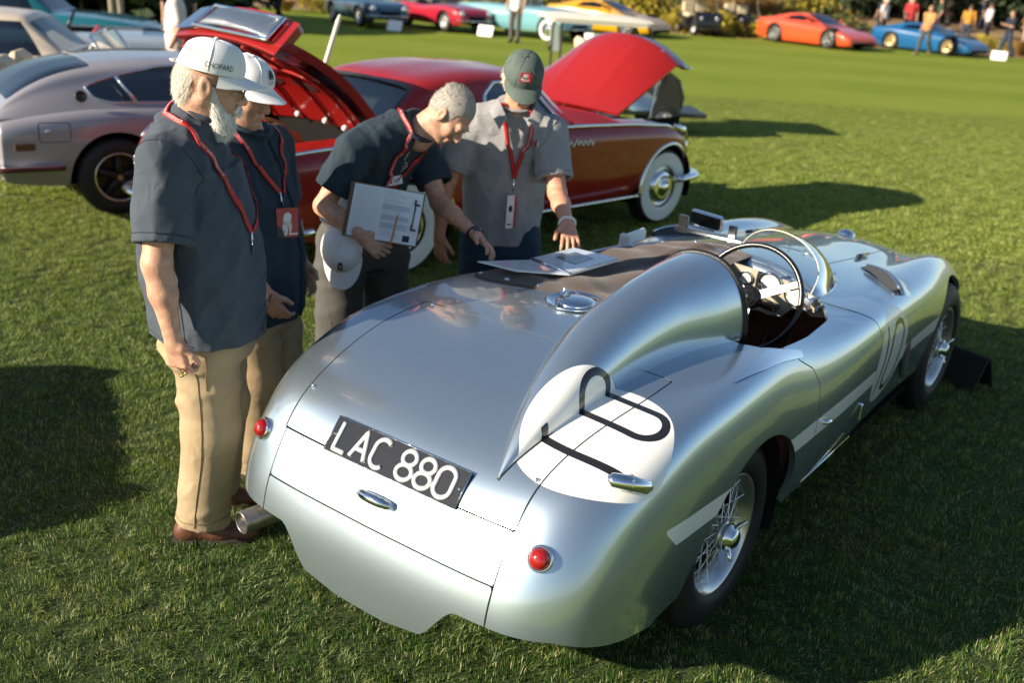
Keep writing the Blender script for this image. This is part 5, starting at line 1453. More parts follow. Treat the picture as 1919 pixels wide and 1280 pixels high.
def hand_prims(v, wr, d, back, thumb, curl=.5, spread=.06, k=1.0):
    """palm, five fingers; d = finger direction, back = outward from the back of the hand, thumb = towards the thumb"""
    d = unit(d); back = unit(back-d*(np.asarray(back)@d)); th = unit(np.cross(back, d)); th = th if th@np.asarray(thumb) > 0 else -th
    for q in (-.028, -.009, .010, .028):
        v.cone(wr+d*.012*k+th*q*.7*k, wr+d*.088*k+th*q*k-back*.002, .0145*k, .0125*k, .012*k)
    v.cone(wr-d*.02, wr+d*.02*k, .0265*k, .024*k, .015, flat=(back, 1.3))
    Ls = (.070, .079, .074, .057)
    for i, (q, L) in enumerate(zip((.031, .0105, -.0105, -.031), Ls)):
        p = wr+d*(.090-.004*abs(i-1.2))*k+th*q*k; cur = curl*(1+.12*i); dd = unit(d+th*(spread*(1.5-i)))
        a = 0; pr = .0098
        for j, fr in enumerate((.46, .30, .24)):
            a += cur*(.55 if j == 0 else .8); e = dd*math.cos(a)-back*math.sin(a); p2 = p+e*L*fr*k; v.cone(p, p2, pr*k, (pr-.0010)*k, .0035*k); p = p2; pr -= .0010
    p = wr+d*.022*k+th*.030*k; v.cone(wr+d*.015*k+th*.012*k-back*.006, p, .018*k, .0155*k, .012*k)
    e = unit(d*.72+th*.62-back*.25); p2 = p+e*.040*k; v.cone(p, p2, .0135*k, .0110*k, .008*k)
    e = unit(d*.90+th*.22-back*.35); p3 = p2+e*.034*k; v.cone(p2, p3, .0110*k, .0090*k, .004*k)
    return p3
def arm_vol(sh, el, wr, d, back, thumb, curl=.5, res=.0036, k=1.0, thick=1.0, spread=.06):
    P = np.array([el, wr, wr+unit(d)*.2*k, sh*.35+el*.65]); v = Vol(P.min(0)-.075, P.max(0)+.075, res)
    v.cone(sh*.5+el*.5, el, .050*thick, .043*thick, .02); v.cone(el, el*.62+wr*.38, .044*thick, .043*thick, .02); v.cone(el*.62+wr*.38, wr, .043*thick, .027*thick, .02, flat=(unit(back), 1.15))
    hand_prims(v, np.asarray(wr, float), d, back, thumb, curl, spread, k); return v
def ribbon(path, side, w, th=.0015):
    P = np.asarray(path); S = np.asarray(side); n = len(P); T = np.gradient(P, axis=0); N = np.cross(T, S); N /= np.linalg.norm(N, axis=1)[:, None]+1e-9
    G = np.stack([P-S*w/2-N*th, P+S*w/2-N*th, P+S*w/2+N*th, P-S*w/2+N*th], 1); return G
def text_mesh(txt, size):
    cu = bpy.data.curves.new('lettering', 'FONT'); cu.body = txt; cu.size = size; cu.resolution_u = 2
    o = bpy.data.objects.new('lettering', cu); COL.objects.link(o); dg = bpy.context.evaluated_depsgraph_get()
    me = o.evaluated_get(dg).to_mesh(); V = np.array([v.co[:] for v in me.vertices]); F = [tuple(p.vertices) for p in me.polygons]
    o.evaluated_get(dg).to_mesh_clear(); bpy.data.objects.remove(o); bpy.data.curves.remove(cu); return V, F
def cap_mesh(h, parent, name, m, tilt=0.0, lift=.040, k=1.0, origin=(0, 0, 0), opening=False, fit=1.0, brim_len=.078):
    """baseball cap on head frame h; returns (object, point function on the crown)"""
    cx, cz = -.008, lift; rx, ry, hh = .110*fit, .092*fit, .093*fit
    ct, st = math.cos(tilt), math.sin(tilt)
    def P(x, y, z):
        x, z = x*ct+z*st, -x*st+z*ct; return h.p(cx+x, y, cz+z)
    def crown(a, e):
        q = math.cos(e)**.80; fr = max(0, math.cos(a)); return P(rx*q*math.cos(a)+.006*fr*math.sin(2*e), ry*q*math.sin(a), hh*math.sin(e)**.92*(1+.06*fr*math.sin(2*e))-.004+.012*(1-math.cos(a))/2*(-1)*(1-e/1.57))
    A = np.linspace(0, 2*PI, 73)[:-1]; E = np.linspace(0, PI/2, 20)
    G = np.array([[crown(a, e) for e in E] for a in A]); rr = np.random.default_rng(int(abs(h.c[0])*1000)); dv = G-h.p(cx, 0, cz-.02); dv /= np.linalg.norm(dv, axis=2)[..., None]
    dent = sum(rr.uniform(.4, 1)*np.sin(rr.integers(1, 5)*A[:, None]+rr.uniform(2, 6)*E[None]+rr.uniform(0, 6)) for _ in range(6)); G = G+dv*(dent*.0008*k*np.sin(2*E)[None])[..., None]
    tm = grid_tm(np.concatenate([G, G[:1]], 0)); cen = h.p(cx, 0, cz)
    if ((tm.V-cen)*tm.N).sum() < 0: tm.N = -tm.N; tm.T = tm.T[:, ::-1]
    if opening:
        bk = np.array([crown(PI, .0)]); loc = (tm.V-h.c)@h.A.T/h.k
        g = np.where(loc[:, 0] < -.05, np.hypot(loc[:, 1]/.040, (loc[:, 2]-(lift+.012))/.048)-1, 1.0); _, tm = tm.cut(g)
    tm.V = tm.V-np.asarray(origin)
    o = tm_obj(name, [(tm, 0), (TM(tm.V-tm.N*.003, -tm.N, tm.T[:, ::-1]), 0), (tm.flange(.003), 0)], [m], parent)
    # brim
    A2 = np.linspace(-1.22, 1.22, 33); rows = []
    for t in np.linspace(0, 1, 9):
        r_ = []
        for a in A2:
            s_ = max(0, 1-(a/1.22)**2); x = rx*math.cos(a)*.985+brim_len*t*(s_**.62); y = ry*math.sin(a)*.985*(1+.03*t); z = -.004-.010*t-.020*t*(a/1.12)**2-.006*(a/1.12)**2
            r_.append(P(x, y, z))
        rows.append(r_)
    Gb = np.array(rows)-np.asarray(origin); up = h.A[2]*.0035
    b = B(); b.grid(Gb, 0, True); b.grid(Gb-up, 0, True, flip=True); b.grid(np.stack([Gb[-1], Gb[-1]-up]), 0, True); b.build('cap_brim', m, o)
    b = B(); b.ball(crown(0, PI/2)-np.asarray(origin)+h.A[2]*.002, np.array([.008, .008, .005])*k, 10); b.build('cap_button', m, o)
    b = B()
    for j in range(6):
        a = PI/6+j*PI/3
        if opening and abs(a-PI) < .6: continue
        b.tube(np.array([crown(a, e) for e in np.linspace(.05, 1.5, 14)])-np.asarray(origin), .0016, 5)
    b.build('cap_seam', m, o)
    if opening:
        b = B(); b.tube(np.array([crown(PI+q, .03) for q in np.linspace(-.5, .5, 12)])-np.asarray(origin)-h.A[0]*.004, .011, 8, flat=.2, up=h.A[2]); b.build('cap_strap', m, o)
    return o, crown
def print_on(fn, txt, size, m, parent, name, origin, centre=True):
    """fn(u, v) -> point; u, v in metres along and across the line of lettering"""
    V, F = text_mesh(txt, size)
    if len(V) == 0: return
    if centre: V[:, 0] -= (V[:, 0].max()+V[:, 0].min())/2; V[:, 1] -= (V[:, 1].max()+V[:, 1].min())/2
    return link_mesh(name, np.array([fn(p[0], p[1]) for p in V])-np.asarray(origin), F, m, parent, False)
def shoe(parent, heel, toe, origin, m, sole, w=.048):
    heel = np.asarray(heel, float); toe = np.asarray(toe, float); d = unit(toe-heel); L = np.linalg.norm(toe-heel); s_ = np.cross((0, 0, 1), d)
    v = Vol(np.minimum(heel, toe)-np.array([.08, .08, .02]), np.maximum(heel, toe)+np.array([.08, .08, .16]), .006)
    v.cone(heel+d*.045+[0, 0, .045], heel+d*L*.55+[0, 0, .045], .042, .046, .02); v.cone(heel+d*L*.5+[0, 0, .036], toe-d*.05+[0, 0, .030], .046, .040, .02, flat=((0, 0, 1), 1.25))
    v.cone(heel+d*.06+[0, 0, .05], heel+d*.07+[0, 0, .11], .042, .040, .02); v.plane((0, 0, .010), (0, 0, -1))
    o = vol_obj('shoe', v, m, parent, origin)
    b = B(); pts = [(0, -.030), (.03, -.040), (.12, -.042), (.20, -.050), (L-.05, -.046), (L-.01, -.025), (L, 0), (L-.01, .025), (L-.05, .046), (.20, .050), (.12, .042), (.03, .040), (0, .030)]
    b.prism(pts, .004, .016, o=heel-np.asarray(origin), x=d, y=s_); b.build('sole', sole, o)
    b = B()
    for j in range(4):
        c = heel+d*(L*.48+.022*j)+np.array([0, 0, .092-.010*j]); b.tube(np.array([c-s_*.022, c+[0, 0, .004], c+s_*.022])-np.asarray(origin), .003, 5)
    b.build('lace', sole, o)
    return o
# ------------------------------------------------------------------ the four men by the silver car
def a3(*v): return np.array(v, float)
def shirt_vol(C, W, D, lat, sleeves, neck, hem_n, res=.0075, folds=None, seed=1, amp=.007, shoulder=None):
    C = np.asarray(C, float); pts = [C]+[np.array([s[0], s[1]]) for s in sleeves]; al = np.vstack(pts)
    v = Vol(al.min(0)-.30, al.max(0)+.24, res)
    v.loft(C, W, D, lat, .03); f0 = v.f.copy()
    for s in sleeves:
        sh, en, r1, r2 = s[:4]
        v.cone(sh+(C[-2]-sh)*.45, sh, r1*1.02, r1, .045); v.cone(sh, en, r1, r2, .016, flat=(s[5], 1.1) if len(s) > 5 else None)
    hl = C[0]; ax = unit(C[1]-C[0])
    fb = v.f.copy(); v.ripple(amp, folds or [(lat, .13, 1.0), (np.cross(lat, ax), .15, .8), (lat+.6*ax, .10, .6), (np.cross(lat, ax)+.5*ax, .08, .4)], seed)
    f0 = f0+(v.f-fb)
    # open hem
    for s in sleeves:
        sh, en, r1, r2 = s[:4]; e = unit(en-sh); hem = s[4] if len(s) > 4 else e
        # sleeve end: cut square, hollow inside
        d = ((v.ax[0]-en[0])*hem[0])[:, None, None]+((v.ax[1]-en[1])*hem[1])[None, :, None]+((v.ax[2]-en[2])*hem[2])[None, None, :]
        X, Y, Z = v.ax[0][:, None, None], v.ax[1][None, :, None], v.ax[2][None, None, :]
        near = ((X-en[0])**2+(Y-en[1])**2+(Z-en[2])**2) < (r2*1.9)**2
        # only what belongs to the sleeve: closer to its axis than to the trunk
        ex = X-sh[0], Y-sh[1], Z-sh[2]; t = ex[0]*e[0]+ex[1]*e[1]+ex[2]*e[2]
        rad = np.sqrt(np.maximum(ex[0]**2+ex[1]**2+ex[2]**2-t*t, 0))
        sel = near & (rad < r2*1.25) & (t > 0)
        v.f = np.where(sel, np.maximum(v.f, d), v.f).astype(np.float32)
        v.cone(en-e*.07, en+e*.05, r2*.80, r2*.84, 0, sub=True)
    v.f = np.minimum(v.f, f0).astype(np.float32)
    v.plane(hl+ax*.012, -unit(hem_n))
    v.loft(np.array([C[0]-ax*.08, C[0]+(C[1]-C[0])*.35]), [W[0]]*2, [D[0]]*2, lat, 0, shrink=.014, sub=True)
    return v
def trouser_vol(hips, knees, ankles, pelvis, lat, w, dpt, r=(.105, .088, .088), res=.0085, seed=3, amp=.007, top=None):
    al = np.vstack([hips, knees, ankles, [pelvis]]); v = Vol(al.min(0)-.19, al.max(0)+.19, res)
    up = a3(0, 0, 1) if top is None else unit(np.asarray(top)-pelvis)
    v.loft(np.array([pelvis-up*.10, pelvis+up*.10]), [w, w*.94], [dpt, dpt*.92], lat, .03)
    for h, k, a in zip(hips, knees, ankles):
        v.cone(h, k, r[0], r[1], .05); v.cone(k, a, r[1], r[2], .03)
    def mask(X, Y, Z): return .55+.45*np.cos(Z*9)
    v.ripple(amp, [((.25, .15, 1), .16, 1.0), ((-.4, .2, 1), .11, .8), ((.6, -.5, .45), .10, .6), ((.1, .3, 1), .07, .5)], seed, mask)
    for a, k in zip(ankles, knees):
        e = unit(a-k); X, Y, Z = v.ax[0][:, None, None], v.ax[1][None, :, None], v.ax[2][None, None, :]
        d = (X-a[0])*e[0]+(Y-a[1])*e[1]+(Z-a[2])*e[2]; near = (X-a[0])**2+(Y-a[1])**2+(Z-a[2])**2 < .2**2
        v.f = np.where(near, np.maximum(v.f, d), v.f).astype(np.float32); v.cone(a-e*.08, a+e*.06, r[2]*.82, r[2]*.86, 0, sub=True)
    return v
def seams(parent, origin, m, paths, r=.0022):
    b = B()
    for p in paths: b.tube(np.asarray(p)-origin, r, 5)
    return b.build('seam', m, parent)
def ring_on(v, c, axis, rad, off=.0006, n=48):
    x, y, z = frame(axis); t = np.linspace(0, 2*PI, n); P = np.array([c+x*rad*math.cos(q)+y*rad*math.sin(q) for q in t]); return v.snap(P, off, 6)[0]
def core_vol(C, W, D, lat):
    C = np.asarray(C, float); v = Vol(C.min(0)-.3, C.max(0)+.3, .02); v.loft(C, np.array(W)-.035, np.array(D)-.035, lat, .02); return v
def lanyard(parent, vol, pts, w, origin, name='lanyard', off=.006, text=True, cols=(0, 0), up=None, n=90):
    P = spline1(np.array(pts, float), np.linspace(0, len(pts)-1, n)); P, N = vol.snap(P, off, 10)
    for _ in range(4): P[1:-1] = .25*P[:-2]+.5*P[1:-1]+.25*P[2:]
    T = np.gradient(P, axis=0); T /= np.linalg.norm(T, axis=1)[:, None]; S = np.cross(T, N); S /= np.linalg.norm(S, axis=1)[:, None]
    G = ribbon(P-origin, S, w); b = B(); b.grid(G, 0, True, wrapv=True)
    red = mat('lanyard_red', (.42, .016, .014), .5)
    o = b.build(name, red, parent)
    if text:
        L = np.concatenate([[0], np.cumsum(np.linalg.norm(np.diff(P, axis=0), axis=1))])
        def fn(u, v_):
            q = np.clip(u, 0, L[-1]-1e-4); i = min(np.searchsorted(L, q, 'right')-1, n-2); f = (q-L[i])/(L[i+1]-L[i])
            return P[i]*(1-f)+P[i+1]*f+S[i]*(-v_)*(1 if text == 1 else -1)+N[i]*.0028
        V, F = text_mesh("LAS VEGAS CONCOURS D'ELEGANCE", w*.62); V[:, 1] -= V[:, 1].mean()
        tot = V[:, 0].max(); x0 = .03; k = 0
        while x0+tot < L[-1] or k == 0:
            VV = V.copy()
            if text == 1: VV[:, 0] += x0
            else: VV[:, 0] = L[-1]-x0-VV[:, 0] if False else VV[:, 0]+x0
            VV = VV[:] ; ok = True
            if x0+tot > L[-1]:
                pass
            link_mesh('lettering', np.array([fn(p[0], p[1]) for p in VV])-origin, F, mat('print_white', (.8, .78, .74), .6), o, False)
            x0 += tot+.03; k += 1
            if k > 3: break
    return P, N, S
def badge(parent, c, x, y, w, h, origin, cols, name='badge', art=None):
    x = unit(x); y = unit(y-x*(np.asarray(y)@x)); b = B(); b.prism([(-w/2, -h/2), (w/2, -h/2), (w/2, h/2), (-w/2, h/2)], 0, .003, o=np.asarray(c)-origin, x=x, y=y); o = b.build(name, cols[0], parent)
    z = unit(np.cross(x, y))
    if art:
        for poly, m in art:
            b = B(); b.prism([(p[0]*w, p[1]*h) for p in poly], .0032, .0006, o=np.asarray(c)-origin, x=x, y=y); b.build('badge_print', m, o)
    return o
def clip(parent, a, c, origin):
    b = B(); a = np.asarray(a)-origin; c = np.asarray(c)-origin; b.tube([a, a*.6+c*.4, c], [.006, .0035, .005], 6); b.ball(a*.5+c*.5, .006, 8); return b.build('clip', chrome(), parent)
def blob(n, rx, ry, seed, cx=0, cy=0):
    r = np.random.default_rng(seed); return [(cx+rx*(.75+.35*r.uniform())*math.cos(t), cy+ry*(.75+.35*r.uniform())*math.sin(t)) for t in np.arange(n)*2*PI/n]

def build_men():
    wht = mat('cap_white', (.80, .80, .79), .8, bump=.2, bscale=500); sk = skin(); navy = cloth('navy_shirt', (.066, .082, .104)); khaki = cloth('khaki_cotton', (.40, .300, .180))
    inkb = mat('print_black', (.02, .02, .03), .6); inkr = mat('print_red', (.45, .03, .03), .6); wp = mat('print_white', (.8, .78, .74), .6)
    # ============ A: the bearded man on the left
    O = a3(-1.11, 3.38, 0); A = thing('person', 'white bearded man in white cap, navy shirt and khaki trousers watching at the left', 'person', tuple(O))
    f = unit(a3(.962, .272, 0)); l = a3(-f[1], f[0], 0)
    C = [(-1.085, 3.36, .82), (-1.10, 3.365, 1.06), (-1.125, 3.37, 1.25), (-1.14, 3.37, 1.41), (-1.125, 3.37, 1.515), (-1.085, 3.365, 1.585)]
    W = [.235, .252, .248, .225, .180, .085]; D = [.192, .208, .200, .165, .112, .075]
    shR, enR = a3(-1.140, 3.155, 1.455), a3(-1.135, 3.065, 1.215); shL, enL = a3(-1.19, 3.575, 1.455), a3(-1.15, 3.645, 1.215)
    sv = shirt_vol(C, W, D, l, [(shR, enR, .082, .086), (shL, enL, .082, .084)], None, (0, 0, 1), seed=4, amp=.009, folds=[(l, .15, .8), (f, .13, 1.0), (f+.5*a3(0, 0, 1), .12, .8), (f-.7*a3(0, 0, 1)+.3*l, .09, .6), (a3(.2, .1, 1), .2, .4)])
    vol_obj('shirt', sv, navy, A, O); sm = mat('seam_navy', (.030, .038, .050), .9)
    seams(A, O, sm, [ring_on(sv, enR-unit(enR-shR)*.028, enR-shR, .09), ring_on(sv, shR+unit(enR-shR)*.012, unit(a3(.05, -.8, -.35)), .105), sv.snap(spline1(np.array([(-1.10, 3.10, 1.20), (-1.10, 3.11, 1.0), (-1.09, 3.12, .84)]), np.linspace(0, 2, 30)), .0005)[0], sv.snap(np.array([(-1.09+.21*math.cos(q)*.95, 3.36+.24*math.sin(q), .852) for q in np.linspace(-3.1, .6, 50)]), .0006)[0]], .0018)
    h = Head(a3(-1.045, 3.335, 1.690), unit(f*.97+l*-.06-a3(0, 0, .22)), (0, 0, 1), 1.02)
    hv = head_vol(h, a3(-1.105, 3.365, 1.535)); elR, wrR = a3(-1.145, 3.045, 1.155), a3(-1.100, 3.03, .905)
    av = arm_vol(shR, elR, wrR, unit(a3(.10, .10, -1)), a3(-.35, -.93, 0), a3(.95, -.2, 0), curl=.95, k=1.02, thick=1.05)
    al = arm_vol(shL, a3(-1.10, 3.67, 1.16), a3(-.97, 3.58, .93), unit(a3(.3, -.45, -.8)), a3(.5, .6, 0), a3(.7, -.5, 0), curl=.8, thick=1.05)
    body = vol_obj('body', [hv, av, al, core_vol(C, W, D, l)], sk, A, O); eyes(h, A, O)
    b = B(); b.lathe([(.0105, -.003), (.0118, -.003), (.0118, .003), (.0105, .003)], wrR+a3(.02, .012, -.125)-O, unit(a3(.3, .2, -1)), 14); b.build('ring', mat('gold', (.7, .48, .16), .25, 1.0), A)
    co, crown = cap_mesh(h, A, 'cap', wht, .03, .056, 1.0, O, opening=True, fit=.99)
    def on_cap(a0, e0, s=1): return lambda u, v: h.p(0, 0, 0)*0+crown(a0+u/.100, e0+v/.075)+unit(crown(a0+u/.1, e0+v/.075)-h.p(-.01, 0, .04))*.0055
    print_on(on_cap(-PI/2+.30, .24), 'CHOPARD', .0170, inkb, co, 'lettering', O)
    print_on(on_cap(-PI+.62, .55), 'CONCOURS', .013, inkr, co, 'lettering', O)
    # hair, beard
    hair = mat('hair_white', (.66, .60, .50), .6, var=.15, vscale=60); beard = mat('beard_white', (.74, .71, .66), .6, var=.12, vscale=60)
    hvv = Vol(h.c-.24, h.c+.2, .006); hvv.ell(h.p(-.020, 0, .016), a3(.097, .078, .092), h.A, .01); hvv.ell(h.p(-.048, 0, -.030), a3(.058, .066, .050), h.A, .02)
    V, Q = hvv.mesh(); loc = (V-h.c)@h.A.T; k = ((loc[:, 0] < .0) | (loc[:, 2] > .06)) & (loc[:, 2] > -.085) & (loc[:, 2] < .06) & ~((loc[:, 0] > -.045) & (loc[:, 2] < .030))
    kq = k[Q].all(1); P, N = sample(V, Q[kq], 2600, 2); strands('hair', P, N, unit(-h.A[2]-.25*h.A[0]), .020, .0009, hair, A, O, 3, jit=.12, lift=.06)
    bv = Vol(h.c-a3(.2, .2, .30), h.c+a3(.22, .2, .10), .0055)
    bv.cone(h.p(.010, -.064, .0), h.p(.052, -.034, -.095), .013, .032, .02); bv.cone(h.p(.010, .064, .0), h.p(.052, .034, -.095), .013, .032, .02)
    bv.ell(h.p(.058, 0, -.100), a3(.040, .050, .042), h.A, .02); bv.cone(h.p(.056, 0, -.115), h.p(.036, 0, -.190), .044, .018, .02)
    bv.cone(h.p(.098, -.026, -.060), h.p(.103, 0, -.044), .009, .008, .01); bv.cone(h.p(.098, .026, -.060), h.p(.103, 0, -.044), .009, .008, .01)
    V, Q = bv.mesh(); bo = vol_obj('beard', bv, beard, A, O)
    P, N = sample(V, Q, 7000, 5); loc = (P-h.c)@h.A.T
    strands('beard_hair', P, N, unit(-a3(0, 0, 1)+.25*h.A[0]), .024, .0008, beard, bo, O, 6, jit=.16, curl=.15, lift=.15)
    b = B()
    for s_ in (-1, 1):
        t = np.linspace(0, 2*PI, 21)[:-1]; ring = np.array([h.p(.112-.010*abs(math.cos(x)) if False else .110, s_*.034+.024*math.cos(x), .001+.017*math.sin(x)) for x in t]); b.tube(ring-O, .0014, 5, closed=True)
        b.tube(np.array([h.p(.106, s_*.058, .008), h.p(.06, s_*.077, .012), h.p(.0, s_*.083, .010), h.p(-.012, s_*.084, -.006)])-O, .0014, 5)
    b.tube(np.array([h.p(.111, -.011, .006), h.p(.115, 0, .009), h.p(.111, .011, .006)])-O, .0014, 5); b.build('glasses', mat('wire_rim', (.12, .09, .05), .3, .9), A)
    # collar and lanyard
    nb = a3(-1.085, 3.365, 1.565); t = np.arange(40)*2*PI/40; ring = np.array([nb+f*(.078*math.cos(x)+.012)+l*.088*math.sin(x)+a3(0, 0, .022-.030*math.cos(x)) for x in t])
    b = B(); b.tube(ring-O, .016, 8, closed=True, flat=.55); b.build('collar', navy, A)
    Pn, N_, S_ = lanyard(A, sv, [(-1.16, 3.42, 1.60), (-1.17, 3.33, 1.58), (-1.12, 3.26, 1.535), (-1.02, 3.235, 1.44), (-.945, 3.245, 1.33), (-.905, 3.28, 1.22)], .021, O, off=.008)
    lanyard(A, sv, [(-1.16, 3.40, 1.60), (-1.12, 3.50, 1.54), (-1.02, 3.50, 1.42), (-.95, 3.44, 1.30), (-.905, 3.30, 1.215)], .021, O, off=.008, text=0)
    e = Pn[-1]; clip(A, e, e+a3(.004, -.01, -.045), O)
    b = B(); b.tube(np.array([e+a3(.004, -.012, -.045), e+a3(.003, -.016, -.10), e+a3(.0, -.016, -.17)])-O, .004, 6, flat=.4); b.build('badge_strap', inkb, A)
    print_on(lambda u, v: sv.snap(np.array([a3(-1.30, 3.33, 1.43)+l*(-u)+a3(0, 0, v)]), .004)[0][0], 'LAS VEGAS', .035, wp, A, 'lettering', O)
    b = B(); Pb = sv.snap(np.array([(-1.315, 3.40-.0*i, 1.44-.0*i) for i in range(2)]), .003)[0]
    # trousers, shoes
    hips = [a3(-1.08, 3.285, .86), a3(-1.12, 3.47, .86)]; kn = [a3(-1.070, 3.275, .47), a3(-1.10, 3.50, .47)]; an = [a3(-1.120, 3.285, .085), a3(-1.150, 3.525, .085)]
    tv = trouser_vol(np.array(hips), np.array(kn), np.array(an), a3(-1.10, 3.375, .86), l, .20, .165, (.115, .100, .094), seed=8, amp=.007); seams(A, O, mat('seam_khaki', (.22, .145, .075), .8), [tv.snap(spline1(np.array([(-1.08, 3.16, .92), (-1.075, 3.165, .70), (-1.07, 3.165, .47), (-1.10, 3.185, .25), (-1.12, 3.19, .10)]), np.linspace(0, 4, 60)), .0005)[0], tv.snap(np.array([(-1.12+.10*math.cos(q), 3.285+.10*math.sin(q), .118) for q in np.linspace(0, 6.28, 40)]), .0005)[0], tv.snap(np.array([(-1.045, 3.17, .80-.012*i) for i in range(12)]), .0008)[0]]); vol_obj('trousers', tv, khaki, A, O)
    br = mat('brown_leather', (.115, .045, .025), .45, bump=.2, bscale=90); so = mat('shoe_sole', (.05, .04, .035), .7)
    shoe(A, a3(-1.225, 3.255, 0), a3(-.905, 3.315, 0), O, br, so); shoe(A, a3(-1.26, 3.50, 0), a3(-.945, 3.58, 0), O, br, so)
    # ============ B: behind him
    O = a3(-1.09, 3.90, 0); A = thing('person', 'man in white cap and dark navy shirt with red badge standing behind the bearded man', 'person', tuple(O))
    f = unit(a3(.94, -.20, 0)); l = a3(-f[1], f[0], 0)
    C = [(-1.055, 3.89, .70), (-1.065, 3.89, .95), (-1.085, 3.90, 1.16), (-1.105, 3.905, 1.32), (-1.105, 3.905, 1.415), (-1.09, 3.90, 1.475)]
    W = [.235, .245, .24, .222, .18, .085]; D = [.170, .185, .170, .145, .10, .075]
    shR, enR = a3(-1.16, 3.69, 1.36), a3(-1.12, 3.64, 1.12); shL, enL = a3(-1.05, 4.12, 1.36), a3(-1.02, 4.18, 1.12)
    sv = shirt_vol(C, W, D, l, [(shR, enR, .080, .084), (shL, enL, .080, .084)], None, (0, 0, 1), seed=9, amp=.008)
    dn = cloth('dark_navy_shirt', (.026, .042, .058)); vol_obj('shirt', sv, dn, A, O)
    h = Head(a3(-1.075, 3.862, 1.605), unit(f*.95+l*-.18-a3(0, 0, .34)), (0, 0, 1), 1.0)
    hv = head_vol(h, a3(-1.10, 3.90, 1.455), fat=1.0); body = vol_obj('body', [hv, arm_vol(shR, a3(-1.09, 3.62, 1.07), a3(-.96, 3.66, .87), unit(a3(.4, .2, -.8)), a3(-.2, -.9, 0), a3(.9, -.2, 0), .6), arm_vol(shL, a3(-1.0, 4.2, 1.07), a3(-.92, 4.1, .87), unit(a3(.3, -.2, -.8)), a3(.2, .9, 0), a3(.9, .2, 0), .6), core_vol(C, W, D, l)], sk, A, O); eyes(h, A, O)
    co, crown = cap_mesh(h, A, 'cap', wht, .03, .052, 1.0, O, fit=.98)
    def on_cap(a0, e0): return lambda u, v: crown(a0+u/.100, e0+v/.075)+unit(crown(a0+u/.1, e0+v/.075)-h.p(-.01, 0, .04))*.0055
    for (a_, e_, rx, ry, m, sd) in ((-.02, .72, .012, .013, inkb, 1), (-.10, .60, .008, .010, inkb, 2), (.07, .60, .007, .010, inkb, 3)):
        fn = on_cap(a_, e_); poly = blob(10, rx, ry, sd); b = B(); b.add([fn(*p)-O for p in poly], [tuple(range(10))], 0, False); b.build('cap_print', m, co)
    print_on(on_cap(-.02, .36), 'LVCE', .017, inkr, co, 'lettering', O)
    gh = mat('hair_grey', (.28, .24, .20), .6, var=.2, vscale=60)
    hvv = Vol(h.c-.2, h.c+.2, .007); hvv.ell(h.p(-.016, 0, .018), a3(.100, .080, .095), h.A, .01); V, Q = hvv.mesh(); loc = (V-h.c)@h.A.T
    k = (loc[:, 0] < .02) & (loc[:, 2] > -.05) & (loc[:, 2] < .05); P, N = sample(V, Q[k[Q].all(1)], 900, 2); strands('hair', P, N, unit(-h.A[2]-.3*h.A[0]), .012, .0010, gh, A, O, 3)
    b = B()
    for s_ in (-1, 1): b.tube(np.array([h.p(.098, s_*.016, .022), h.p(.099, s_*.033, .028), h.p(.086, s_*.050, .022)])-O, [.002, .0035, .002], 6)
    b.build('eyebrow', gh, A)
    P1, N_, S_ = lanyard(A, sv, [(-1.17, 3.86, 1.49), (-1.16, 3.80, 1.46), (-1.08, 3.76, 1.40), (-.99, 3.78, 1.31), (-.945, 3.82, 1.235)], .020, O, off=.008)
    lanyard(A, sv, [(-1.16, 3.92, 1.49), (-1.10, 4.0, 1.45), (-1.02, 3.99, 1.38), (-.965, 3.92, 1.30), (-.94, 3.835, 1.23)], .020, O, off=.008, text=0)
    e = P1[-1]; clip(A, e, e+a3(.012, -.008, -.05), O)
    bc = e+a3(.035, -.030, -.110); redm = mat('badge_red', (.42, .02, .02), .35); drk = mat('badge_black', (.02, .015, .015), .4)
    badge(A, bc, unit(a3(.86, .50, 0)), a3(-.14, 0, 1), .085, .115, O, [redm], 'badge', [(blob(12, .22, .28, 3, .0, .12), wp), (blob(9, .12, .30, 4, -.12, -.18), wp), (blob(9, .07, .25, 5, .12, -.1), wp), ([(-.5, -.5), (-.15, -.5), (-.15, -.3), (-.5, -.05)], drk), ([(.05, -.42), (.45, -.42), (.45, -.36), (.05, -.36)], wp)])
    pt, nn = sv.snap(np.array([(-.955, 3.99, 1.33)]), .004); 
    b = B(); Pp = spline1(np.array([(-.99, 3.895, 1.43), (-.93, 3.885, 1.28), (-.89, 3.88, 1.10), (-.88, 3.875, .90), (-.885, 3.87, .72)]), np.linspace(0, 4, 30)); Pp, nn = sv.snap(Pp, .002); b.tube(Pp-O, .012, 6, flat=.25, up=(0, 1, 0)); b.build('placket', dn, A)
    nb = a3(-1.085, 3.895, 1.455); t = np.arange(40)*2*PI/40; ring = np.array([nb+f*(.072*math.cos(x)+.012)+l*.080*math.sin(x)+a3(0, 0, .02-.034*math.cos(x)) for x in t]); b = B(); b.tube(ring-O, .018, 8, closed=True, flat=.5); b.build('collar', dn, A)
    hips = [a3(-1.06, 3.80, .80), a3(-1.02, 3.98, .80)]; kn = [a3(-1.04, 3.79, .45), a3(-1.0, 4.0, .45)]; an = [a3(-1.06, 3.80, .045), a3(-1.03, 4.02, .045)]
    vol_obj('trousers', trouser_vol(np.array(hips), np.array(kn), np.array(an), a3(-1.05, 3.89, .80), l, .19, .15, (.115, .10, .095), seed=12), khaki, A, O)
    shoe(A, a3(-1.16, 3.81, 0), a3(-.86, 3.74, 0), O, br, so); shoe(A, a3(-1.13, 4.03, 0), a3(-.83, 3.98, 0), O, br, so)
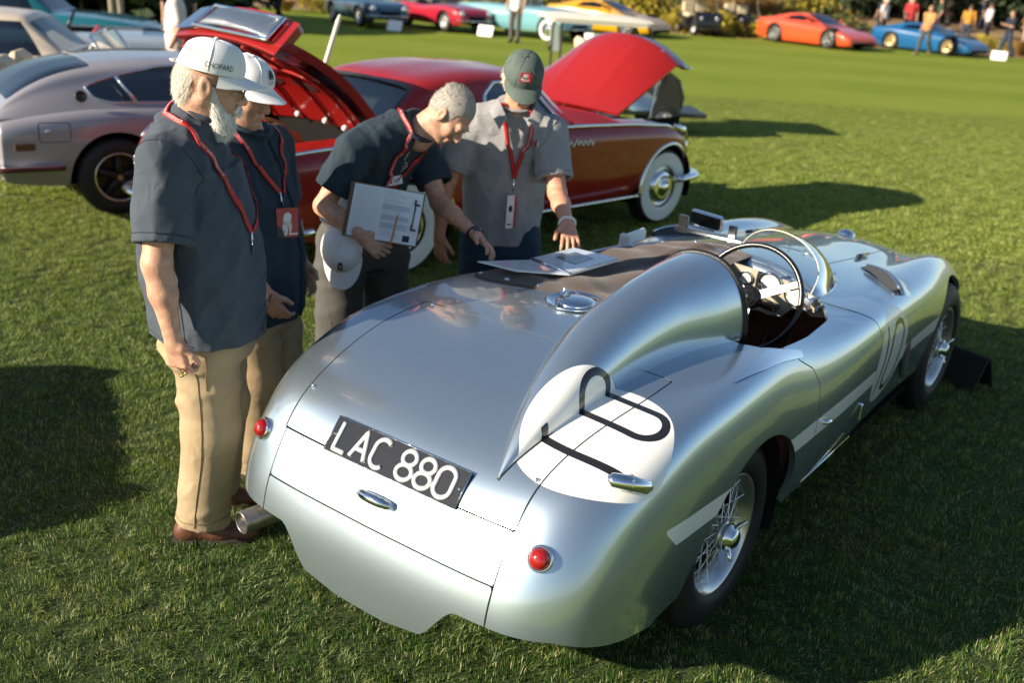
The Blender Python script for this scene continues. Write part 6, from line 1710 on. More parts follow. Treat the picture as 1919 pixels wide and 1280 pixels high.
    # ============ C: the man bending over with the clipboard
    O = a3(-.84, 4.66, 0); A = thing('person', 'grey haired bareheaded man in navy shirt bending forward and pointing at the album', 'person', tuple(O))
    f = unit(a3(.80, -.60, 0)); l = a3(-f[1], f[0], 0)
    C = [(-.765, 4.70, .87), (-.750, 4.67, 1.03), (-.710, 4.640, 1.17), (-.640, 4.61, 1.305), (-.560, 4.59, 1.375), (-.500, 4.575, 1.41)]
    W = [.195, .200, .205, .205, .170, .085]; D = [.145, .152, .150, .130, .098, .07]
    shR, enR = a3(-.745, 4.425, 1.315), a3(-.845, 4.395, 1.13); shL, enL = a3(-.515, 4.790, 1.305), a3(-.415, 4.71, 1.12)
    sv = shirt_vol(C, W, D, l, [(shR, enR, .080, .086), (shL, enL, .078, .085)], None, unit(a3(.25, 0, .97)), seed=14, amp=.008)
    vol_obj('shirt', sv, dn, A, O)
    h = Head(a3(-.350, 4.555, 1.470), unit(a3(.56, -.30, -.77)), unit(a3(.70, -.12, .70)), 1.0)
    hv = head_vol(h, a3(-.50, 4.58, 1.375)); elR, wrR = a3(-.880, 4.375, 1.06), a3(-.680, 4.215, .975); elL, wrL = a3(-.385, 4.62, 1.055), a3(-.190, 4.33, .985)
    aR = arm_vol(shR, elR, wrR, unit(a3(.80, -.05, -.55)), unit(a3(-.2, -.9, .35)), unit(a3(.3, .2, .9)), curl=.75, thick=1.0); aL = arm_vol(shL, elL, wrL, unit(a3(.62, -.70, -.30)), unit(a3(.55, .30, .78)), unit(a3(.6, -.6, .4)), curl=.38, spread=.12)
    vol_obj('body', [hv, aR, aL, core_vol(C, W, D, l)], sk, A, O); eyes(h, A, O)
    sp = mat('hair_pepper', (.30, .275, .24), .6, var=.15, vscale=90); sl = mat('hair_silver', (.56, .53, .47), .6, var=.2, vscale=60); dk = mat('hair_dark', (.07, .062, .055), .6, var=.3, vscale=60)
    hvv = Vol(h.c-.2, h.c+.2, .005); hvv.ell(h.p(-.016, 0, .034), a3(.101, .081, .105), h.A, .01); V, Q = hvv.mesh(); loc = (V-h.c)@h.A.T
    def region(L): return ((L[:, 2] > .055+.45*np.maximum(L[:, 0]-.045, 0)*2) | ((L[:, 0] < .012) & (L[:, 2] > -.065)) | ((np.abs(L[:, 1]) > .055) & (L[:, 0] < .040) & (L[:, 0] > .012) & (L[:, 2] > -.03))) & (L[:, 0] < .080)
    k = region(loc)[Q].all(1); ho = link_mesh('hair', V-O, None, sp, A, True, tris=Q[k])
    P, N = sample(V, Q[k], 7500, 21); loc = (P-h.c)@h.A.T; fl = np.where(loc[:, 2:3] > .06, unit(-h.A[0]+.2*h.A[2]), unit(-h.A[2]-.5*h.A[0])); tp = (loc[:, 0] > .0) & (loc[:, 2] > .075)
    r = np.random.default_rng(2); sel = r.uniform(size=len(P))
    for m, mk in ((dk, tp & (sel < .75)), (sp, (sel < .45) & ~tp), (sl, (sel >= .45) & ~tp | tp & (sel >= .75))): strands('hair_tuft', P[mk], N[mk], fl[mk], .015, .0009, m, ho, O, 5, jit=.22, lift=.15)
    b = B()
    for s_ in (-1, 1): b.tube(np.array([h.p(.098, s_*.014, .022), h.p(.100, s_*.033, .029), h.p(.086, s_*.052, .021)])-O, [.002, .004, .002], 6)
    b.build('eyebrow', sp, A)
    P1, N_, S_ = lanyard(A, sv, [(-.575, 4.56, 1.485), (-.55, 4.50, 1.46), (-.50, 4.44, 1.36), (-.51, 4.42, 1.22), (-.55, 4.43, 1.08)], .021, O, off=.008)
    lanyard(A, sv, [(-.56, 4.60, 1.485), (-.48, 4.66, 1.42), (-.44, 4.64, 1.33), (-.46, 4.56, 1.2), (-.53, 4.46, 1.09)], .021, O, off=.008, text=0)
    nb = a3(-.490, 4.575, 1.405); ax = unit(a3(.55, -.1, .8)); fx = unit(f-ax*(f@ax)); t = np.arange(40)*2*PI/40; ring = np.array([nb+fx*(.075*math.cos(x)+.005)+l*.080*math.sin(x)+ax*(.012-.018*math.cos(x)) for x in t]); b = B(); b.tube(ring-O, .022, 8, closed=True, flat=.45, up=ax); b.build('collar', dn, A)
    pt, nn = sv.snap(np.array([(-.430, 4.52, 1.265)]), .002); g_ = mat('emblem_grey', (.45, .42, .40), .7)
    def on_chest(c):
        c = np.asarray(c); return lambda u, v: sv.snap(np.array([c+unit(a3(.75, .62, .1))*u+a3(-.1, 0, 1)*v]), .004)[0][0]
    fn = on_chest((-.455, 4.47, 1.235)); b = B(); b.add([fn(*p)-O for p in blob(12, .016, .024, 7)], [tuple(range(12))], 0, False); b.build('emblem', g_, A)
    print_on(on_chest((-.455, 4.475, 1.19)), 'LAS VEGAS', .0125, wp, A, 'lettering', O); print_on(on_chest((-.457, 4.475, 1.173)), 'CONCOURS', .0125, wp, A, 'lettering', O)
    pt, nn = sv.snap(np.array([(-.475, 4.47, 1.115)]), .006); badge(A, pt[0], unit(a3(.75, .55, .12)), a3(-.1, 0, 1), .072, .040, O, [mat('name_card', (.74, .74, .70), .4)], 'name_badge', [(blob(8, .10, .28, 3, -.32, 0), inkr), ([(-.1, .05), (.35, .05), (.35, .15), (-.1, .15)], inkb), ([(-.1, -.2), (.25, -.2), (.25, -.12), (-.1, -.12)], inkb)])
    e = unit(elL-wrL); b = B(); x, y, z = frame(e, (0, 0, 1)); t = np.arange(24)*2*PI/24; wc = wrL+e*.02; b.tube(np.array([wc+x*.0345*math.cos(q)+y*.030*math.sin(q) for q in t])-O, .0095, 6, closed=True, flat=.35, up=e); wo = b.build('watch', inkb, A)
    b = B(); q = wc+unit(a3(.35, -.55, .75))*.034; bz = unit(a3(.35, -.55, .75)); b.lathe([(.017, -.004), (.018, .004), (.014, .006), (0, .006)], q-O, bz, 18); b.build('watch_face', mat('watch_glass', (.05, .05, .06), .1, coat=1), wo)
    grey = cloth('grey_trousers', (.085, .083, .075)); hips = [a3(-.845, 4.64, .83), a3(-.665, 4.79, .83)]; kn = [a3(-.855, 4.62, .47), a3(-.645, 4.80, .47)]; an = [a3(-.89, 4.65, .045), a3(-.69, 4.84, .045)]
    vol_obj('trousers', trouser_vol(np.array(hips), np.array(kn), np.array(an), a3(-.768, 4.710, .83), l, .200, .150, (.118, .108, .100), seed=16, top=a3(-.755, 4.69, 1.0)), grey, A, O)
    c = a3(-.760, 4.690, .935); ax = unit(a3(.10, -.10, .97)); fx = unit(f-ax*(f@ax)); t = np.arange(48)*2*PI/48; b = B(); b.tube(np.array([c+fx*.150*math.cos(q)+l*.202*math.sin(q) for q in t])-O, .019, 6, closed=True, flat=.3, up=ax); b.build('belt', inkb, A)
    shoe(A, a3(-.97, 4.70, 0), a3(-.75, 4.51, 0), O, mat('black_shoe', (.015, .014, .013), .4), so); shoe(A, a3(-.77, 4.89, 0), a3(-.55, 4.70, 0), O, mat('black_shoe', (.015, .014, .013), .4), so)
    # ============ D: the man in the grey polo shirt
    O = a3(-.08, 5.0, 0); A = thing('person', 'man in faded green cap and grey polo shirt touching the album', 'person', tuple(O))
    f = unit(a3(.10, -.99, 0)); l = a3(-f[1], f[0], 0)
    C = [(-.095, 4.985, .79), (-.095, 4.98, 1.0), (-.09, 4.96, 1.18), (-.08, 4.93, 1.32), (-.07, 4.905, 1.425), (-.055, 4.88, 1.495)]
    W = [.185, .190, .200, .215, .185, .085]; D = [.145, .152, .150, .135, .10, .07]
    shL, enL = a3(.115, 4.86, 1.375), a3(.150, 4.765, 1.175); shR, enR = a3(-.275, 4.90, 1.375), a3(-.350, 4.87, 1.17)
    sv = shirt_vol(C, W, D, l, [(shL, enL, .080, .085), (shR, enR, .080, .085)], None, (0, 0, 1), seed=19, amp=.007)
    gp = cloth('grey_polo', (.30, .30, .305)); vol_obj('shirt', sv, gp, A, O); seams(A, O, mat('seam_grey', (.18, .18, .185), .9), [ring_on(sv, enL-unit(enL-shL)*.022, enL-shL, .09), ring_on(sv, enR-unit(enR-shR)*.022, enR-shR, .09), ring_on(sv, shL+unit(enL-shL)*.01, unit(a3(.8, -.2, -.35)), .10)], .0018)
    h = Head(a3(-.035, 4.815, 1.620), unit(a3(.10, -.80, -.60)), (0, 0, 1), 1.0); sk2 = skin('skin_flushed', (.58, .28, .18))
    hv = head_vol(h, a3(-.06, 4.89, 1.46)); elL, wrL = a3(.165, 4.71, 1.12), a3(.212, 4.405, 1.045); elR, wrR = a3(-.385, 4.855, 1.06), a3(-.395, 4.82, .84)
    aL = arm_vol(shL, elL, wrL, unit(a3(.12, -.80, -.35)), unit(a3(.1, -.35, .93)), unit(a3(-.95, -.1, 0)), curl=.42, spread=.13); aR = arm_vol(shR, elR, wrR, unit(a3(.08, .02, -1)), unit(a3(-.6, -.8, 0)), unit(a3(.7, -.6, -.1)), curl=.5)
    vol_obj('body', [hv, aL, aR, core_vol(C, W, D, l)], sk2, A, O); eyes(h, A, O)
    gc = mat('cap_green', (.085, .115, .100), .85, var=.15, vscale=20, bump=.25, bscale=400); co, crown = cap_mesh(h, A, 'cap', gc, .02, .045, 1.0, O, fit=1.02, brim_len=.085)
    def on_cap(a0, e0): return lambda u, v: crown(a0+u/.100, e0+v/.075)+unit(crown(a0+u/.1, e0+v/.075)-h.p(-.01, 0, .04))*.0055
    fn = on_cap(-.02, .62); b = B(); pl = [(-.034, .016), (.026, .016), (.026, .022), (.040, .004), (.026, -.012), (.026, -.018), (-.034, -.018)]; b.add([fn(*p)-O for p in pl], [tuple(range(7))], 0, False); b.build('cap_patch', mat('patch_red', (.34, .02, .03), .7), co)
    fn2 = lambda a0, e0: (lambda u, v: on_cap(a0, e0)(u, v)+h.A[0]*.0012)
    print_on(fn2(-.04, .72), '1000', .016, wp, co, 'lettering', O); print_on(fn2(-.06, .53), 'MIGLIA', .0135, wp, co, 'lettering', O)
    hvv = Vol(h.c-.2, h.c+.2, .007); hvv.ell(h.p(-.016, 0, .010), a3(.104, .088, .098), h.A, .01); V, Q = hvv.mesh(); loc = (V-h.c)@h.A.T
    k = (loc[:, 0] < .03) & (loc[:, 2] > -.07) & (loc[:, 2] < .055); P, N = sample(V, Q[k[Q].all(1)], 1900, 2); strands('hair', P, N, unit(-h.A[2]-.2*h.A[0]), .030, .0011, hair, A, O, 3)
    P1, N_, S_ = lanyard(A, sv, [(-.11, 4.83, 1.50), (-.115, 4.775, 1.44), (-.08, 4.765, 1.33), (-.055, 4.79, 1.22), (-.045, 4.80, 1.16)], .020, O, off=.010, text=0)
    lanyard(A, sv, [(.01, 4.82, 1.50), (.03, 4.765, 1.44), (.005, 4.765, 1.33), (-.03, 4.79, 1.22), (-.042, 4.80, 1.155)], .020, O, off=.011)
    b = B(); e = P1[-1]; b.tube(np.array([e, e+a3(.0, -.006, -.03), e+a3(-.002, -.008, -.07)])-O, [.006, .004, .005], 6); b.build('clip', chrome(), A)
    bc = e+a3(-.004, -.014, -.165); badge(A, bc, unit(a3(.8, .45, 0)), a3(0, -.03, 1), .050, .165, O, [mat('pass_white', (.72, .72, .70), .35)], 'pass', [([(.30, -.5), (.5, -.5), (.5, .5), (.30, .5)], inkr), (blob(9, .2, .12, 4, -.1, .1), inkb), ([(-.35, -.4), (.1, -.4), (.1, -.36), (-.35, -.36)], inkb)])
    for s_ in (-1, 1):
        b = B(); c0 = a3(-.052, 4.80, 1.485); pts = np.array([c0+l*s_*.078-f*.055+a3(0, 0, .025), c0+l*s_*.078+f*.02+a3(0, 0, .018), c0+l*s_*.045+f*.07+a3(0, 0, -.04)]); outp = np.array([c0+l*s_*.120-f*.060-a3(0, 0, .02), c0+l*s_*.125+f*.03-a3(0, 0, .022), c0+l*s_*.085+f*.095-a3(0, 0, .085)])
        G = np.stack([spline1(pts, np.linspace(0, 2, 10)), spline1((pts+outp)/2+a3(0, 0, .012), np.linspace(0, 2, 10)), spline1(outp, np.linspace(0, 2, 10))])-O; b.grid(G, 0, True); b.build('collar', gp, A)
    t = np.arange(40)*2*PI/40; nb = a3(-.055, 4.88, 1.49); ring = np.array([nb+f*(.080*math.cos(x)+.004)+l*.083*math.sin(x)+a3(0, 0, .012-.025*math.cos(x)) for x in t]); b = B(); b.tube(ring-O, .017, 8, closed=True, flat=.5); b.build('neckband', gp, A)
    fn = lambda u, v: sv.snap(np.array([a3(.075, 4.80, 1.335)+l*u+a3(0, 0, v)]), .004)[0][0]
    b = B(); b.add([fn(*p)-O for p in ((-.012, -.008), (.008, -.008), (.008, .008), (-.012, .008))], [(0, 1, 2, 3)], 0, False); b.build('emblem', inkr, A)
    b = B(); b.add([fn(*p)-O for p in ((.010, -.006), (.038, -.006), (.038, .005), (.010, .005))], [(0, 1, 2, 3)], 0, False); b.build('emblem', wp, A)
    e = unit(elL-wrL); x, y, z = frame(e, (0, 0, 1)); wc = wrL+e*.012; b = B(); t = np.arange(24)*2*PI/24; b.tube(np.array([wc+x*.035*math.cos(q)+y*.031*math.sin(q) for q in t])-O, .008, 6, closed=True, flat=.5, up=e); b.build('bracelet', mat('bracelet_white', (.7, .70, .72), .5), A)
    jean = cloth('blue_jeans', (.022, .045, .075)); hips = [a3(-.005, 4.985, .82), a3(-.19, 4.99, .82)]; kn = [a3(.01, 4.98, .46), a3(-.20, 4.98, .46)]; an = [a3(.02, 5.0, .045), a3(-.21, 5.0, .045)]
    vol_obj('trousers', trouser_vol(np.array(hips), np.array(kn), np.array(an), a3(-.095, 4.985, .83), l, .18, .145, (.110, .098, .092), seed=22), jean, A, O)
    for x_ in (.02, -.21): shoe(A, a3(x_, 5.08, 0), a3(x_+.03, 4.79, 0), O, br, so)
    # ============ what they hold
    O = a3(-.59, 4.26, 1.07); K = thing('clipboard', 'clipboard with printed forms held against the hip of the bending man', 'clipboard', tuple(O))
    tl, tr, br_, bl = a3(-.718, 4.315, 1.190), a3(-.425, 4.30, 1.160), a3(-.445, 4.20, .952), a3(-.765, 4.21, .978)
    cc = (tl+tr+br_+bl)/4; x = unit(tr-tl+br_-bl); y = unit(tl-bl+tr-br_); y = unit(y-x*(y@x)); w, hh = .305, .232; z = np.cross(x, y); z = z if z[1] < 0 else -z
    b = B(); b.prism([(-w/2-.018, -hh/2-.004), (w/2+.004, -hh/2-.006), (w/2+.006, hh/2+.004), (-w/2-.018, hh/2+.006)], -.004, .0038, o=cc-O, x=x, y=y) if np.cross(x, y)[1] < 0 else b.prism([(-w/2-.018, -hh/2-.004), (w/2+.004, -hh/2-.006), (w/2+.006, hh/2+.004), (-w/2-.018, hh/2+.006)], .0002, .0038, o=cc-O, x=x, y=y)
    b.build('board', mat('brown_board', (.16, .085, .045), .6), K)
    zz = z; pap = mat('paper', (.74, .76, .78), .7)
    def rect(x0, y0, x1, y1, off): return [cc-O+x*q*w+y*p*hh+zz*off for q, p in ((x0, y0), (x1, y0), (x1, y1), (x0, y1))]
    b = B()
    for i in range(3): b.add(rect(-.5+.003*i, -.5, .5, .5-.004*i, .001+.0009*i), [(0, 1, 2, 3)], 0, False)
    pa = b.build('paper_sheets', pap, K)
    lg = mat('print_grey', (.30, .32, .36), .7); b = B(); r = np.random.default_rng(3)
    for i in range(26):
        q = .46-.034*i; b.add(rect(-.06, q-.006, -.06+r.uniform(.18, .42), q, .0032), [(0, 1, 2, 3)], 0, False)
    for i in range(30):
        q = .44-.030*i; b.add(rect(-.46, q-.003, -.10, q, .0032), [(0, 1, 2, 3)], 0, False)
    b.build('form_print', lg, pa)
    b = B()
    for q in (.20, .0, -.15): b.add(rect(-.06, q-.10, .34, q, .0031), [(0, 1, 2, 3)], 0, False)
    b.build('form_box', mat('print_tint', (.50, .55, .62), .7), pa)
    b = B(); b.add(rect(.30, -.46, .40, -.34, .0033), [(0, 1, 2, 3)], 0, False); b.build('form_logo', inkb, pa)
    b = B()
    for q in (.30, -.18): b.prism([(-.012, -.012), (.012, -.012), (.012, -.004), (-.004, -.004), (-.004, .014), (-.012, .014)], .0, .008, o=cc-O+x*.43*w+y*q*hh+zz*.003, x=x, y=y)
    b.tube([cc-O+x*.41*w+y*.30*hh+zz*.006, cc-O+x*.41*w+y*-.18*hh+zz*.006], .003, 6); b.build('board_clip', mat('dark_metal', (.08, .075, .07), .4, .8), K)
    p0, p1 = a3(-.553, 4.185, .955), a3(-.522, 4.185, 1.100); O = (p0+p1)/2; K = thing('pencil', 'orange pencil standing up from the hand holding the clipboard', 'pencil', tuple(O))
    d_ = unit(p1-p0); b = B(); b.cone(p0-O, p1-d_*.018-O, .0042, .0042, 6, sm=False); b.build('pencil_body', mat('pencil_orange', (.55, .20, .03), .4), K); b = B(); b.cone(p1-d_*.018-O, p1-O, .0042, .0006, 6, sm=False); b.build('pencil_point', mat('pencil_wood', (.55, .38, .2), .7), K)
    hh_ = Head(a3(-.785, 4.30, .885), unit(a3(.10, -.42, -.90)), unit(a3(.05, -.9, .4)), 1.0); O = a3(-.785, 4.30, .885); K = thing('white_cap', 'white cap dangling brim down below the clipboard', 'cap', tuple(O))
    co, crown = cap_mesh(hh_, K, 'cap_crown', wht, .0, .0, 1.0, O)
    oc = lambda a0, e0: (lambda u, v: crown(a0+u/.100, e0+v/.075)+unit(crown(a0+u/.1, e0+v/.075)-hh_.p(-.01, 0, 0))*.0032)
    fn = oc(0, .72); b = B(); b.add([fn(*p)-O for p in blob(12, .017, .022, 3)], [tuple(range(12))], 0, False); b.build('cap_print', inkb, co); fn = lambda u, v: oc(0, .74)(u, v)+hh_.A[0]*.0015; b = B(); b.add([fn(*p)-O for p in blob(8, .008, .010, 5)], [tuple(range(8))], 0, False); b.build('cap_print', g_, co)
    print_on(oc(0, .36), 'LVCE', .017, inkr, co, 'lettering', O)
    # the album on the tonneau
    O = a3(.12, 3.93, .99); K = thing('photo_album', 'open album of photographs in clear sleeves lying on the tonneau cover', 'album', tuple(O))
    z0 = .992; L1, S1, S2, L2, R1, R2 = [a3(*q, z0) for q in ((-.160, 3.865), (.053, 3.975), (.210, 3.80), (-.004, 3.775), (.236, 4.155), (.420, 4.005))]
    S1 = S1+a3(0, 0, -.004); S2 = S2+a3(0, 0, -.004); R1 = R1+a3(0, 0, .006); R2 = R2+a3(0, 0, .012); L1 = L1+a3(0, 0, .006); L2 = L2+a3(0, 0, .004)
    sl = mat('clear_sleeve', (.70, .76, .80), .06, spec=.8, coat=1.0, coat_rough=.02)
    def slab(name, q, th, m, par, ins=0):
        q = np.array(q); c = q.mean(0); q = c+(q-c)*(1-ins); V = np.vstack([q, q+a3(0, 0, th)])-O; b = B(); b.add(V, [(3, 2, 1, 0), (4, 5, 6, 7), (0, 1, 5, 4), (1, 2, 6, 5), (2, 3, 7, 6), (3, 0, 4, 7)], 0, False); return b.build(name, m, par)
    slab('album_cover', [L1, S1, S2, L2][::-1], .004, sl, K); slab('album_cover', [S1, R1, R2, S2][::-1], .010, mat('album_white', (.70, .72, .72), .4), K)
    pg = slab('page', [q+a3(0, 0, .011) for q in [S1, R1, R2, S2][::-1]], .002, mat('photo_page', (.62, .68, .72), .12, coat=1.0), K, .06); lp = slab('page', [q+a3(0, 0, .0045) for q in [L1, S1, S2, L2][::-1]], .0015, sl, K, .08)
    c = (S1+R1+R2+S2)/4; e1 = unit(R1-S1); e2 = unit(S1-S2); b = B()
    b.add(np.array([c+e1*u+e2*v+a3(0, 0, .0142) for u, v in ((-.05, -.055), (.07, -.055), (.07, .06), (-.05, .06))])-O, [(0, 1, 2, 3)], 0, False); b.build('photograph', mat('photo_grey', (.14, .15, .17), .15, var=.7, vscale=22, coat=1.0), pg)
    b = B(); b.tube(np.array([S1, (S1+S2)/2, S2])+a3(0, 0, .010)-O, .006, 8); b.build('album_spine', chrome(), K)
build_men()
# ------------------------------------------------------------------ cars, carts and people across the lawn
CARSPEC = {
 'roadster': dict(xs=[-.86, -.84, -.75, -.45, 0, .5, 1.1, 1.6, 2.1, 2.6, 2.85, 2.98, 3.02], zt=[.42, .62, .72, .78, .80, .79, .80, .84, .82, .76, .68, .55, .38], zb=[.40, .58, .68, .75, .78, .74, .74, .78, .79, .75, .66, .52, .36],
                  w=[.52, .60, .66, .71, .73, .72, .72, .73, .73, .70, .64, .55, .45], zl=[.30, .28, .26, .24, .22, .21, .21, .21, .22, .24, .26, .28, .30], wb=2.2, r=.31, open=(.15, 1.25)),
 'wedge': dict(xs=[-.95, -.93, -.85, -.45, .1, .7, 1.3, 1.9, 2.5, 3.0, 3.3, 3.42, 3.46], zt=[.55, .80, .88, .90, .90, .88, .84, .80, .72, .60, .48, .40, .30], zb=[.52, .76, .85, .88, .88, .84, .80, .76, .70, .58, .46, .38, .28],
               w=[.82, .88, .92, .95, .95, .92, .90, .90, .92, .90, .84, .76, .66], zl=[.26, .22, .18, .15, .13, .12, .12, .12, .13, .14, .15, .16, .18], wb=2.55, r=.34,
               cab=dict(cx=[-.75, -.45, .1, .55, .95, 1.25, 1.6, 1.95, 2.15], zr=[.89, .96, 1.09, 1.145, 1.15, 1.12, 1.0, .86, .80], wr=[.60, .58, .56, .55, .55, .54, .56, .58, .60], base=.80, wbm=.80,
                        side=[(.25, .90), (.40, 1.02), (.85, 1.06), (1.20, 1.02), (1.75, .88)], front=[(-.60, 2.08), (.60, 2.08), (.50, 1.18), (-.50, 1.18)])),
 'saloon': dict(xs=[-1.2, -1.17, -1.08, -.7, -.1, .6, 1.3, 1.9, 2.4, 2.9, 3.2, 3.32, 3.36], zt=[.50, .72, .86, .92, .95, .95, .96, .97, .95, .90, .82, .68, .48], zb=[.48, .68, .82, .89, .92, .92, .92, .92, .91, .87, .78, .62, .44],
                w=[.64, .74, .80, .85, .87, .87, .87, .87, .86, .83, .78, .70, .58], zl=[.36, .33, .31, .28, .26, .25, .25, .25, .26, .28, .30, .33, .36], wb=2.75, r=.34,
                cab=dict(cx=[-.55, -.40, -.1, .3, .9, 1.25, 1.45, 1.70, 1.85], zr=[.93, 1.05, 1.30, 1.40, 1.42, 1.40, 1.34, 1.10, .95], wr=[.66, .66, .64, .63, .63, .62, .61, .64, .66], base=.91, wbm=.80,
                         side=[(-.12, .95), (-.02, 1.18), (.10, 1.30), (1.36, 1.30), (1.60, .95)], front=[(-.60, 1.80), (.60, 1.80), (.54, 1.46), (-.54, 1.46)])),
}
def far_car(name, label, kind, col, loc, yaw, group=None, scale=1.0, roof_col=None, style='cap', wheel_style=None, lights=True, metal=.0, lift=None, seats=(.03, .025, .02), coat=1.0, bumper=True, screen=True, board=None, bonnet_up=False):
    S = CARSPEC[kind]; car = thing(name, label, 'car', (*loc, 0), R(yaw), group); car.scale = (scale,)*3
    p = mat('paint_%02x%02x%02x' % tuple(int(c*255) for c in col), col, .3, metal, coat=coat, coat_rough=.03); ch = chrome()
    body = shell_tm(body_points(S['xs'], S['zt'], S['zb'], S['w'], S['zl'], wm=.03), 90, 36)
    arch = [(0, S['r'], S['r']+.05), (S['wb'], S['r'], S['r']+.05)]; body = cut_arches(body, arch)
    if 'open' in S or lift == 'open':
        a, c = S.get('open', (.1, 1.35)); _, body = body.cut(np.where(body.V[:, 2] > .6, sd_poly(body.V[:, :2], [(a, -.50), (c, -.54), (c+.05, 0), (c, .54), (a, .50)], .03), 1.0))
    elif 'cab' in S:
        cb_ = S['cab']; _, body = body.cut(np.where(body.V[:, 2] > cb_['base']-.2, sd_poly(body.V[:, :2], [(cb_['cx'][0]+.25, -.6), (cb_['cx'][-1]-.3, -.6), (cb_['cx'][-1]-.3, .6), (cb_['cx'][0]+.25, .6)], 0), 1.0))
    tm_obj('body', [(body, 0), (body.flange(.02), 0)], [p], car)
    wmax = max(S['w']); b = B(); arch_liners(b, arch, wmax); b.box((S['wb']/2, 0, .26), (S['wb']+.6, wmax*1.3, .02)); b.build('underbody', DARK(), car)
    for x in (0, S['wb']):
        for s in (-1, 1): wheel(car, x, s*(wmax-.10), S['r'], .2 if kind == 'wedge' else .16, wheel_style or 'wire', S['r']*(.70 if kind == 'wedge' else .62), 20)
    sc = mat('seat_%02x%02x%02x' % tuple(int(c*255) for c in seats), seats, .5)
    b = B()
    for s in (-1, 1): b.box((.55, s*.28, .50), (.46, .42, .2), None, .06); b.box((.30, s*.28, .70 if kind == 'roadster' else .76), (.15, .42, .38), np.array(Matrix.Rotation(-.15, 3, 'Y')), .06)
    b.build('seats', sc, car); gl = pane_mat()
    if 'open' in S or lift == 'open':
        x0 = S.get('open', (.1, 1.35))[1]+.02; z0 = .80 if kind == 'roadster' else .96
        if screen:
            fr = [(x0+.05, -.60, z0), (x0-.16, -.54, z0+.32), (x0-.14, 0, z0+.34), (x0-.16, .54, z0+.32), (x0+.05, .60, z0)]
            b = B(); b.tube(fr[:2], .016, 6); b.tube(fr[1:4], .014, 6); b.tube(fr[3:], .016, 6); wf = b.build('windscreen_frame', ch, car)
            b = B(); b.add([fr[0], fr[4], fr[3], fr[2], fr[1]], [(0, 1, 2, 3, 4)], 0, False); b.build('windscreen', gl, wf)
        b = B(); t = np.linspace(0, 2*PI, 25)[:-1]; hc = np.array([x0-.35, .28, z0+.04]); b.tube(hc+.19*(np.cos(t)[:, None]*np.array([0, 1, 0])+np.sin(t)[:, None]*np.array([.4, 0, .9])), .016, 6, closed=True); b.build('steering_wheel', mat('cream_plastic', (.6, .55, .42), .4) if seats[0] > .4 else mat('black_plastic', (.012, .012, .013), .22), car)
        b = B(); b.box((x0, 0, z0-.06), (.10, 1.05, .14), None, .04); b.build('dashboard', mat('dash_red', (.35, .03, .03), .4) if kind == 'saloon' else DARK(), car)
    elif 'cab' in S:
        q = S['cab']; cb = shell_tm(cabin_points(q['cx'], q['zr'], q['wr'], [q['base']]*9, [q['wbm']]*9), 70, 40)
        side, cb = cb.split(lambda V: np.where(np.abs(V[:, 1]) > .45, sd_poly(V[:, [0, 2]], q['side'], .01), 1.0)); front, cb = cb.split(lambda V: np.where(V[:, 0] > 1.0, sd_poly(V[:, [1, 0]], q['front'], .01), 1.0))
        rm = p if roof_col is None else mat('roof_paint', roof_col, .4, coat=.6); ro = tm_obj('roof', [(cb, 0), (cb.flange(.02), 0)], [rm], car)
        tm_obj('windscreen', [(front.offset(-.01), 0)], [pane_mat('tinted_glass', (.25, .32, .33), .12)], ro)
        for s in (-1, 1): tm_obj('side_window', [(side.cut(np.where(side.V[:, 1]*s > 0, -1., 1.))[0].offset(-.01), 0)], [pane_mat('tinted_glass')], ro)
        if kind == 'saloon':
            b = B()
            for s in (-1, 1): b.tube([(.62, s*.795, .94), (.60, s*.655, 1.33)], .03, 6)
            b.build('door_post', ch, ro)
    nx = S['xs'][-1]
    if lights:
        for s in (-1, 1):
            yy = S['w'][-3]*.82; zz = S['zb'][-3]-.05
            if kind == 'wedge': b = B(); b.box((nx-.30, s*(yy+.02), zz+.04), (.20, .16, .05), np.array(Matrix.Rotation(.35, 3, 'Y')), .02)
            else: b = B(); b.lathe([(.085, -.03), (.09, .01), (.08, .025), (.05, .045), (0, .055)], (nx-.10, s*yy, zz), (1, 0, .1), 16)
            b.build('headlamp', mat('lamp_glass', (.75, .77, .78), .06, .6), car)
    if bumper and kind != 'wedge':
        b = B(); P = [(nx-.18, -wmax*.92, .40), (nx+.08, -wmax*.6, .40), (nx+.12, 0, .40), (nx+.08, wmax*.6, .40), (nx-.18, wmax*.92, .40)]; b.tube(spline1(np.array(P), np.linspace(0, 4, 20)), .045, 8, flat=.5); b.build('front_bumper', ch, car)
    b = B(); b.box((nx-.02, 0, .46 if kind != 'wedge' else .24), (.04, wmax*.9, .14 if kind != 'wedge' else .12), None, .02); b.build('grille', DARK(), car)
    if kind == 'wedge':
        for s in (-1, 1):
            b = B(); b.box((1.55, s*.97, .92), (.10, .16, .09), None, .03); b.build('wing_mirror', p, car)
            b = B(); b.box((.30, s*.945, .62), (.28, .03, .14), np.array(Matrix.Rotation(-.3, 3, 'Y')), .02); b.build('side_intake', DARK(), car)
    if lift == 'bonnet' or bonnet_up:
        b = B(); q = np.linspace(-1, 1, 9); rows = [[(1.95-.05*a+.0*y, y*.62, .98+1.15*a-.06*y*y) for y in q] for a in np.linspace(0, 1, 6)]; g = np.array(rows); b.grid(g, 0, True); b.grid(g+np.array([.04, 0, 0]), 0, True, flip=True); b.build('bonnet', p, car)
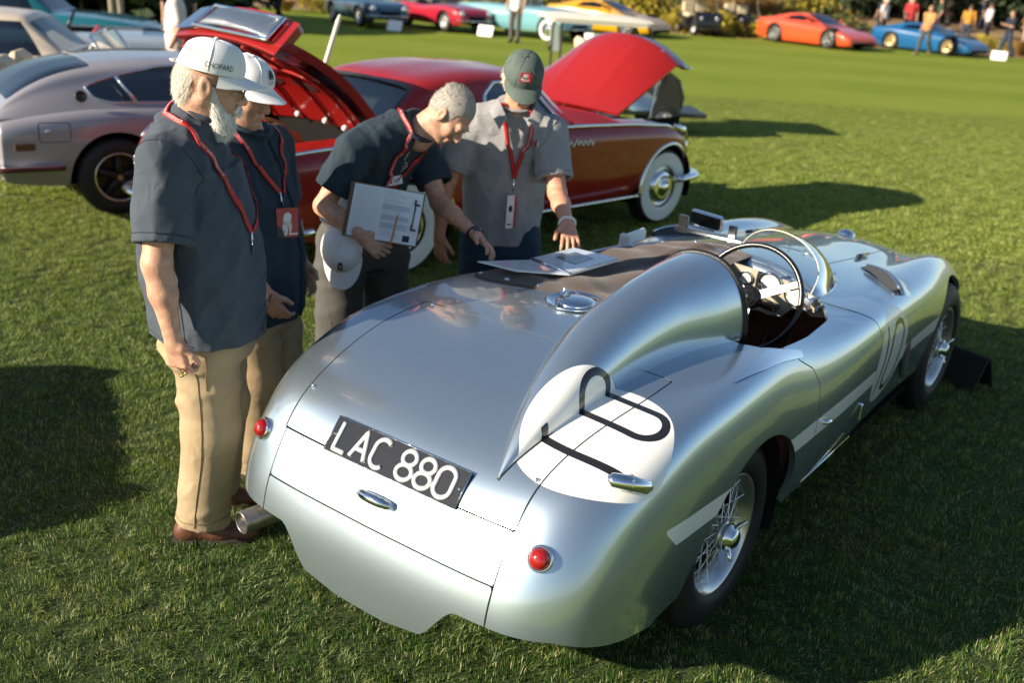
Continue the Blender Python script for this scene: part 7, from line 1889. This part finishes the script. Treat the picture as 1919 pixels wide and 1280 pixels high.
    if board is not None:
        t = thing('show_card', board, 'sign', tuple(car_pt(nx+.55, -.1, 0, car)), R(-118))
        b = B(); b.box((0, 0, .17), (.02, .52, .32), np.array(Matrix.Rotation(-.3, 3, 'Y')), .004); b.build('card', mat('card_white', (.85, .85, .85), .5), t)
        b = B(); b.cone((-.03, .2, .1), (-.22, .2, 0), .008, .008, 5); b.cone((-.03, -.2, .1), (-.22, -.2, 0), .008, .008, 5); b.build('leg', mat('dark_metal', (.08, .075, .07), .4, .8), t)
    return car

def golf_cart(label, loc, yaw, body_col, roof_col, seat_col, group=None, s=1.0, roof=True):
    c = thing('golf_cart', label, 'golf cart', (*loc, 0), R(yaw), group); p = mat('cart_%02x%02x%02x' % tuple(int(k*255) for k in body_col), body_col, .35, coat=.8); bl = mat('dark_metal', (.08, .075, .07), .4, .8)
    P = [[(x if x < .7 else .7+(x-.7)*.6, y*w, z) for y in np.linspace(-1, 1, 11)] for x, z, w in ((1.95, .32, .50), (2.0, .55, .54), (1.85, .78, .55), (1.55, .90, .54), (1.42, .88, .52), (1.36, .55, .52), (1.25, .36, .55), (.70, .34, .57), (.62, .50, .57), (.60, .66, .57), (.2, .68, .57), (-.2, .78, .56), (-.50, .74, .54), (-.58, .50, .52), (-.56, .32, .50))]
    tm = grid_tm(np.array(P)[::-1]); tm_obj('body', [(tm, 0), (tm.flange(.05), 0)], [p], c)
    b = B(); b.box((.70, 0, .30), (2.3, .9, .06)); 
    for s_ in (-1, 1): b.add([(1.45, s_*.53, .32), (1.40, s_*.54, .78), (1.22, s_*.54, .9), (1.05, s_*.55, .36)], [(0, 1, 2, 3)], 0, False); b.add([(.66, s_*.56, .34), (.60, s_*.56, .66), (-.2, s_*.56, .78), (-.56, s_*.52, .5), (-.5, s_*.52, .34)], [(0, 1, 2, 3, 4)], 0, False)
    b.build('chassis', bl, c)
    sc = mat('cart_seat', seat_col, .6); b = B(); b.box((.40, 0, .74), (.52, 1.04, .14), None, .05); b.build('seat', sc, c); 
    for y in (-.27, .27): b = B(); b.box((.10, y, 1.02), (.13, .48, .42), np.array(Matrix.Rotation(-.14, 3, 'Y')), .05); b.build('seat_back', sc, c)
    for x, z0, x1 in ((1.18, .85, .85), (-.30, .75, -.30)):
        for y in (-.5, .5): b = B(); b.cone((x, y, z0), (x1, y, 1.50), .018, .018, 8); b.build('roof_post', bl, c)
    rows = [[(x, y*.62, 1.50+.06*(1-((x-.21)/.85)**4)*(1-abs(y)**4)) for y in np.linspace(-1, 1, 13)] for x in np.linspace(-.50, .92, 14)]; tm = grid_tm(np.array(rows)); tm_obj('roof', [(tm, 0), (tm.flange(.06), 0), (TM(tm.V-tm.N*.05, -tm.N, tm.T[:, ::-1]), 0)], [mat('cart_roof_%d' % int(roof_col[0]*100), roof_col, .5)], c)
    for x in (-.18, 1.22):
        for s_ in (-1, 1): wheel(c, x, s_*.46, .23, .18, 'cap', .12, 16)
    b = B(); t = np.linspace(0, 2*PI, 21)[:-1]; hc = np.array([.86, .26, .98]); b.tube(hc+.17*(np.cos(t)[:, None]*np.array([0, 1, 0])+np.sin(t)[:, None]*np.array([.5, 0, .86])), .013, 5, closed=True); b.cone(hc, hc+np.array([.35, 0, -.25]), .02, .02, 6); b.build('steering_wheel', bl, c)
    for s_ in (-1, 1): b = B(); b.lathe([(.07, -.02), (.07, .01), (.04, .03), (0, .035)], (1.45, s_*.34, .66), (1, 0, .25), 14); b.build('headlamp', mat('lamp_glass', (.75, .77, .78), .06, .6), c)
    return c

def extra(label, loc, yaw, shirt, trou, pose='stand', hair=(.06, .04, .03), skin_c=(.45, .25, .16), hgt=1.74, sleeves=True, hat=None, group=None, res=.02, skirt=False, z=0.0):
    """a passer-by: body, shirt, trousers, shoes, hair"""
    k = hgt/1.75; o = thing('person', label, 'person', (loc[0], loc[1], z), R(yaw), group); Z = np.zeros(3)
    st = .0 if pose == 'stand' else .24
    hips = [a3(0, -.09, .92)*k, a3(0, .09, .92)*k]; kn = [a3(st*.6+.02, -.10, .50)*k, a3(-st*.3+.02, .10, .50)*k]; an = [a3(st, -.10, .07)*k, a3(-st*1.25, .10, .07+.06*(st > 0))*k]
    sh = [a3(0, -.19, 1.43)*k, a3(0, .19, 1.43)*k]
    if pose == 'phone': el = [a3(.08, -.24, 1.16)*k, a3(.08, .24, 1.16)*k]; wr = [a3(.30, -.08, 1.24)*k, a3(.30, .08, 1.22)*k]
    elif pose == 'walk': el = [a3(-.12, -.25, 1.18)*k, a3(.10, .25, 1.18)*k]; wr = [a3(-.02, -.26, .94)*k, a3(.28, .20, 1.02)*k]
    else: el = [a3(-.03, -.25, 1.15)*k, a3(-.03, .25, 1.15)*k]; wr = [a3(.04, -.27, .90)*k, a3(.10, .24, .90)*k]
    v = Vol(a3(-.45, -.42, .0), a3(.5, .42, 1.9*k), res)
    v.ell(a3(.01, 0, 1.63)*k, a3(.095, .075, .118)*k, None, .01); v.cone(a3(.07, 0, 1.60)*k, a3(.085, 0, 1.585)*k, .022, .02, .02); v.cone(a3(.0, 0, 1.55)*k, a3(-.01, 0, 1.44)*k, .055, .062, .02)
    for s in (0, 1): v.cone(sh[s], el[s], .045, .040, .02); v.cone(el[s], wr[s], .040, .028, .02); v.cone(wr[s], wr[s]+unit(wr[s]-el[s])*.10+a3(.02, 0, 0), .036, .026, .02); v.cone(hips[s], kn[s], .07, .055, .02); v.cone(kn[s], an[s], .052, .04, .02)
    v.loft(np.array([a3(0, 0, .90), a3(0, 0, 1.2), a3(-.01, 0, 1.42)])*k, [.15, .15, .15], [.09, .09, .07], (0, 1, 0), .03)
    sk_ = mat('skin_%d' % int(skin_c[0]*100), skin_c, .55); vol_obj('body', v, sk_, o, Z)
    v = Vol(a3(-.3, -.42, .7), a3(.3, .42, 1.7*k), res); v.loft(np.array([a3(0, 0, .86), a3(.015, 0, 1.08), a3(0, 0, 1.36), a3(-.01, 0, 1.47)])*k, [.175, .18, .19, .11], [.125, .13, .12, .075], (0, 1, 0), .03)
    for s in (0, 1): v.cone(sh[s]*a3(1, .8, 1), sh[s], .075, .07, .04); v.cone(sh[s], sh[s]*.25+el[s]*.75 if sleeves else el[s]*.1+wr[s]*.9, .068, .062, .03)
    vol_obj('shirt', v, mat('top_%02x%02x%02x' % tuple(int(c*255) for c in shirt), shirt, .85, var=.1), o, Z)
    v = Vol(a3(-.5, -.35, .0), a3(.5, .35, 1.1*k), res); v.loft(np.array([a3(0, 0, .84), a3(0, 0, 1.0)])*k, [.175, .165], [.125, .12], (0, 1, 0), .02)
    for s in (0, 1): v.cone(hips[s], kn[s], .098, .075, .03); v.cone(kn[s], an[s], .075, .065, .02)
    vol_obj('trousers', v, mat('legs_%02x%02x%02x' % tuple(int(c*255) for c in trou), trou, .85), o, Z)
    for s in (0, 1):
        b = B(); c = an[s]*a3(1, 1, 0)+a3(0, 0, an[s][2]-.07*k); b.tube([c+a3(-.07, 0, .05), c+a3(.02, 0, .05), c+a3(.13, 0, .035), c+a3(.19, 0, .03)], [.035, .048, .042, .02], 8); b.build('shoe', mat('shoe_tan', (.30, .20, .12), .6) if pose == 'walk' else mat('black_shoe', (.015, .014, .013), .4), o)
    b = B()
    if hat: b.ball(a3(0, 0, 1.69)*k, a3(.11, .09, .07)*k, 12); b.prism([(.16*math.cos(t)*(1 if math.cos(t) > 0 else .6), .10*math.sin(t)) for t in np.arange(16)*2*PI/16], 0, .012, o=a3(.03, 0, 1.675)*k); b.build('hat', mat('hat_%d' % int(hat[0]*100), hat, .8), o)
    else: b.ball(a3(-.014, 0, 1.665)*k, a3(.100, .082, .098)*k, 12); b.build('hair', mat('hair_%d' % int(hair[0]*1000), hair, .7, bump=.5, bscale=40), o)
    return o

def build_far():
    far_car('roadster', 'dark blue open roadster, leftmost car of the far row', 'roadster', (.022, .055, .10), (-6.0, 34.6), -58, board='white show card on the grass before the dark blue roadster')
    far_car('roadster', 'crimson open roadster second from left in the far row', 'roadster', (.36, .014, .03), (-3.7, 34.9), -50, board='white show card on the grass before the crimson roadster')
    far_car('convertible', 'pale turquoise fifties convertible in the far row', 'saloon', (.16, .36, .40), (-1.25, 34.2), -38, lift='open', seats=(.5, .5, .48), wheel_style='whitewall', board='white show card on the grass before the turquoise convertible')
    far_car('sports_car', 'bright yellow low sports car behind the golf cart', 'wedge', (.62, .30, .008), (1.7, 39.4), -35, wheel_style='grey')
    far_car('supercar', 'bright orange supercar parked near the bushes', 'wedge', (.66, .075, .022), (9.95, 40.9), -54, wheel_style='grey')
    far_car('supercar', 'blue wedge supercar with gold wheels, rightmost of the far row', 'wedge', (.008, .095, .24), (14.55, 41.6), -50, scale=.93, wheel_style='gold', board='white show card under the nose of the blue supercar')
    golf_cart('cream roofed golf cart with dark body behind the red coupe', (.62, 14.6), 6, (.015, .02, .022), (.72, .68, .55), (.62, .53, .36))
    golf_cart('dark golf cart by the bushes, left one of a pair', (6.25, 42.2), -70, (.012, .013, .015), (.02, .02, .02), (.03, .03, .03))
    golf_cart('dark golf cart by the bushes, right one of a pair', (8.15, 43.4), -75, (.012, .013, .015), (.02, .02, .02), (.03, .03, .03))
    # left background
    far_car('saloon_car', 'red fifties saloon with cream roof behind the grey fastback', 'saloon', (.32, .012, .014), (-6.85, 11.5), 10, scale=.92, roof_col=(.62, .52, .40), wheel_style='whitewall')
    far_car('convertible', 'black convertible with cream seats and cream steering wheel', 'roadster', (.012, .014, .016), (-5.55, 10.3), 11, scale=1.08, seats=(.66, .55, .36), wheel_style='whitewall')
    far_car('saloon_car', 'pale blue saloon with its bonnet raised', 'saloon', (.30, .36, .42), (-7.15, 13.5), 20, lift='open', bonnet_up=True, screen=False, wheel_style='whitewall')
    far_car('saloon_car', 'teal saloon far back among the cars at top left', 'saloon', (.012, .13, .16), (-9.4, 16.6), 8, wheel_style='whitewall')
    extra('man in white patterned shirt standing behind the grey fastback', (-4.25, 12.4), 200, (.62, .58, .52), (.42, .38, .30), 'stand', hgt=1.78, res=.016)
    extra('man in black shirt standing by the raised bonnets', (-5.9, 17.4), -60, (.02, .02, .022), (.48, .44, .38), 'stand', res=.018)
    extra('man in dark suit on the lawn left of the bank', (-7.6, 31.2), 140, (.015, .016, .02), (.016, .017, .02), 'walk')
    extra('woman in pale top beside the man in dark suit', (-8.6, 30.6), 190, (.60, .58, .60), (.10, .12, .16), 'stand', hair=(.15, .06, .03))
    for i, (x, y, yw, s, t, ht) in enumerate(((-13.2, 22.5, 20, (.03, .03, .035), (.04, .04, .05), None), (-11.8, 24.0, 200, (.35, .06, .05), (.05, .05, .06), (.5, .45, .3)), (-10.2, 25.5, 100, (.05, .06, .08), (.3, .26, .2), None), (-13.9, 26.5, 60, (.55, .5, .45), (.03, .03, .04), None), (-9.1, 27.0, 250, (.02, .02, .02), (.02, .02, .03), (.7, .68, .6)))):
        extra(('man all in black among the cars at top left', 'man in brick red shirt and straw hat at top left', 'man in slate shirt and tan trousers at top left', 'person in cream top and black trousers at top left', 'person in black with white hat at top left')[i], (x, y), yw, s, t, 'stand', hat=ht)
    extra('man in white shirt standing by the turquoise convertible', (-.55, 30.4), 250, (.78, .76, .72), (.10, .09, .08), 'stand', hgt=1.8)
    extra('woman in orange top walking past the blue supercar', (14.25, 38.4), 215, (.50, .22, .08), (.06, .065, .07), 'walk', hair=(.16, .09, .04), res=.018)
    extra('man in navy shirt and jeans holding a phone at the right', (18.1, 40.4), 190, (.012, .016, .03), (.03, .045, .075), 'phone', res=.018)
    extra('man in mustard shirt and jeans with back turned', (19.0, 46.6), 80, (.50, .24, .03), (.03, .045, .075), 'stand', hgt=1.8)
    r = np.random.default_rng(9); tops = [(.7, .68, .65), (.02, .02, .025), (.40, .03, .03), (.25, .35, .5), (.62, .45, .35), (.03, .05, .03), (.5, .5, .52), (.015, .02, .05)]; names = ['white', 'black', 'scarlet', 'sky blue', 'peach', 'bottle green', 'light grey', 'navy']
    pl = [(14.9, 45.4), (15.4, 47.2), (16.2, 45.9), (16.7, 47.6), (17.6, 49.8), (18.3, 48.2), (20.2, 47.4), (20.9, 49.9), (21.5, 46.2), (22.3, 48.0), (23.2, 46.6), (24.0, 49.0), (19.6, 50.6), (22.9, 51.0), (14.8, 51.5), (16.9, 52.3), (18.6, 52.6), (20.6, 53.0), (21.9, 53.8), (24.3, 52.4), (25.2, 50.6), (26.0, 54.0), (11.2, 52.0), (17.3, 54.6), (23.4, 55.0)]
    legs = [((.03, .03, .04), 'dark trousers'), ((.32, .27, .2), 'tan trousers'), ((.05, .07, .11), 'jeans')]; hats = [((.7, .66, .55), 'straw hat'), None, None, ((.75, .75, .75), 'white hat')]
    for i, (x, y) in enumerate(pl):
        ht = hats[i % 4]; lg = legs[(i//8) % 3]; ht = hats[(i+i//8) % 4]
        extra(f"person in {names[i % 8]} top and {lg[1]}{' with ' + ht[1] if ht else ''} in the crowd", (x, y), r.uniform(0, 360), tops[i % 8], lg[0], 'stand', hat=ht[0] if ht else None, hgt=r.uniform(1.62, 1.85), group='onlookers behind the blue supercar', z=.12 if y < 48 else .35)
    # car added outside the frame to cast the shadow across the left grass
    far_car('shadow_car', 'unseen dark saloon added at the left to shade the grass', 'saloon', (.03, .04, .05), (-6.4, 2.0), 25, wheel_style='wire')
    # black board by the front wheel
    fx, fy, _ = 2.62, 5.50, 0; t = thing('show_board', 'black folding board standing on the grass by the front wheel', 'sign', (fx, fy, 0), R(35)); bm_ = mat('board_black', (.010, .012, .012), .5)
    b = B(); b.box((.055, 0, .10), (.012, .34, .22), np.array(Matrix.Rotation(-.42, 3, 'Y')), .003); b.build('panel', bm_, t); b = B(); b.box((-.055, 0, .10), (.012, .34, .22), np.array(Matrix.Rotation(.42, 3, 'Y')), .003); b.build('panel', bm_, t)
    t = thing('folded_sign', 'small pale folded sign on the lawn behind the red coupe', 'sign', (.55, 28.4, 0), R(-70)); b = B(); b.box((.08, 0, .34), (.02, .26, .70), np.array(Matrix.Rotation(-.22, 3, 'Y')), .004); b.build('front_panel', mat('sign_pale', (.55, .60, .52), .6), t); b = B(); b.box((-.10, .05, .34), (.02, .26, .70), np.array(Matrix.Rotation(.25, 3, 'Y')), .004); b.build('back_panel', bm_, t)
build_far()
build_hero()
build_red_coupe()
build_fastback()
